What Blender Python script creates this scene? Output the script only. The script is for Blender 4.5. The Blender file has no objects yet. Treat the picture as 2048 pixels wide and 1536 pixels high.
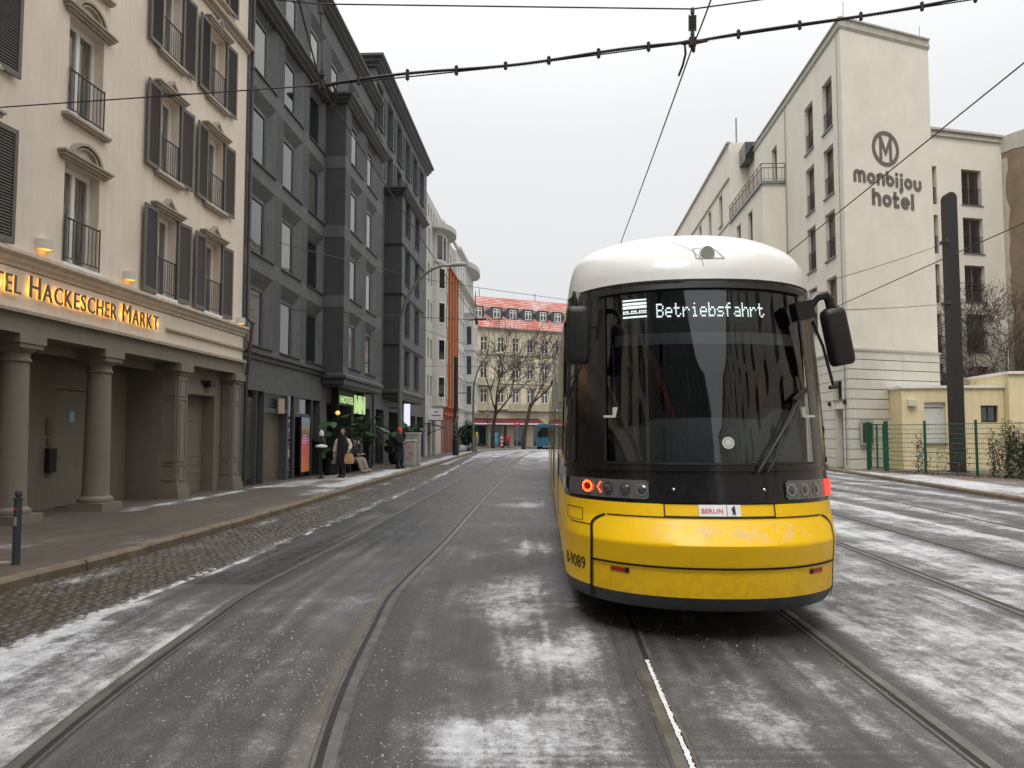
import bpy, bmesh, math, random
from mathutils import Vector, Matrix, noise
random.seed(7)
S = bpy.context.scene
C = S.collection
R = math.radians
V = Vector
# ------------------------------------------------------------------ materials
def lin(c):
    return tuple(((v/12.92) if v <= .04045 else ((v+.055)/1.055)**2.4) for v in c)
def srgb(r, g, b):
    return lin((r/255, g/255, b/255))
class NT:
    def __init__(s, name):
        s.m = bpy.data.materials.new(name); s.m.use_nodes = True
        s.t = s.m.node_tree; s.n = s.t.nodes; s.p = s.n['Principled BSDF']; s.out = s.n['Material Output']
    def add(s, typ, **kw):
        n = s.n.new(typ)
        for k, v in kw.items():
            if k in n.inputs.keys(): n.inputs[k].default_value = v
            else: setattr(n, k, v)
        return n
    def link(s, a, b): s.t.links.new(a, b)
    def noise(s, scale, detail=4, rough=.6, vec=None, stretch=None, coord='Object'):
        tc = s.add('ShaderNodeTexCoord'); o = tc.outputs[coord]
        if vec is not None: o = vec
        if stretch:
            mp = s.add('ShaderNodeMapping'); mp.inputs['Scale'].default_value = stretch
            s.link(o, mp.inputs['Vector']); o = mp.outputs[0]
        n = s.add('ShaderNodeTexNoise'); n.inputs['Scale'].default_value = scale
        n.inputs['Detail'].default_value = detail; n.inputs['Roughness'].default_value = rough
        s.link(o, n.inputs['Vector']); return n.outputs['Fac']
    def ramp(s, fac, stops):
        r = s.add('ShaderNodeValToRGB'); e = r.color_ramp.elements
        while len(e) < len(stops): e.new(.5)
        for q, (p, c) in zip(e, stops):
            q.position = p; q.color = (*c, 1) if not isinstance(c, (int, float)) else (c, c, c, 1)
        s.link(fac, r.inputs[0]); return r.outputs[0]
    def mix(s, f, a, b, mode='MIX'):
        m = s.add('ShaderNodeMix'); m.data_type = 'RGBA'; m.blend_type = mode
        for sock, val in ((m.inputs[0], f), (m.inputs[6], a), (m.inputs[7], b)):
            if hasattr(val, 'is_output'): s.link(val, sock)
            elif isinstance(val, (int, float)): sock.default_value = val if sock == m.inputs[0] else (val,)*3+(1,)
            else: sock.default_value = (*val, 1)
        return m.outputs[2]
    def math(s, op, a, b=0.0, c=None, clamp=False):
        m = s.add('ShaderNodeMath'); m.operation = op; m.use_clamp = clamp
        for i, val in enumerate((a, b, c)):
            if val is None: continue
            if hasattr(val, 'is_output'): s.link(val, m.inputs[i])
            else: m.inputs[i].default_value = val
        return m.outputs[0]
    def bump(s, h, strength=.3, dist=.01):
        b = s.add('ShaderNodeBump'); b.inputs['Strength'].default_value = strength
        b.inputs['Distance'].default_value = dist
        s.link(h, b.inputs['Height']); s.link(b.outputs[0], s.p.inputs['Normal']); return b
def M(name, col, rough=.7, metal=0., var=.12, scale=3., bump=0., bscale=60., streak=0., spec=.5, coat=0., emit=None, es=0.):
    t = NT(name); p = t.p
    p.inputs['Roughness'].default_value = rough; p.inputs['Metallic'].default_value = metal
    p.inputs['Specular IOR Level'].default_value = spec
    if coat: p.inputs['Coat Weight'].default_value = coat; p.inputs['Coat Roughness'].default_value = .08
    c = col
    if var:
        f = t.noise(scale, 5, .65)
        lo = tuple(v*(1-var) for v in col); hi = tuple(min(1, v*(1+var)) for v in col)
        c = t.ramp(f, [(.3, lo), (.7, hi)])
    if streak:
        f2 = t.noise(1.3, 6, .7, stretch=(5, 5, .35))
        k = t.ramp(f2, [(.35, 1-streak), (.62, 1.)])
        c = t.mix(1., c, k, 'MULTIPLY')
    if hasattr(c, 'is_output'): t.link(c, p.inputs['Base Color'])
    else: p.inputs['Base Color'].default_value = (*c, 1)
    if var and rough > .15:
        rr = t.ramp(t.noise(scale*2.3, 4), [(.3, max(.02, rough-.1)), (.7, min(1, rough+.1))])
        t.link(rr, p.inputs['Roughness'])
    if bump: t.bump(t.noise(bscale, 6, .7), bump, .02)
    if emit:
        p.inputs['Emission Color'].default_value = (*emit, 1); p.inputs['Emission Strength'].default_value = es
    return t.m
MT = {}
def mats():
    d = MT
    d['beige'] = M('beige_render', (.73, .64, .54), .85, var=.07, scale=.9, bump=.35, bscale=45, streak=.09)
    d['beigetrim'] = M('beige_trim', (.62, .55, .465), .8, var=.1, scale=4, streak=.18, bump=.1)
    d['browntrim'] = M('brown_trim', (.20, .165, .135), .7, var=.15, scale=4, streak=.1)
    d['taupe'] = M('taupe_paint', (.20, .175, .14), .75, var=.08, scale=2, bump=.12, bscale=50, streak=.08)
    d['taupedoor'] = M('taupe_door_paint', (.185, .165, .132), .55, var=.06, scale=3)
    d['shutter'] = M('shutter_paint', (.125, .117, .104), .6, var=.12, scale=6)
    d['slat'] = M('slat_paint', (.085, .075, .067), .65, var=.15, scale=8)
    d['white'] = M('white_paint', (.72, .72, .69), .5, var=.05, scale=5)
    d['iron'] = M('dark_iron', (.03, .03, .03), .5, var=.2, scale=10)
    d['grey'] = M('grey_render', (.118, .126, .132), .85, var=.12, scale=1.2, bump=.5, bscale=30, streak=.22)
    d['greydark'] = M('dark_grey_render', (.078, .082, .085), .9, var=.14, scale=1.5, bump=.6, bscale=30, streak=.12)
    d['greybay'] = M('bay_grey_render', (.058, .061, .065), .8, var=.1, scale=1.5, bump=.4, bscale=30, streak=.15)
    d['greytrim'] = M('grey_trim', (.052, .053, .054), .55, var=.15, scale=3, streak=.15)
    d['fascia'] = M('fascia_grey', (.072, .077, .082), .6, var=.08, scale=2, bump=.1)
    d['frame'] = M('window_frame_dark', (.022, .025, .03), .4, var=.1)
    d['bluegrey'] = M('blue_grey_steel', (.045, .055, .065), .4, var=.12, scale=3)
    d['zinc'] = M('zinc_sheet', (.22, .24, .24), .45, .6, var=.15)
    d['downpipe'] = M('downpipe_brown', (.045, .04, .038), .5, var=.15)
    d['cream'] = M('cream_render', (.67, .63, .54), .85, var=.06, scale=.8, bump=.3, bscale=40, streak=.035)
    d['creamlow'] = M('cream_base_render', (.58, .56, .49), .85, var=.07, scale=1.2, bump=.3, bscale=40, streak=.1)
    d['creamtrim'] = M('cream_trim', (.42, .40, .34), .8, var=.12, scale=3, streak=.2)
    d['groove'] = M('groove_mortar', (.12, .115, .10), .9, var=.1)  # dark colour of the joint sheet between the gable's base courses
    d['brownwall'] = M('bare_brown_wall', (.225, .165, .11), .95, var=.2, scale=.9, bump=.5, bscale=20, streak=.12)
    d['yellowwall'] = M('yellow_render', (.76, .65, .40), .85, var=.06, scale=1.5, bump=.3, streak=.12)
    d['yellowbldg'] = M('pale_yellow_stucco', (.64, .58, .42), .85, var=.1, scale=.7, bump=.2, bscale=10, streak=.15)
    d['yellowtrim'] = M('yellow_stucco_trim', (.42, .38, .28), .85, var=.15, scale=2, streak=.25)
    d['orange'] = M('orange_brick', (.33, .075, .028), .85, var=.25, scale=6, bump=.3, bscale=25)
    d['orangel'] = M('light_orange_brick', (.40, .15, .065), .85, var=.25, scale=5, bump=.3, bscale=25)
    d['whitewall'] = M('white_render', (.50, .485, .45), .85, var=.08, scale=.8, streak=.2)
    d['stucco'] = M('white_stucco', (.58, .58, .57), .8, var=.08, scale=1.5, streak=.15)
    d['roofsnow'] = None
    d['slate'] = M('dark_slate', (.06, .065, .07), .6, var=.2, scale=6)
    d['maroon'] = M('maroon_awning', (.10, .010, .02), .8, var=.15)
    d['tyellow'] = M('tram_yellow', (.95, .575, .004), .42, var=.03, scale=4, coat=.12, streak=.04, spec=.35)
    d['twhite'] = M('tram_white', (.74, .73, .70), .35, var=.04, scale=2, coat=.3, streak=.05)
    d['tblack'] = M('tram_black', (.010, .010, .011), .22, var=.1, scale=5, coat=.3)
    d['tskirt'] = M('tram_skirt_rubber', (.075, .078, .082), .6, var=.2, scale=6)
    d['seam'] = M('seam_black', (.006, .006, .006), .7, var=0)
    d['mirror'] = M('mirror_plastic', (.014, .015, .016), .42, var=.1, scale=9, bump=.15, bscale=200)
    d['interior'] = M('cab_interior', (.03, .032, .033), .7, var=.2, scale=6)
    d['console'] = M('cab_console', (.50, .56, .57), .55, var=.15, scale=4)
    d['redbar'] = M('red_rail', (.40, .05, .02), .4, var=.1)
    d['lampglass'] = M('lamp_housing', (.13, .13, .135), .25, .2, var=.1, coat=.5)
    d['chrome'] = M('chrome', (.5, .5, .5), .15, .95, var=0)
    d['lens'] = M('lens_dark', (.12, .12, .12), .1, .6, var=0, coat=.6)
    d['redlamp'] = M('red_lamp', (.6, .02, .015), .3, var=0, emit=(1, .03, .02), es=1.6)
    d['led'] = M('led_orange', (.8, .1, .02), .4, var=0, emit=(1, .10, .02), es=4.)
    d['reflector'] = M('red_reflector', (.35, .02, .015), .25, var=.1)
    d['ledwhite'] = M('led_white', (.8, .85, .85), .4, var=0, emit=(.88, 1, .97), es=1.5)
    d['signwhite'] = M('sign_white', (.8, .8, .8), .4, var=.02)
    d['signred'] = M('sign_red', (.6, .02, .04), .5, var=0)
    d['black'] = M('black_paint', (.012, .012, .013), .5, var=.05)
    d['steel'] = M('rail_steel', (.15, .147, .14), .38, .45, var=.35, scale=3)
    d['railedge'] = M('rail_sealing_strip', (.075, .07, .062), .75, var=.45, scale=7, bump=.5)
    d['railgroove'] = M('rail_groove', (.012, .011, .01), .7, var=.2)
    d['polegreen'] = M('lamp_post_green', (.11, .12, .085), .5, var=.15, scale=5)
    d['lamphead'] = M('lamp_head_grey', (.28, .29, .25), .5, var=.1)
    d['blackpole'] = M('black_pole', (.014, .013, .012), .5, var=.25, scale=5, bump=.1)
    d['greypole'] = M('pole_grey', (.06, .058, .055), .5, var=.2, scale=5)
    d['wire'] = M('wire_dark', (.022, .020, .019), .5, .3, var=.1)
    d['rust'] = M('fitting_rust', (.045, .032, .026), .7, .3, var=.3, scale=30)
    d['fence'] = M('fence_green', (.008, .075, .045), .45, var=.15)
    d['bark'] = M('bark', (.045, .035, .028), .9, var=.3, scale=8, bump=.5)
    d['twig'] = M('twig', (.055, .038, .035), .9, var=.2)
    d['leaf'] = M('leaf_green', (.028, .072, .02), .45, var=.4, scale=9)
    d['darkleaf'] = M('dark_leaf', (.012, .035, .014), .5, var=.4, scale=9)
    d['dryleaf'] = M('dry_leaf', (.11, .065, .055), .8, var=.4, scale=9)
    d['ivy'] = M('ivy_leaf', (.045, .05, .022), .6, var=.5, scale=9)
    d['granite'] = M('kerb_granite', (.155, .12, .08), .8, var=.3, scale=5, bump=.5, bscale=30)
    d['glow'] = M('glow_amber', (.9, .5, .1), .5, var=0, emit=(1, .50, .07), es=1.0)
    d['lampcream'] = M('lamp_cream', (.60, .57, .50), .4, var=.05)
    d['bronze'] = M('bronze_letter', (.16, .12, .07), .5, .3, var=.1)
    d['neon'] = M('neon_green', (.6, .8, .4), .4, var=0, emit=(.42, .60, .26), es=.6)
    d['lilac'] = M('lilac_lamp', (.6, .6, .8), .4, var=0, emit=(.62, .60, .88), es=.8)
    d['skin'] = M('skin', (.50, .28, .20), .55, var=.05)
    d['cream_coat'] = M('cream_coat', (.55, .51, .43), .85, var=.08)
    d['blackcloth'] = M('black_cloth', (.012, .012, .016), .85, var=.2)
    d['navy'] = M('navy_cloth', (.012, .016, .03), .85, var=.2)
    d['tanbag'] = M('tan_bag', (.52, .30, .16), .7, var=.1)
    d['redhat'] = M('red_knit', (.70, .06, .025), .85, var=.1)
    d['greige'] = M('grey_beige_cloth', (.30, .25, .21), .85, var=.1)
    d['brownhair'] = M('brown_hair', (.06, .035, .02), .7, var=.2)
    d['darkhair'] = M('dark_hair', (.012, .010, .009), .6, var=.2)
    d['yellowcloth'] = M('yellow_cloth', (.60, .42, .06), .85, var=.1)
    d['cabinet'] = M('cabinet_grey', (.36, .37, .33), .7, var=.2, scale=6, streak=.2)
    d['graf_pink'] = M('graffiti_pink', (.55, .2, .22), .7, var=.2)
    d['graf_dark'] = M('graffiti_dark', (.03, .03, .06), .7, var=.2)
    d['teal'] = M('teal_notice', (.09, .30, .34), .5, var=.05)
    d['blue'] = M('blue_paint', (.012, .11, .17), .45, var=.1)
    d['aboard'] = M('aboard_blue', (.09, .33, .55), .5, var=.05)
    d['pinkposter'] = M('poster_pink', (.75, .22, .22), .5, var=.1)
    d['orangeposter'] = M('poster_orange', (.80, .30, .12), .5, var=.1)
    d['skyposter'] = M('poster_sky', (.22, .34, .48), .5, var=.3, scale=2)
    d['sandposter'] = M('poster_sand', (.42, .28, .16), .5, var=.3, scale=4)
    d['browndoor'] = M('brown_door', (.115, .095, .07), .45, var=.1, scale=2, streak=.1)
    d['paper'] = M('paper_brown', (.35, .27, .18), .7, var=.05)
    d['sticker'] = M('sticker_pale', (.55, .57, .50), .5, var=.05)
    d['soil'] = M('soil_litter', (.06, .045, .032), .95, var=.4, scale=12, bump=.8)
    d['decal'] = M('mural_brown', (.13, .115, .095), .85, var=.08)
    d['snowmat'] = M('snow_heap', (.72, .73, .76), .8, var=.08, scale=12, bump=.4)
    d['railsnow'] = M('rail_snow', (.7, .7, .71), .8, var=.35, scale=30, bump=.5)
    d['icecrumb'] = M('ice_crumb', (.36, .36, .36), .6, var=.4, scale=20)
    d['concrete'] = M('concrete', (.30, .29, .27), .85, var=.15, scale=4, bump=.3)
    # window glass: reflective, dark room behind
    t = NT('window_glass'); t.p.inputs['Base Color'].default_value = (.012, .014, .016, 1)
    t.p.inputs['Roughness'].default_value = .03; t.p.inputs['IOR'].default_value = 1.9
    t.bump(t.noise(1.2, 2), .12, .02)
    d['glass'] = t.m
    t = NT('window_glass_curtain')
    c = t.ramp(t.noise(3, 3, .5, stretch=(6, 1, .4)), [(.4, (.05, .05, .045)), (.65, (.20, .19, .16))])
    t.link(c, t.p.inputs['Base Color']); t.p.inputs['Roughness'].default_value = .05; t.p.inputs['IOR'].default_value = 1.9
    d['glasscurtain'] = t.m
    # tinted tram glass
    t = NT('tram_glass')
    g = t.add('ShaderNodeBsdfGlossy'); g.inputs['Roughness'].default_value = .02; g.inputs['Color'].default_value = (.9, .93, .95, 1)
    tr = t.add('ShaderNodeBsdfTransparent'); tr.inputs['Color'].default_value = (.60, .63, .63, 1)
    fr = t.add('ShaderNodeFresnel'); fr.inputs['IOR'].default_value = 1.75
    mx = t.add('ShaderNodeMixShader'); t.link(fr.outputs[0], mx.inputs[0]); t.link(tr.outputs[0], mx.inputs[1]); t.link(g.outputs[0], mx.inputs[2])
    t.link(mx.outputs[0], t.out.inputs['Surface'])
    bb = t.add('ShaderNodeBump'); bb.inputs['Strength'].default_value = .05; bb.inputs['Distance'].default_value = .02
    t.link(t.noise(2.2, 2, .5, stretch=(3, 1, .5)), bb.inputs['Height']); t.link(bb.outputs[0], g.inputs['Normal'])
    d['tglass'] = t.m
    # clay tile roof with snow lying in the courses
    t = NT('tile_roof_snow')
    tc = t.add('ShaderNodeTexCoord'); sp = t.add('ShaderNodeSeparateXYZ'); t.link(tc.outputs['Object'], sp.inputs[0])
    w = t.math('FRACT', t.math('MULTIPLY', sp.outputs[2], 3.4))
    n = t.noise(1.6, 6, .7, stretch=(.5, .5, 1))
    n2 = t.noise(.35, 3, .5)
    k = t.math('ADD', w, t.math('ADD', t.math('MULTIPLY', n, 1.2), t.math('MULTIPLY', n2, 1.2)))
    f = t.ramp(k, [(.0, 0.), (1., 1.)])
    r = t.add('ShaderNodeMapRange'); r.inputs[1].default_value = 1.70; r.inputs[2].default_value = 2.2
    t.link(k, r.inputs[0])
    base = t.ramp(t.noise(5, 4), [(.3, (.27, .048, .025)), (.7, (.40, .09, .05))])
    c = t.mix(r.outputs[0], base, (.50, .47, .47))
    t.link(c, t.p.inputs['Base Color']); t.p.inputs['Roughness'].default_value = .85
    d['roofsnow'] = t.m
    # ---- street surface: asphalt, wet patches, trodden snow (vertex layer 'snow' gives how much lies where)
    def snowy(name, dry, damp, stretch, rough_dry=.75, rough_wet=.3, grain=140, dark=(.035, .034, .033), slabs=False):
        t = NT(name)
        at = t.add('ShaderNodeAttribute'); at.attribute_name = 'snow'
        sp = t.add('ShaderNodeSeparateColor'); t.link(at.outputs['Color'], sp.inputs[0])
        a = sp.outputs[0]; wet = sp.outputs[1]; brown = sp.outputs[2]
        n1 = t.noise(1.1, 8, .62, stretch=stretch)
        n2 = t.noise(7., 8, .75, stretch=stretch)
        n3 = t.noise(grain, 3, .8)
        n4 = t.noise(24, 6, .8)
        k = t.math('ADD', t.math('MULTIPLY', n1, .85), t.math('ADD', t.math('MULTIPLY', n2, .65), t.math('ADD', t.math('MULTIPLY', n4, .75), t.math('MULTIPLY', n3, .65))))
        ns = t.noise(2.4, 5, .6, stretch=(5.5, .22, 1))
        k = t.math('ADD', k, t.math('MULTIPLY', t.math('SUBTRACT', ns, .5), .14))
        k = t.math('SUBTRACT', k, 1.45)
        k = t.math('ADD', k, t.math('SUBTRACT', a, .5))
        mr = t.add('ShaderNodeMapRange'); mr.interpolation_type = 'SMOOTHSTEP'
        mr.inputs[1].default_value = -.08; mr.inputs[2].default_value = .26; t.link(k, mr.inputs[0])
        sn = mr.outputs[0]
        mf = t.add('ShaderNodeMapRange'); mf.interpolation_type = 'SMOOTHSTEP'; mf.inputs[1].default_value = -.34; mf.inputs[2].default_value = .16; mf.inputs[4].default_value = .36; t.link(k, mf.inputs[0])
        film = t.math('MULTIPLY', mf.outputs[0], t.math('SUBTRACT', 1, t.math('MULTIPLY', wet, .75)))
        # asphalt colour
        g = t.ramp(n3, [(.34, tuple(v*.8 for v in dark)), (.52, dry), (.68, tuple(v*2.3 for v in dry))])
        big = t.ramp(t.noise(.8, 6, .7, stretch=(1, .45, 1)), [(.3, .62), (.7, 1.25)])
        g = t.mix(1., g, big, 'MULTIPLY')
        g = t.mix(1., g, t.ramp(ns, [(.3, .86), (.5, 1.), (.72, 1.2)]), 'MULTIPLY')
        g = t.mix(wet, g, damp)
        spk = t.math('ADD', t.noise(75, 2, .6), t.math('MULTIPLY', t.math('SUBTRACT', n1, .5), .25))
        g = t.mix(t.ramp(spk, [(.62, 0.), (.68, .75)]), g, (.30, .30, .30))
        g = t.mix(t.math('MULTIPLY', brown, .8), g, (.115, .09, .06))
        if slabs:
            bt = t.add('ShaderNodeTexBrick'); tc2 = t.add('ShaderNodeTexCoord'); t.link(tc2.outputs['Object'], bt.inputs['Vector'])
            bt.inputs['Scale'].default_value = 1.0; bt.inputs['Brick Width'].default_value = .5; bt.inputs['Row Height'].default_value = .5; bt.inputs['Mortar Size'].default_value = .008; bt.inputs['Mortar Smooth'].default_value = .3
            bt.inputs['Color1'].default_value = (1, 1, 1, 1); bt.inputs['Color2'].default_value = (.84, .84, .84, 1); bt.inputs['Mortar'].default_value = (.45, .43, .4, 1)
            g = t.mix(1., g, bt.outputs['Color'], 'MULTIPLY')
        g = t.mix(film, g, (.33, .33, .34))
        sc = t.ramp(t.math('ADD', t.math('MULTIPLY', n2, .6), t.math('MULTIPLY', n3, .4)), [(.34, (.25, .255, .265)), (.62, (.62, .625, .65))])
        sc = t.mix(t.math('MULTIPLY', brown, .5), sc, (.45, .38, .28))
        col = t.mix(sn, g, sc)
        t.link(col, t.p.inputs['Base Color'])
        ro = t.mix(wet, t.ramp(n4, [(.3, rough_dry-.18), (.7, rough_dry+.1)]), t.ramp(n2, [(.35, rough_wet-.1), (.65, rough_wet+.25)]))
        ro = t.mix(sn, ro, .85)
        t.link(ro, t.p.inputs['Roughness'])
        h = t.math('ADD', t.math('MULTIPLY', n3, .35), t.math('MULTIPLY', sn, t.math('ADD', .9, n4)))
        t.bump(h, .55, .012)
        return t.m
    d['road'] = snowy('asphalt_snow', (.060, .058, .058), (.030, .030, .032), (1.1, .75, 1))
    d['pave'] = snowy('paving_snow', (.092, .074, .060), (.050, .041, .034), (1.2, .6, 1), .8, .4, 90, (.06, .052, .046), slabs=True)
    d['cobble'] = snowy('cobble_snow', (.036, .028, .019), (.019, .015, .010), (2, 1.2, 1), .6, .25, 110, (.02, .016, .012))
    d['verge'] = snowy('verge_snow', (.11, .085, .065), (.05, .04, .03), (.8, .9, 1), .9, .6, 60, (.04, .03, .022))
mats()
# ------------------------------------------------------------------ mesh builder
class MB:
    def __init__(s): s.v = []; s.f = []; s.mi = []; s.cur = 0
    def quad(s, *p):
        n = len(s.v); s.v += [tuple(q) for q in p]; s.f.append(tuple(range(n, n+len(p)))); s.mi.append(s.cur)
    def box(s, x0, x1, y0, y1, z0, z1):
        n = len(s.v)
        s.v += [(x0,y0,z0),(x1,y0,z0),(x1,y1,z0),(x0,y1,z0),(x0,y0,z1),(x1,y0,z1),(x1,y1,z1),(x0,y1,z1)]
        for f in ((0,3,2,1),(4,5,6,7),(0,1,5,4),(1,2,6,5),(2,3,7,6),(3,0,4,7)):
            s.f.append(tuple(n+i for i in f)); s.mi.append(s.cur)
    def tube(s, pts, r, n=8, cap=True):
        pts = [V(p) for p in pts]; m = len(pts); rs = r if isinstance(r, (list, tuple)) else [r]*m
        base = len(s.v); up0 = None
        for i, p in enumerate(pts):
            d = (pts[min(i+1, m-1)]-pts[max(i-1, 0)]).normalized()
            ref = up0 if up0 is not None else (V((0,0,1)) if abs(d.z) < .9 else V((1,0,0)))
            a = d.cross(ref)
            if a.length < 1e-5: a = d.cross(V((0,1,0)))
            a.normalize(); b = a.cross(d).normalized(); up0 = b
            for k in range(n):
                t = 2*math.pi*k/n; s.v.append(tuple(p+(a*math.cos(t)+b*math.sin(t))*rs[i]))
        for i in range(m-1):
            for k in range(n):
                k2 = (k+1) % n
                s.f.append((base+i*n+k, base+(i+1)*n+k, base+(i+1)*n+k2, base+i*n+k2)); s.mi.append(s.cur)
        if cap:
            s.f.append(tuple(base+k for k in range(n))); s.mi.append(s.cur)
            s.f.append(tuple(base+(m-1)*n+k for k in reversed(range(n)))); s.mi.append(s.cur)
    def lathe(s, prof, c=(0,0,0), n=20, sx=1, sy=1, cap=True):
        base = len(s.v); m = len(prof)
        for r, z in prof:
            for k in range(n):
                t = 2*math.pi*k/n; s.v.append((c[0]+r*math.cos(t)*sx, c[1]+r*math.sin(t)*sy, c[2]+z))
        for i in range(m-1):
            for k in range(n):
                k2 = (k+1) % n
                s.f.append((base+i*n+k, base+i*n+k2, base+(i+1)*n+k2, base+(i+1)*n+k)); s.mi.append(s.cur)
        if cap:
            s.f.append(tuple(base+k for k in reversed(range(n)))); s.mi.append(s.cur)
            s.f.append(tuple(base+(m-1)*n+k for k in range(n))); s.mi.append(s.cur)
    def prism(s, poly, d0, d1, plane='xz'):
        """poly 2D, extruded along the third axis from d0 to d1"""
        def P(a, b, d): return (a, d, b) if plane == 'xz' else ((d, a, b) if plane == 'yz' else (a, b, d))
        n = len(s.v); k = len(poly)
        s.v += [P(a, b, d0) for a, b in poly]+[P(a, b, d1) for a, b in poly]
        s.f.append(tuple(n+i for i in range(k))); s.mi.append(s.cur)
        s.f.append(tuple(n+k+i for i in reversed(range(k)))); s.mi.append(s.cur)
        for i in range(k):
            j = (i+1) % k; s.f.append((n+j, n+i, n+k+i, n+k+j)); s.mi.append(s.cur)
    def grid(s, P):
        base = len(s.v); a = len(P); b = len(P[0])
        for row in P: s.v += [tuple(q) for q in row]
        for i in range(a-1):
            for j in range(b-1):
                s.f.append((base+i*b+j, base+i*b+j+1, base+(i+1)*b+j+1, base+(i+1)*b+j)); s.mi.append(s.cur)
    def mesh(s, name, mat, smooth=False, fix=True):
        me = bpy.data.meshes.new(name); me.from_pydata(s.v, [], s.f)
        for m in (mat if isinstance(mat, (list, tuple)) else [mat]): me.materials.append(MT[m] if isinstance(m, str) else m)
        me.polygons.foreach_set('material_index', s.mi)
        if fix:
            bm = bmesh.new(); bm.from_mesh(me); bmesh.ops.recalc_face_normals(bm, faces=bm.faces); bm.to_mesh(me); bm.free()
        if smooth:
            me.polygons.foreach_set('use_smooth', [True]*len(me.polygons))
            try: me.set_sharp_from_angle(angle=R(38))
            except Exception: pass
        me.update(); return me
    def build(s, name, mat, parent=None, smooth=False, loc=None, rz=None, fix=True):
        return link(name, s.mesh(name, mat, smooth, fix), parent, loc, rz)
def link(name, me, parent=None, loc=None, rz=None):
    o = bpy.data.objects.new(name, me); C.objects.link(o)
    if parent is not None: o.parent = parent
    if loc is not None: o.location = loc
    if rz is not None: o.rotation_euler = (0, 0, rz)
    return o
def tag(o, label=None, cat=None, group=None, kind=None):
    if label: o['label'] = label
    if cat: o['category'] = cat
    if group: o['group'] = group
    if kind: o['kind'] = kind
    return o
def thing(name, label, cat, loc=(0,0,0), rz=0, group=None):
    o = bpy.data.objects.new(name, None); o.empty_display_size = .2; C.objects.link(o)
    o.location = loc; o.rotation_euler = (0,0,rz)
    return tag(o, label, cat, group)
def bevel(o, w, seg=2):
    m = o.modifiers.new('bevel', 'BEVEL'); m.width = w; m.segments = seg; m.limit_method = 'ANGLE'; return o
def text_mesh(s, size=1., extrude=.01, offset=0., align='LEFT', space=1.0):
    cu = bpy.data.curves.new('txt', 'FONT'); cu.body = s; cu.size = size; cu.extrude = extrude; cu.offset = offset
    cu.align_x = align; cu.space_character = space; cu.resolution_u = 3
    o = bpy.data.objects.new('txt', cu); C.objects.link(o)
    dg = bpy.context.evaluated_depsgraph_get(); dg.update()
    me = bpy.data.meshes.new_from_object(o.evaluated_get(dg)); bpy.data.objects.remove(o); bpy.data.curves.remove(cu)
    return me
def xform(me, f):
    for v in me.vertices: v.co = f(v.co)
    me.update(); return me
def interp(pts, t):
    if t <= pts[0][0]:
        (a, b), (c, d) = pts[0], pts[1]; return b+(d-b)*(t-a)/(c-a)
    if t >= pts[-1][0]:
        (a, b), (c, d) = pts[-2], pts[-1]; return b+(d-b)*(t-a)/(c-a)
    for i in range(len(pts)-1):
        if pts[i][0] <= t <= pts[i+1][0]:
            p0 = pts[max(i-1, 0)]; p1 = pts[i]; p2 = pts[i+1]; p3 = pts[min(i+2, len(pts)-1)]
            h = p2[0]-p1[0]; u = (t-p1[0])/h
            m1 = (p2[1]-p0[1])/(p2[0]-p0[0])*h; m2 = (p3[1]-p1[1])/(p3[0]-p1[0])*h
            return (2*u**3-3*u*u+1)*p1[1]+(u**3-2*u*u+u)*m1+(-2*u**3+3*u*u)*p2[1]+(u**3-u*u)*m2
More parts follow.
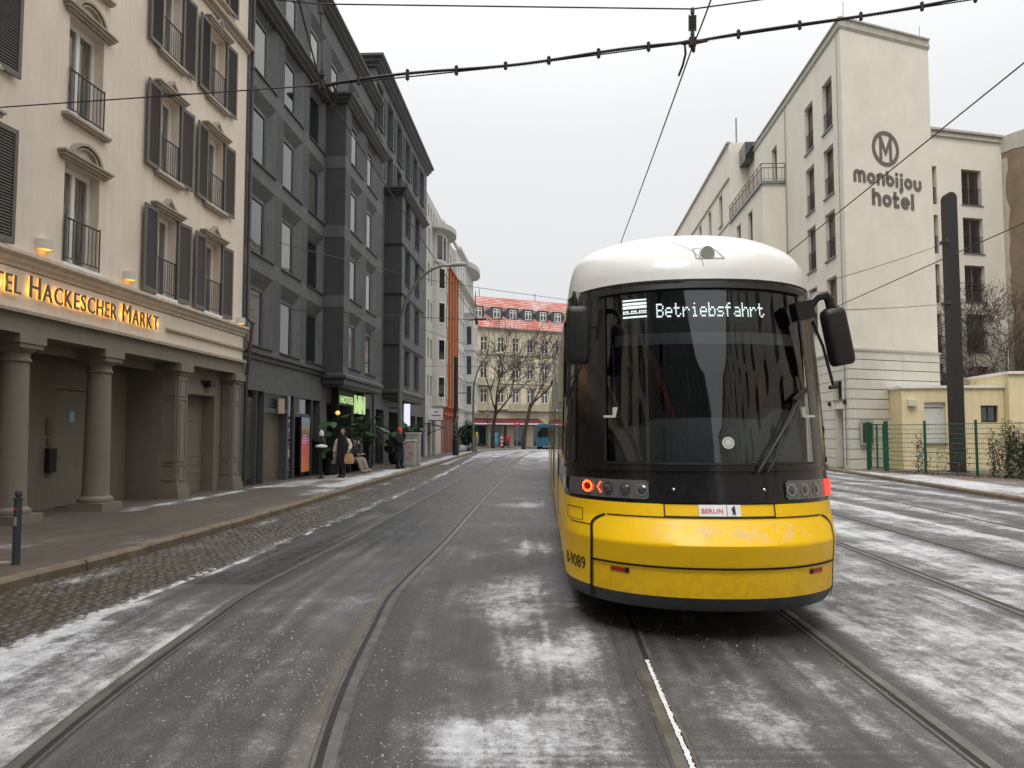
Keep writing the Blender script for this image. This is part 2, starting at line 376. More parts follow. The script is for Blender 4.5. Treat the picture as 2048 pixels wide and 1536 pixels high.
# ------------------------------------------------------------------ camera, world, light
F_ = 1600.; HC = 1.65; TH = math.atan(102/F_)
def ray(px, py):
    a = (px-1024)/F_; b = (768-py)/F_; c = math.cos(TH); s = math.sin(TH)
    return (a, c-b*s, s+b*c)
def G(px, py, z=0.):
    r = ray(px, py); t = (z-HC)/r[2]; return (r[0]*t, r[1]*t)
cam = bpy.data.cameras.new('camera'); co = bpy.data.objects.new('camera', cam); C.objects.link(co)
co.location = (0, 0, HC); co.rotation_euler = (math.pi/2+TH, 0, 0)
cam.sensor_width = 36; cam.lens = F_/2048*36; cam.clip_end = 3000; cam.clip_start = .05
S.camera = co
def world():
    w = bpy.data.worlds.new('World'); S.world = w; w.use_nodes = True
    t = w.node_tree; n = t.nodes; L = t.links
    bg = n['Background']
    sky = n.new('ShaderNodeTexSky'); sky.sky_type = 'NISHITA'; sky.sun_disc = False
    sky.sun_elevation = R(38); sky.sun_rotation = R(100); sky.dust_density = 3
    hs = n.new('ShaderNodeHueSaturation'); hs.inputs['Saturation'].default_value = .12; hs.inputs['Value'].default_value = .35
    L.new(sky.outputs[0], hs.inputs['Color'])
    tc = n.new('ShaderNodeTexCoord'); sp = n.new('ShaderNodeSeparateXYZ'); L.new(tc.outputs['Generated'], sp.inputs[0])
    no = n.new('ShaderNodeTexNoise'); no.inputs['Scale'].default_value = 1.6; no.inputs['Detail'].default_value = 5
    L.new(tc.outputs['Generated'], no.inputs['Vector'])
    ad = n.new('ShaderNodeMath'); ad.operation = 'MULTIPLY_ADD'; ad.inputs[1].default_value = .10; L.new(no.outputs[0], ad.inputs[0]); L.new(sp.outputs[2], ad.inputs[2])
    ra = n.new('ShaderNodeValToRGB'); e = ra.color_ramp.elements
    vals = [(0., (5.6, 5.68, 5.85)), (.2, (6.1, 6.18, 6.32)), (.42, (6.9, 6.95, 7.05)), (.62, (9.2, 9.2, 9.2)), (.76, (16., 16., 16.)), (1., (21, 21, 20.6))]
    while len(e) < len(vals): e.new(.5)
    for q, (p, c) in zip(e, vals): q.position = p; q.color = (*[v/24 for v in c], 1)
    L.new(ad.outputs[0], ra.inputs[0])
    mu = n.new('ShaderNodeMix'); mu.data_type = 'RGBA'; mu.blend_type = 'MULTIPLY'; mu.inputs[0].default_value = 1; mu.inputs[7].default_value = (24, 24, 24, 1)
    mu.clamp_result = False
    L.new(ra.outputs[0], mu.inputs[6])
    mx = n.new('ShaderNodeMix'); mx.data_type = 'RGBA'; mx.inputs[0].default_value = .9
    L.new(hs.outputs[0], mx.inputs[6]); L.new(mu.outputs[2], mx.inputs[7])
    L.new(mx.outputs[2], bg.inputs['Color']); bg.inputs['Strength'].default_value = .1
    sun = bpy.data.lights.new('sun', 'SUN'); sun.energy = 1.0; sun.angle = R(25); sun.color = (1, .975, .94)
    so = bpy.data.objects.new('sun', sun); C.objects.link(so)
    el, az = R(58), R(200)
    d = V((math.sin(az)*math.cos(el), math.cos(az)*math.cos(el), math.sin(el)))
    so.rotation_euler = d.to_track_quat('Z', 'Y').to_euler(); so.location = (0, 0, 40)
    sky.sun_elevation = el; sky.sun_rotation = az
world()
S.view_settings.view_transform = 'Standard'; S.view_settings.look = 'None'; S.view_settings.exposure = 0.46; S.view_settings.gamma = 1
S.render.engine = 'CYCLES'
S.cycles.max_bounces = 7; S.cycles.diffuse_bounces = 4; S.cycles.transparent_max_bounces = 12
# ------------------------------------------------------------------ ground, road, kerbs, tracks
KL = [(-20, -6.3), (0, -5.85), (8.5, -5.37), (11.1, -5.1), (18.4, -4.83), (25, -4.72), (39.7, -4.27), (58, -3.85), (74, -3.35), (84, -2.3), (92, .5)]
CB = [(-20, -4.7), (6, -3.85), (10, -3.62), (20, -3.22), (30, -2.95), (45, -2.9)]
KR = [(-20, 8.4), (0, 10.3), (19.7, 12.5), (37, 14.6), (60, 16.3), (90, 19)]
T1 = [(-20, 4.5), (-6, .3), (0, -1.1), (4, -1.68), (5.3, -1.82), (7, -1.92), (8.5, -1.98), (12.6, -1.79), (20, -1.53), (30, -1.12), (48, -.52), (70, .7), (85, 3), (100, 9)]
T2 = [(-20, .6), (0, 1.42), (4, 1.62), (5.7, 1.7), (7.3, 1.785), (15, 2.1), (26, 2.6), (48, 3.6), (70, 5.2), (85, 7.5), (100, 13)]
T3 = [(-20, 4.0), (0, 5.08), (7.4, 5.48), (12.3, 5.74), (20, 6.15), (30, 6.7), (48, 7.7), (70, 9.2), (100, 15)]
m = MB(); m.quad((-500,-500,-.03),(500,-500,-.03),(500,500,-.03),(-500,500,-.03))
tag(m.build('ground', 'concrete', fix=False), kind='structure')
def blob(x, y, cx, cy, rx, ry):
    return math.exp(-((x-cx)/rx)**2-((y-cy)/ry)**2)
def railx(T, s, y): return interp(T, y)+s*.7475
def road_attr(x, y):
    a = .12; wet = 0.; br = 0.
    cb = interp(CB, y); A = railx(T1, -1, y); B = railx(T1, 1, y); Cc = railx(T2, -1, y); D = railx(T2, 1, y); E = railx(T3, -1, y)
    if x < A:
        a = .16+.54*math.exp(-max(0, y-5.6+1.2*noise.noise(V((x*1.5, y*.6, 5))))**2/4.5)*min(1, max(0, (A+.15-x)/.45))-.22*max(0, noise.noise(V((x*2.2, y*.5, 2))))+(.30*math.exp(-((x-A+.12)/.06)**2) if y < 8.5 else 0)
        a += (.42 if y < 10 else .5)*math.exp(-((x-cb-.05-.04*noise.noise(V((0, y*1.5, 1))))/(.16 if y < 9 else .065))**2)*(.7+1.0*noise.noise(V((x*6, y*2.2, 7))))
        br = .5*math.exp(-((x-A)/.25)**2) if y < 9 else 0
        wet = .75 if y > 9 else .25
    elif x < B:
        a = .27 if y < 8 else max(.1, .27-.05*(y-8)); wet = .15 if y < 8 else min(.9, .15+(y-8)*.15)
        br = .9*math.exp(-((x-B+.09)/.07)**2) if y < 9 else .3*math.exp(-((x-B)/.1)**2)
    elif x < Cc:
        c = .05+.036*y
        a = .20+.46*blob(x, y, .38, 4.5, .58, .85)+.34*blob(x, y, -.25, 4.4, .38, .45)+.44*blob(x, y, .34, 6.2, .50, .62)+.42*blob(x, y, .05, 8.2, .50, 1.5)+.3*blob(x, y, .5, 3.6, .8, .3)
        a += .26*math.exp(-((x-c)/.014)**2)*(1 if y < 30 else 0)*(.6+1.2*noise.noise(V((1, y*3, 3))))
        a += .42*blob(x, y, .3, 12, .5, .8)+.25*blob(x, y, .45, 15, .7, .6)+.34*blob(x, y, .1, 19, .9, 1.2)
        wet = .1 if y < 9 else min(.8, (y-9)*.12)
        if x < B+.32 and y < 9: wet = .6; a -= .15
    elif x < D:
        a = .24+.30*blob(x, y, 1.55, 4.7, .45, .55)+.33*blob(x, y, 2.15, 5.2, .22, .9)+.22*blob(x, y, 1.2, 5.6, .3, .5)+.2*blob(x, y, 1.5, 3.7, .9, .25)
        wet = .15+.5*blob(x, y, 1.7, 6.9, 1, .8)
        a -= .15*blob(x, y, 1.7, 7, 1.2, .9)
    elif x < E:
        a = .53+.10*blob(x, y, 3.4, 5.6, 1.2, 2.5); wet = .1
        a -= .35*math.exp(-((x-D-.10)/.13)**2)
        if y > 16: a = .45
    else:
        s = .5+.5*math.sin(x*4.3+1.2*math.sin(y*.22)+y*.06)
        a = .36+.28*s-.05*max(0, (x-7))/3; wet = .15
        a += .28*math.exp(-((x-7.75-.03*(y-12))/.10)**2)
        a += .22*math.exp(-((x-E-.45)/.4)**2)
    if y < 22:
        q = interp(T1, y) if x < .3 else interp(T2, y); u = x-q; fade = 1 if y < 12 else max(0, (22-y)/10)
        n = noise.noise(V((u*7, y*.22, 21)))+.6*noise.noise(V((u*19, y*.35, 31)))
        a += .17*n*fade; wet = max(0, wet-.55*n*fade)
        for du in (-.33, .21, .5): a -= .13*math.exp(-((u-du-.06*math.sin(y*.5+du*9))/.022)**2)*fade*(.5+noise.noise(V((du*7, y*.5, 2))))
    for T in (T1, T2, T3):
        for s in (-1, 1):
            dx = x-railx(T, s, y)
            if T is not T1: a -= .22*math.exp(-((dx-.05*s)/.09)**2)
    if 8 < y < 40 and -3 < x < 1.2: n = noise.noise(V((x*.9, y*.75, 41))); a += .22*n; wet = max(0, min(1, wet+.5*noise.noise(V((x*.8, y*.6, 51)))))
    a += .16*noise.noise(V((x*1.6, y*1.3, 11)))+.10*noise.noise(V((x*4.5, y*4, 13)))
    if y > 26: a += min(.33, (y-26)*.011)*(1 if x > -3 else .4); wet *= .7
    if y > 60: a += .15
    # tyre tracks of a vehicle that turned across in front of the camera
    for k, yy in enumerate((4.02, 4.10, 4.20, 4.30)):
        if -.5 < x < 2.05:
            c = yy+.02*(x-.8)**2-.02*x
            a += .13*math.exp(-((y-c)/.014)**2)*(.5+.9*noise.noise(V((x*25, y*25, 3))))
            a -= .10*math.exp(-((y-c-.035)/.02)**2)
    return max(0, min(1, a)), max(0, min(1, wet)), max(0, min(1, br))
def set_attr(me, fn):
    at = me.color_attributes.new('snow', 'FLOAT_COLOR', 'POINT'); data = []
    for v in me.vertices: data += [*fn(v.co.x, v.co.y), 1.]
    at.data.foreach_set('color', data)
def strip_grid(ys, left, right, n, z):
    return [[(left(y)+(right(y)-left(y))*k/n, y, z(k/n, y)) for k in range(n+1)] for y in ys]
ys = []; y = -14.
while y < 2.6: ys.append(y); y += 1.2
y = 3.0
while y < 135: ys.append(y); y += .028 if y < 4.6 else (.05 if y < 8 else (.09 if y < 16 else (.25 if y < 30 else 1.2)))
def cbx(y): return interp(CB, y) if y < 45 else max(interp(KL, min(y, 92)), -3.6)
m = MB(); nx = 300
def xr(y): return interp(KR, y) if y < 90 else 40
rows = []
for y in ys:
    a = cbx(y); b = xr(y)
    if y > 84: a = -12
    split = 5.; nn = 230
    rows.append([(a+(split-a)*k/nn, y, 0) for k in range(nn)]+[(split+(b-split)*k/(nx-nn), y, 0) for k in range(nx-nn+1)])
m.grid(rows)
o = m.build('road', 'road', fix=False, smooth=True); set_attr(o.data, road_attr); tag(o, kind='structure')
# cobbled parking lane: individual stones in one surface
def lane_attr(x, y):
    u = (x-interp(KL, y))/(interp(CB, y)-interp(KL, y)); a = .10
    a += .40*math.exp(-((u-.22)/.13)**2)*(1 if 9 < y < 30 else .25)*(.5+.5*math.sin(y*2.1+1))
    a += .42*math.exp(-((u-.98)/.07)**2)
    if y < 10: a += .62*math.exp(-((u-1.0)/(.10+.12*max(0, noise.noise(V((1, y*1.8, 6))))))**2)*(.6+.8*noise.noise(V((x*5, y*3, 8))))
    if y > 30: a += .12
    n = noise.noise(V((x*.9, y*.5, 3)))
    return max(0, min(1, a+n*.22)), .45+.3*noise.noise(V((x, y*.4, 9))), .25
m = MB(); y = 2.0
m.grid(strip_grid([2+k*1. for k in range(44)], lambda q: interp(KL, q), cbx, 10, lambda k, q: -.006))
rnd = random.Random(3); row = 0
while y < 34:
    w = .105 if y < 14 else (.13 if y < 22 else .2); x0 = interp(KL, y)+.01; x1 = cbx(y)-.01; n = int((x1-x0)/w); p = (x1-x0)/n
    for k in range(n):
        cx = x0+p*(k+.5+rnd.uniform(-.06, .06))+(p*.22 if row % 2 else -.0)
        if cx+p*.5 > x1+.02: continue
        cy = y+rnd.uniform(-.01, .01)+.03*math.sin(k*1.7+row); hx = p*.44*rnd.uniform(.85, 1.04); hy = w*.44*rnd.uniform(.85, 1.04); t = rnd.uniform(.006, .022)
        z0 = -.005; tl = rnd.uniform(-.004, .004)
        P = []
        for j, (fy, fz) in enumerate(((-1, 0), (-.62, 1), (.62, 1), (1, 0))):
            P.append([(cx+hx*fx, cy+hy*fy, (z0+(t+tl*fx) if (fz and gz) else z0)) for fx, gz in ((-1, 0), (-.62, 1), (.62, 1), (1, 0))])
        m.grid(P)
    y += w; row += 1
o = m.build('parking_lane', 'cobble', fix=False, smooth=True); set_attr(o.data, lane_attr); tag(o, kind='structure')
m = MB(); m.grid(strip_grid([33.5+k for k in range(12)], lambda q: interp(KL, q), lambda q: cbx(q)+.0, 8, lambda k, q: .004))
o = m.build('parking_lane', 'cobble', fix=False); set_attr(o.data, lane_attr); tag(o, kind='structure')
# kerbs
def kerb(pts, side, y0, y1, name, w=.14, h=.12):
    m = MB(); y = y0; r = random.Random(5)
    while y < y1:
        L = r.uniform(.85, 1.25); a = interp(pts, y+.008); b = interp(pts, y+L-.008); dz = r.uniform(-.006, .006); dx = r.uniform(-.01, .01)
        s = side
        P = []
        for yy, xx in ((y+.008, a+dx), (y+L-.008, b+dx)):
            P.append([(xx, yy, -.03), (xx, yy, h-.03+dz), (xx+s*.03, yy, h+.004+dz), (xx+s*w, yy, h+.006+dz), (xx+s*w, yy, -.03)])
        m.grid(P); m.quad(*P[0]); m.quad(*P[1]); y += L
    return tag(m.build(name, 'granite'), kind='structure')
kerb(KL, -1, -14, 92, 'kerb_left'); kerb(KR, 1, -14, 90, 'kerb_right')
def pl_attr(x, y):
    u = (interp(KL, y)-x); a = .1; n = noise.noise(V((x*.7, y*.3, 1)))
    wallx = -7.92+.055*(y-23.3)
    if y > 12: a += .42*math.exp(-((u-.5)/.4)**2)*(1 if y > 20 else .25)
    if 16 < y < 24: a += .62*math.exp(-((x-wallx-.55)/.25)**2)*(.8+noise.noise(V((x*3, y*1.2, 2))))
    if 23.5 < y < 36: a += .50*math.exp(-((x-wallx-.9)/.6)**2)*(1 if y < 31 else 0)+.45*math.exp(-((u-.9)/.6)**2)
    if y < 12: a += .55*blob(x, y, -6.1, 9.75, .35, .2)+.55*blob(x, y, -7.2, 11, .5, .35)+.3*blob(x, y, -5.4, 12.5, .1, 1)
    if y > 40: a += .2
    a += .30*max(0, noise.noise(V((x*1.3, y*.55, 17)))-.05)*(1 if u < 1.6 else .5)
    return max(0, min(1, a+n*.15)), .35+.3*noise.noise(V((x*.5, y*.2, 4))), .45 if 1.15 < u < 2.2 else .15
m = MB(); ys2 = [-14+2*k for k in range(10)]+[6+.25*k for k in range(140)]+[41+2*k for k in range(28)]
m.grid(strip_grid(ys2, lambda q: -12.5, lambda q: interp(KL, q)-.138, 60, lambda k, q: .12))
o = m.build('pavement_left', 'pave', fix=False, smooth=True); set_attr(o.data, pl_attr); tag(o, kind='structure')
def pr_attr(x, y):
    u = x-interp(KR, y); n = noise.noise(V((x*.6, y*.3, 1)))
    fx = 17.44+(y-27.4)*-.27
    a = .68 if u < 1.9 else .36
    if x > fx-.9: a = .22
    return max(0, min(1, a+n*.25)), .2, .7 if x > fx-.9 else .15
m = MB(); m.grid(strip_grid([-14+2*k for k in range(14)]+[14+.4*k for k in range(80)]+[46+3*k for k in range(15)], lambda q: interp(KR, q)+.138, lambda q: 60, 90, lambda k, q: .12))
o = m.build('pavement_right', 'verge', fix=False, smooth=True); set_attr(o.data, pr_attr); tag(o, kind='structure')
m = MB(); m.grid(strip_grid([98+2*k for k in range(16)], lambda q: -25, lambda q: 60, 12, lambda k, q: .12))
o = m.build('pavement_far', 'pave', fix=False); set_attr(o.data, lambda x, y: (.42, .2, .1)); tag(o, kind='structure')
# tracks
def track(T, label, snowrail):
    t = thing('tram_track', label, 'tram track', (interp(T, 5), 5, 0))
    ox, oy = t.location.x, 5
    yy = [-12+.6*k for k in range(25)]+[3+.12*k for k in range(100)]+[15+.5*k for k in range(60)]+[45+2*k for k in range(26)]
    for s in (-1, 1):
        m = MB(); inn = -s
        def strip(a, b, z, mi):
            m.cur = mi
            m.grid([[(railx(T, s, y)+min(a, b)-ox, y-oy, z), (railx(T, s, y)+max(a, b)-ox, y-oy, z)] for y in yy])
        strip(s*.065, 0, .007, 0); strip(0, inn*.04, .0045, 1); strip(inn*.04, inn*.058, .007, 0)
        strip(s*.065, s*.085, .0045, 2); strip(inn*.058, inn*.07, .0045, 2)
        m.build('rail', ['steel', 'railgroove', 'railedge'], t, fix=False)
        if s == snowrail:
            m = MB(); r = random.Random(2)
            pts = [[(railx(T, s, y)+inn*(.004+r.uniform(0, .006))-ox, y-oy, .0072), (railx(T, s, y)+inn*(.034+r.uniform(-.008, .008))-ox, y-oy, .0072)] for y in [3+.02*k for k in range(150)]]
            m.grid(pts); m.build('snow_line', 'railsnow', t, fix=False)
track(T1, 'curved pair of tram rails on the wet asphalt left of the yellow tram', 0)
track(T2, 'pair of tram rails running under the yellow tram', -1)
track(T3, 'pair of tram rails on the snowy roadway right of the yellow tram', 0)
m = MB(); m.grid([[(8.55+.09*(y-10), y, .004), (8.61+.09*(y-10), y, .004)] for y in [6+1.5*k for k in range(24)]])
tag(m.build('road', 'railgroove', fix=False), kind='structure')
# ------------------------------------------------------------------ facade tools
# local frame of a building: X along the facade, Y into the wall, Z up
def froot(name, label, cat, P, D):
    return thing(name, label, cat, (P[0], P[1], 0), math.atan2(D[1], D[0]))
def wall(mb, u0, u1, z0, z1, ops, y=0., mw=0, md=None, ms=None, zones=None):
    """ops: (a,b,c,d,r,su,st) opening a..b by c..d, reveal r, right splay su, top splay st"""
    us = sorted({u0, u1}|{v for o in ops for v in (o[0], o[1]) if u0 < v < u1})
    zs = sorted({z0, z1}|{v for o in ops for v in (o[2], o[3]) if z0 < v < z1}|({v for zz in (zones or []) for v in zz if z0 < v < z1}))
    for i in range(len(us)-1):
        for j in range(len(zs)-1):
            a, b, c, d = us[i], us[i+1], zs[j], zs[j+1]; x, z = (a+b)/2, (c+d)/2
            if any(o[0] < x < o[1] and o[2] < z < o[3] for o in ops): continue
            mb.cur = mw
            if zones and md is not None and any(q[0] < z < q[1] for q in zones): mb.cur = md
            mb.quad((a,y,c),(b,y,c),(b,y,d),(a,y,d))
    for o in ops:
        a, b, c, d, r = o[:5]; su = o[5] if len(o) > 5 else 0; st = o[6] if len(o) > 6 else 0
        a = max(a, u0); b = min(b, u1)
        mb.cur = mw if ms is None else ms
        mb.quad((b,y,c),(b-su,y+r,c),(b-su,y+r,d-st),(b,y,d))
        mb.cur = mw if md is None else md
        mb.quad((a,y,c),(a,y,d),(a,y+r,d-st),(a,y+r,c))
        mb.quad((a,y,d),(b,y,d),(b-su,y+r,d-st),(a,y+r,d-st))
        mb.cur = mw
        mb.quad((a,y,c),(a,y+r,c),(b-su,y+r,c),(b,y,c))
    mb.cur = 0
def shell(mb, u0, u1, z0, z1, y0, y1, mi=0, left=True, right=True):
    mb.cur = mi
    if left: mb.quad((u0,y0,z0),(u0,y1,z0),(u0,y1,z1),(u0,y0,z1))
    if right: mb.quad((u1,y0,z0),(u1,y0,z1),(u1,y1,z1),(u1,y1,z0))
    mb.quad((u0,y1,z0),(u1,y1,z0),(u1,y1,z1),(u0,y1,z1)); mb.quad((u0,y0,z1),(u1,y0,z1),(u1,y1,z1),(u0,y1,z1)); mb.cur = 0
WC = {}
WR = random.Random(12)
def window(parent, x, y, z, w, h, style, sub=()):
    """window part at lower left corner (x,y,z); frame mesh with a pane, and other sub-parts"""
    cur = style in ('dark', 'darkflap', 'brown') and WR.random() < .3
    key = (round(w, 3), round(h, 3), style, cur)
    if key not in WC:
        f = MB(); g = MB(); fm = 'white'; gm = 'glass'
        if style == 'white':              # white casement, wide frame
            f.box(0,.09,-.02,.06,0,h); f.box(w-.09,w,-.02,.06,0,h); f.box(.09,w-.09,-.021,.06,0,.10); f.box(.09,w-.09,-.021,.06,h-.10,h)
            f.box(w/2-.055,w/2+.055,-.03,.05,.10,h-.10)
            g.quad((.09,.02,.1),(w-.09,.02,.1),(w-.09,.02,h-.1),(.09,.02,h-.1)); gm = 'glasscurtain'
        elif style == 'darkflap':         # dark window with a solid ventilation leaf at the right
            fm = 'frame'; k = w*.84
            f.box(0,.05,-.03,.05,0,h); f.box(.05,k,-.03,.05,0,.06); f.box(.05,k,-.03,.05,h-.12,h); f.box(k,w,-.01,.05,0,h); f.box(k+.08,w-.06,-.02,-.01,.1,h-.1)
            g.quad((.05,.01,.06),(k,.01,.06),(k,.01,h-.12),(.05,.01,h-.12))
        elif style == 'dark':
            fm = 'frame'
            f.box(0,.06,-.03,.05,0,h); f.box(w-.06,w,-.03,.05,0,h); f.box(.06,w-.06,-.031,.05,0,.07); f.box(.06,w-.06,-.031,.05,h-.08,h); f.box(w/2-.03,w/2+.03,-.028,.04,.07,h-.08)
            g.quad((.06,.0,.07),(w-.06,.0,.07),(w-.06,.0,h-.08),(.06,.0,h-.08))
        elif style == 'brown':            # brown casement with a rail at mid height
            fm = 'browntrim'
            f.box(0,.07,-.03,.05,0,h); f.box(w-.07,w,-.03,.05,0,h); f.box(.07,w-.07,-.031,.05,0,.08); f.box(.07,w-.07,-.031,.05,h-.08,h); f.box(w/2-.035,w/2+.035,-.028,.04,.08,h-.08)
            g.quad((.07,.0,.08),(w-.07,.0,.08),(w-.07,.0,h-.08),(.07,.0,h-.08))
        else:                             # 'cross': white frame, crossbar and mullion
            f.box(0,.08,-.03,.05,0,h); f.box(w-.08,w,-.03,.05,0,h); f.box(.08,w-.08,-.031,.05,0,.09); f.box(.08,w-.08,-.031,.05,h-.09,h)
            f.box(w/2-.06,w/2+.06,-.04,.04,.09,h-.09); f.box(.08,w-.08,-.035,.04,h*.66-.05,h*.66+.05)
            g.quad((.08,.0,.09),(w-.08,.0,.09),(w-.08,.0,h-.09),(.08,.0,h-.09))
        if cur: gm = 'glasscurtain'
        WC[key] = (f.mesh('window', fm), g.mesh('pane', gm, fix=False))
    f, g = WC[key]
    o = link('window', f, parent, (x, y, z)); link('pane', g, o)
    for fn in sub: fn(o, w, h, y)
    return o
SC = {}
def cached(key, fn):
    if key not in SC: SC[key] = fn()
    return SC[key]
def sill(mat='greytrim', over=.08, out=.08, th=.05, drop=0.):
    def f(o, w, h, y):
        me = cached(('sill', round(w, 2), mat, over, out, th, round(y, 2)), lambda: (lambda m: (m.box(-over, w+over, -y_out(o, out), 0, -th, 0), m.mesh('sill', mat))[1])(MB()))
        link('sill', me, o, (0, 0, -drop))
    return f
def y_out(o, out): return o.location.y+out if o.get('plane') is None else o.location.y-o['plane']+out
# ------------------------------------------------------------------ 1. beige hotel with columns
PB = (-7.92, 23.3); DB = (.064, 1)
hb = froot('hotel_building', 'beige hotel with grey shutters and a taupe column porch', 'building', PB, DB)
ROWS = [4.90, 7.77, 10.65, 13.6]
COLS = [(-11.55, -10.55, 1), (-8.47, -7.33, 0), (-5.08, -4.12, 1), (-2.60, -1.58, 1), (-14.9, -13.8, 0), (-18.5, -17.4, 1), (-22, -20.9, 0), (-25.6, -24.5, 1)]
HW = 1.93
ops = [(a, b, z, z+HW, .22) for a, b, s in COLS for z in ROWS]
m = MB(); wall(m, -27.5, -.02, 3.8, 17.2, ops, 0)
shell(m, -27.5, -.02, 3.8, 17.2, 0, 11)
m.build('wall', 'beige', hb)
def shutter_mesh(w, h):
    m = MB(); f = .075
    m.box(0,f,-.02,.02,0,h); m.box(w-f,w,-.02,.02,0,h); m.box(f,w-f,-.019,.019,0,f*1.2); m.box(f,w-f,-.019,.019,h-f*1.2,h)
    m.cur = 1; n = int((h-.18)/.052)
    for k in range(n):
        z = .09+k*(h-.18)/n
        m.quad((f,-.015,z),(w-f,-.015,z),(w-f,.01,z+.045),(f,.01,z+.045)); m.quad((f,.01,z+.045),(w-f,.01,z+.045),(w-f,.014,z+.052),(f,.014,z+.052))
    m.quad((f,.012,.09),(w-f,.012,.09),(w-f,.012,h-.09),(f,.012,h-.09))
    m.cur = 0
    return m.mesh('shutter', ['shutter', 'slat'])
def rail_mesh(w):
    m = MB(); m.tube([(-.0,-.02,.86),(w,-.02,.86)], .018, 6); m.tube([(0,-.02,.10),(w,-.02,.10)], .014, 6)
    n = 9
    for k in range(n+1):
        x = k*w/n; m.tube([(x,-.02,0 if k in (0, n) else .10),(x,-.02,.9 if k in (0, n) else .86)], .008 if 0 < k < n else .016, 5, False)
    return m.mesh('railing', 'iron')
def ped_mesh(w, seg):
    m = MB(); L = w+.42; x0 = -.21
    m.box(x0,x0+L,-.13,0,0,.06); m.box(x0+.05,x0+L-.05,-.085,0,-.05,0); m.box(x0-.04,x0+L+.04,-.17,0,.06,.10)
    cx = w/2
    if seg:
        for r0, r1, d in ((.40, .34, .12), (.30, .26, .09)):
            P = []
            for k in range(15):
                t = math.pi*k/14; P.append([(cx-r0*1.25*math.cos(t),-d,.10+r0*math.sin(t)*.85),(cx-r1*1.25*math.cos(t),-d,.10+r1*math.sin(t)*.85),(cx-r1*1.25*math.cos(t),0,.10+r1*math.sin(t)*.85)])
            m.grid(P); m.grid([[ (cx-r0*1.25*math.cos(math.pi*k/14),-d,.10+r0*math.sin(math.pi*k/14)*.85), (cx-r0*1.25*math.cos(math.pi*k/14),0,.10+r0*math.sin(math.pi*k/14)*.85)] for k in range(15)])
    else:
        for a, h, d, t in ((.38, .26, .12, .055), (.22, .15, .09, .04)):
            m.prism([(cx-a,.10),(cx-a+t*2.2,.10),(cx,.10+h-t*1.5),(cx+a-t*2.2,.10),(cx+a,.10),(cx,.10+h)], -d, 0)
    return m.mesh('pediment', 'browntrim2')
MT['browntrim2'] = M('pediment_taupe', (.36, .31, .25), .75, var=.12, scale=5, streak=.15)
for ci, (a, b, sh) in enumerate(COLS):
    for ri, z in enumerate(ROWS):
        if ci > 3 and ri > 2: pass
        w = b-a
        o = window(hb, a, .22, z, w, HW, 'white')
        zz = .02 if ri > 0 else 0
        s = MB()
        if ri > 0:
            s.box(-.16,w+.16,-.36,-.22,-.085,-.03); s.box(-.13,w+.13,-.33,-.22,-.13,-.085); s.cur = 1; s.box(-.14,w+.14,-.34,-.0,-.03,0); s.cur = 0
        else: s.cur = 1; s.box(-.05,w+.05,-.30,-.0,-.09,0); s.cur = 0
        link('sill', cached(('bsill', round(w, 2), ri > 0), lambda: s.mesh('sill', ['browntrim2', 'white'])), o)
        link('railing', cached(('brail', round(w, 2)), lambda: rail_mesh(w)), o, (0, -.24, 0))
        link('pediment', cached(('bped', round(w, 2), sh), lambda: ped_mesh(w, not sh)), o, (0, -.22, HW+.07))
        if sh:
            sw = .62; sm = cached(('shut', sw), lambda: shutter_mesh(sw, HW+.04))
            l = link('shutter', sm, o, (-.02-sw*math.cos(R(2)), -.29-sw*math.sin(R(2)), -.02), R(2))
            r = link('shutter', sm, o, (w+.02, -.27, -.02), R(-4))
def moulding(name, parent, u0, u1, prof, mat, y=0):
    """prof: list of (out, z) closed polygon against wall"""
    m = MB(); n = len(prof)
    P = [[(u0, y-p[0], p[1]), (u1, y-p[0], p[1])] for p in prof]
    m.grid(P); m.quad(*[q[0] for q in P]); m.quad(*[q[1] for q in P])
    return m.build(name, mat, parent)
moulding('cornice', hb, -27.5, .12, [(0,4.52),(.06,4.54),(.06,4.60),(.13,4.63),(.13,4.70),(.22,4.73),(.22,4.79),(0,4.82)], 'beigetrim')
moulding('frieze', hb, -27.5, .02, [(0,3.82),(.035,3.82),(.035,4.5),(0,4.5)], 'beige')
moulding('cornice', hb, -4.55, .06, [(.035,4.10),(.10,4.12),(.10,4.17),(.035,4.19)], 'browntrim2')
moulding('cornice', hb, -27.5, .10, [(0,3.74),(.16,3.74),(.16,3.80),(.10,3.83),(0,3.84)], 'browntrim2')
moulding('cornice', hb, -27.5, .12, [(0,13.02),(.07,13.04),(.07,13.12),(.18,13.16),(.18,13.26),(0,13.30)], 'browntrim2')
moulding('cornice', hb, -27.5, .1, [(0,16.8),(.3,17.0),(.5,17.2),(.5,17.3),(0,17.3)], 'browntrim2')
# porch: entablature, columns, pillars, inner walls
m = MB(); m.box(-27.5,.04,-.06,.5,3.46,3.739); m.box(-27.5,.04,-.09,.5,3.40,3.459); m.build('entablature', 'taupe', hb)
m = MB(); m.quad((-27.5,.5,3.47),(-.05,.5,3.47),(-.05,1.3,3.47),(-27.5,1.3,3.47)); m.box(-27.5,-.1,.49,.52,3.2,3.9); m.build('porch_ceiling', 'taupe', hb)
m = MB(); wall(m, -27.5, -3.9, .1, 3.5, [(-6.60,-5.36,.1,2.62,.07)], 1.22)
m.quad((-3.9,1.22,.1),(-3.9,.30,.1),(-3.9,.30,3.5),(-3.9,1.22,3.5))
wall(m, -3.9, -.1, .1, 3.5, [(-3.02,-1.05,.1,2.72,.36)], .30)
m.build('porch_wall', 'taupe', hb)
m = MB(); m.box(-6.58,-5.38,1.25,1.30,.14,2.60)
m.box(-6.62,-5.34,1.292,1.36,.1,2.66)
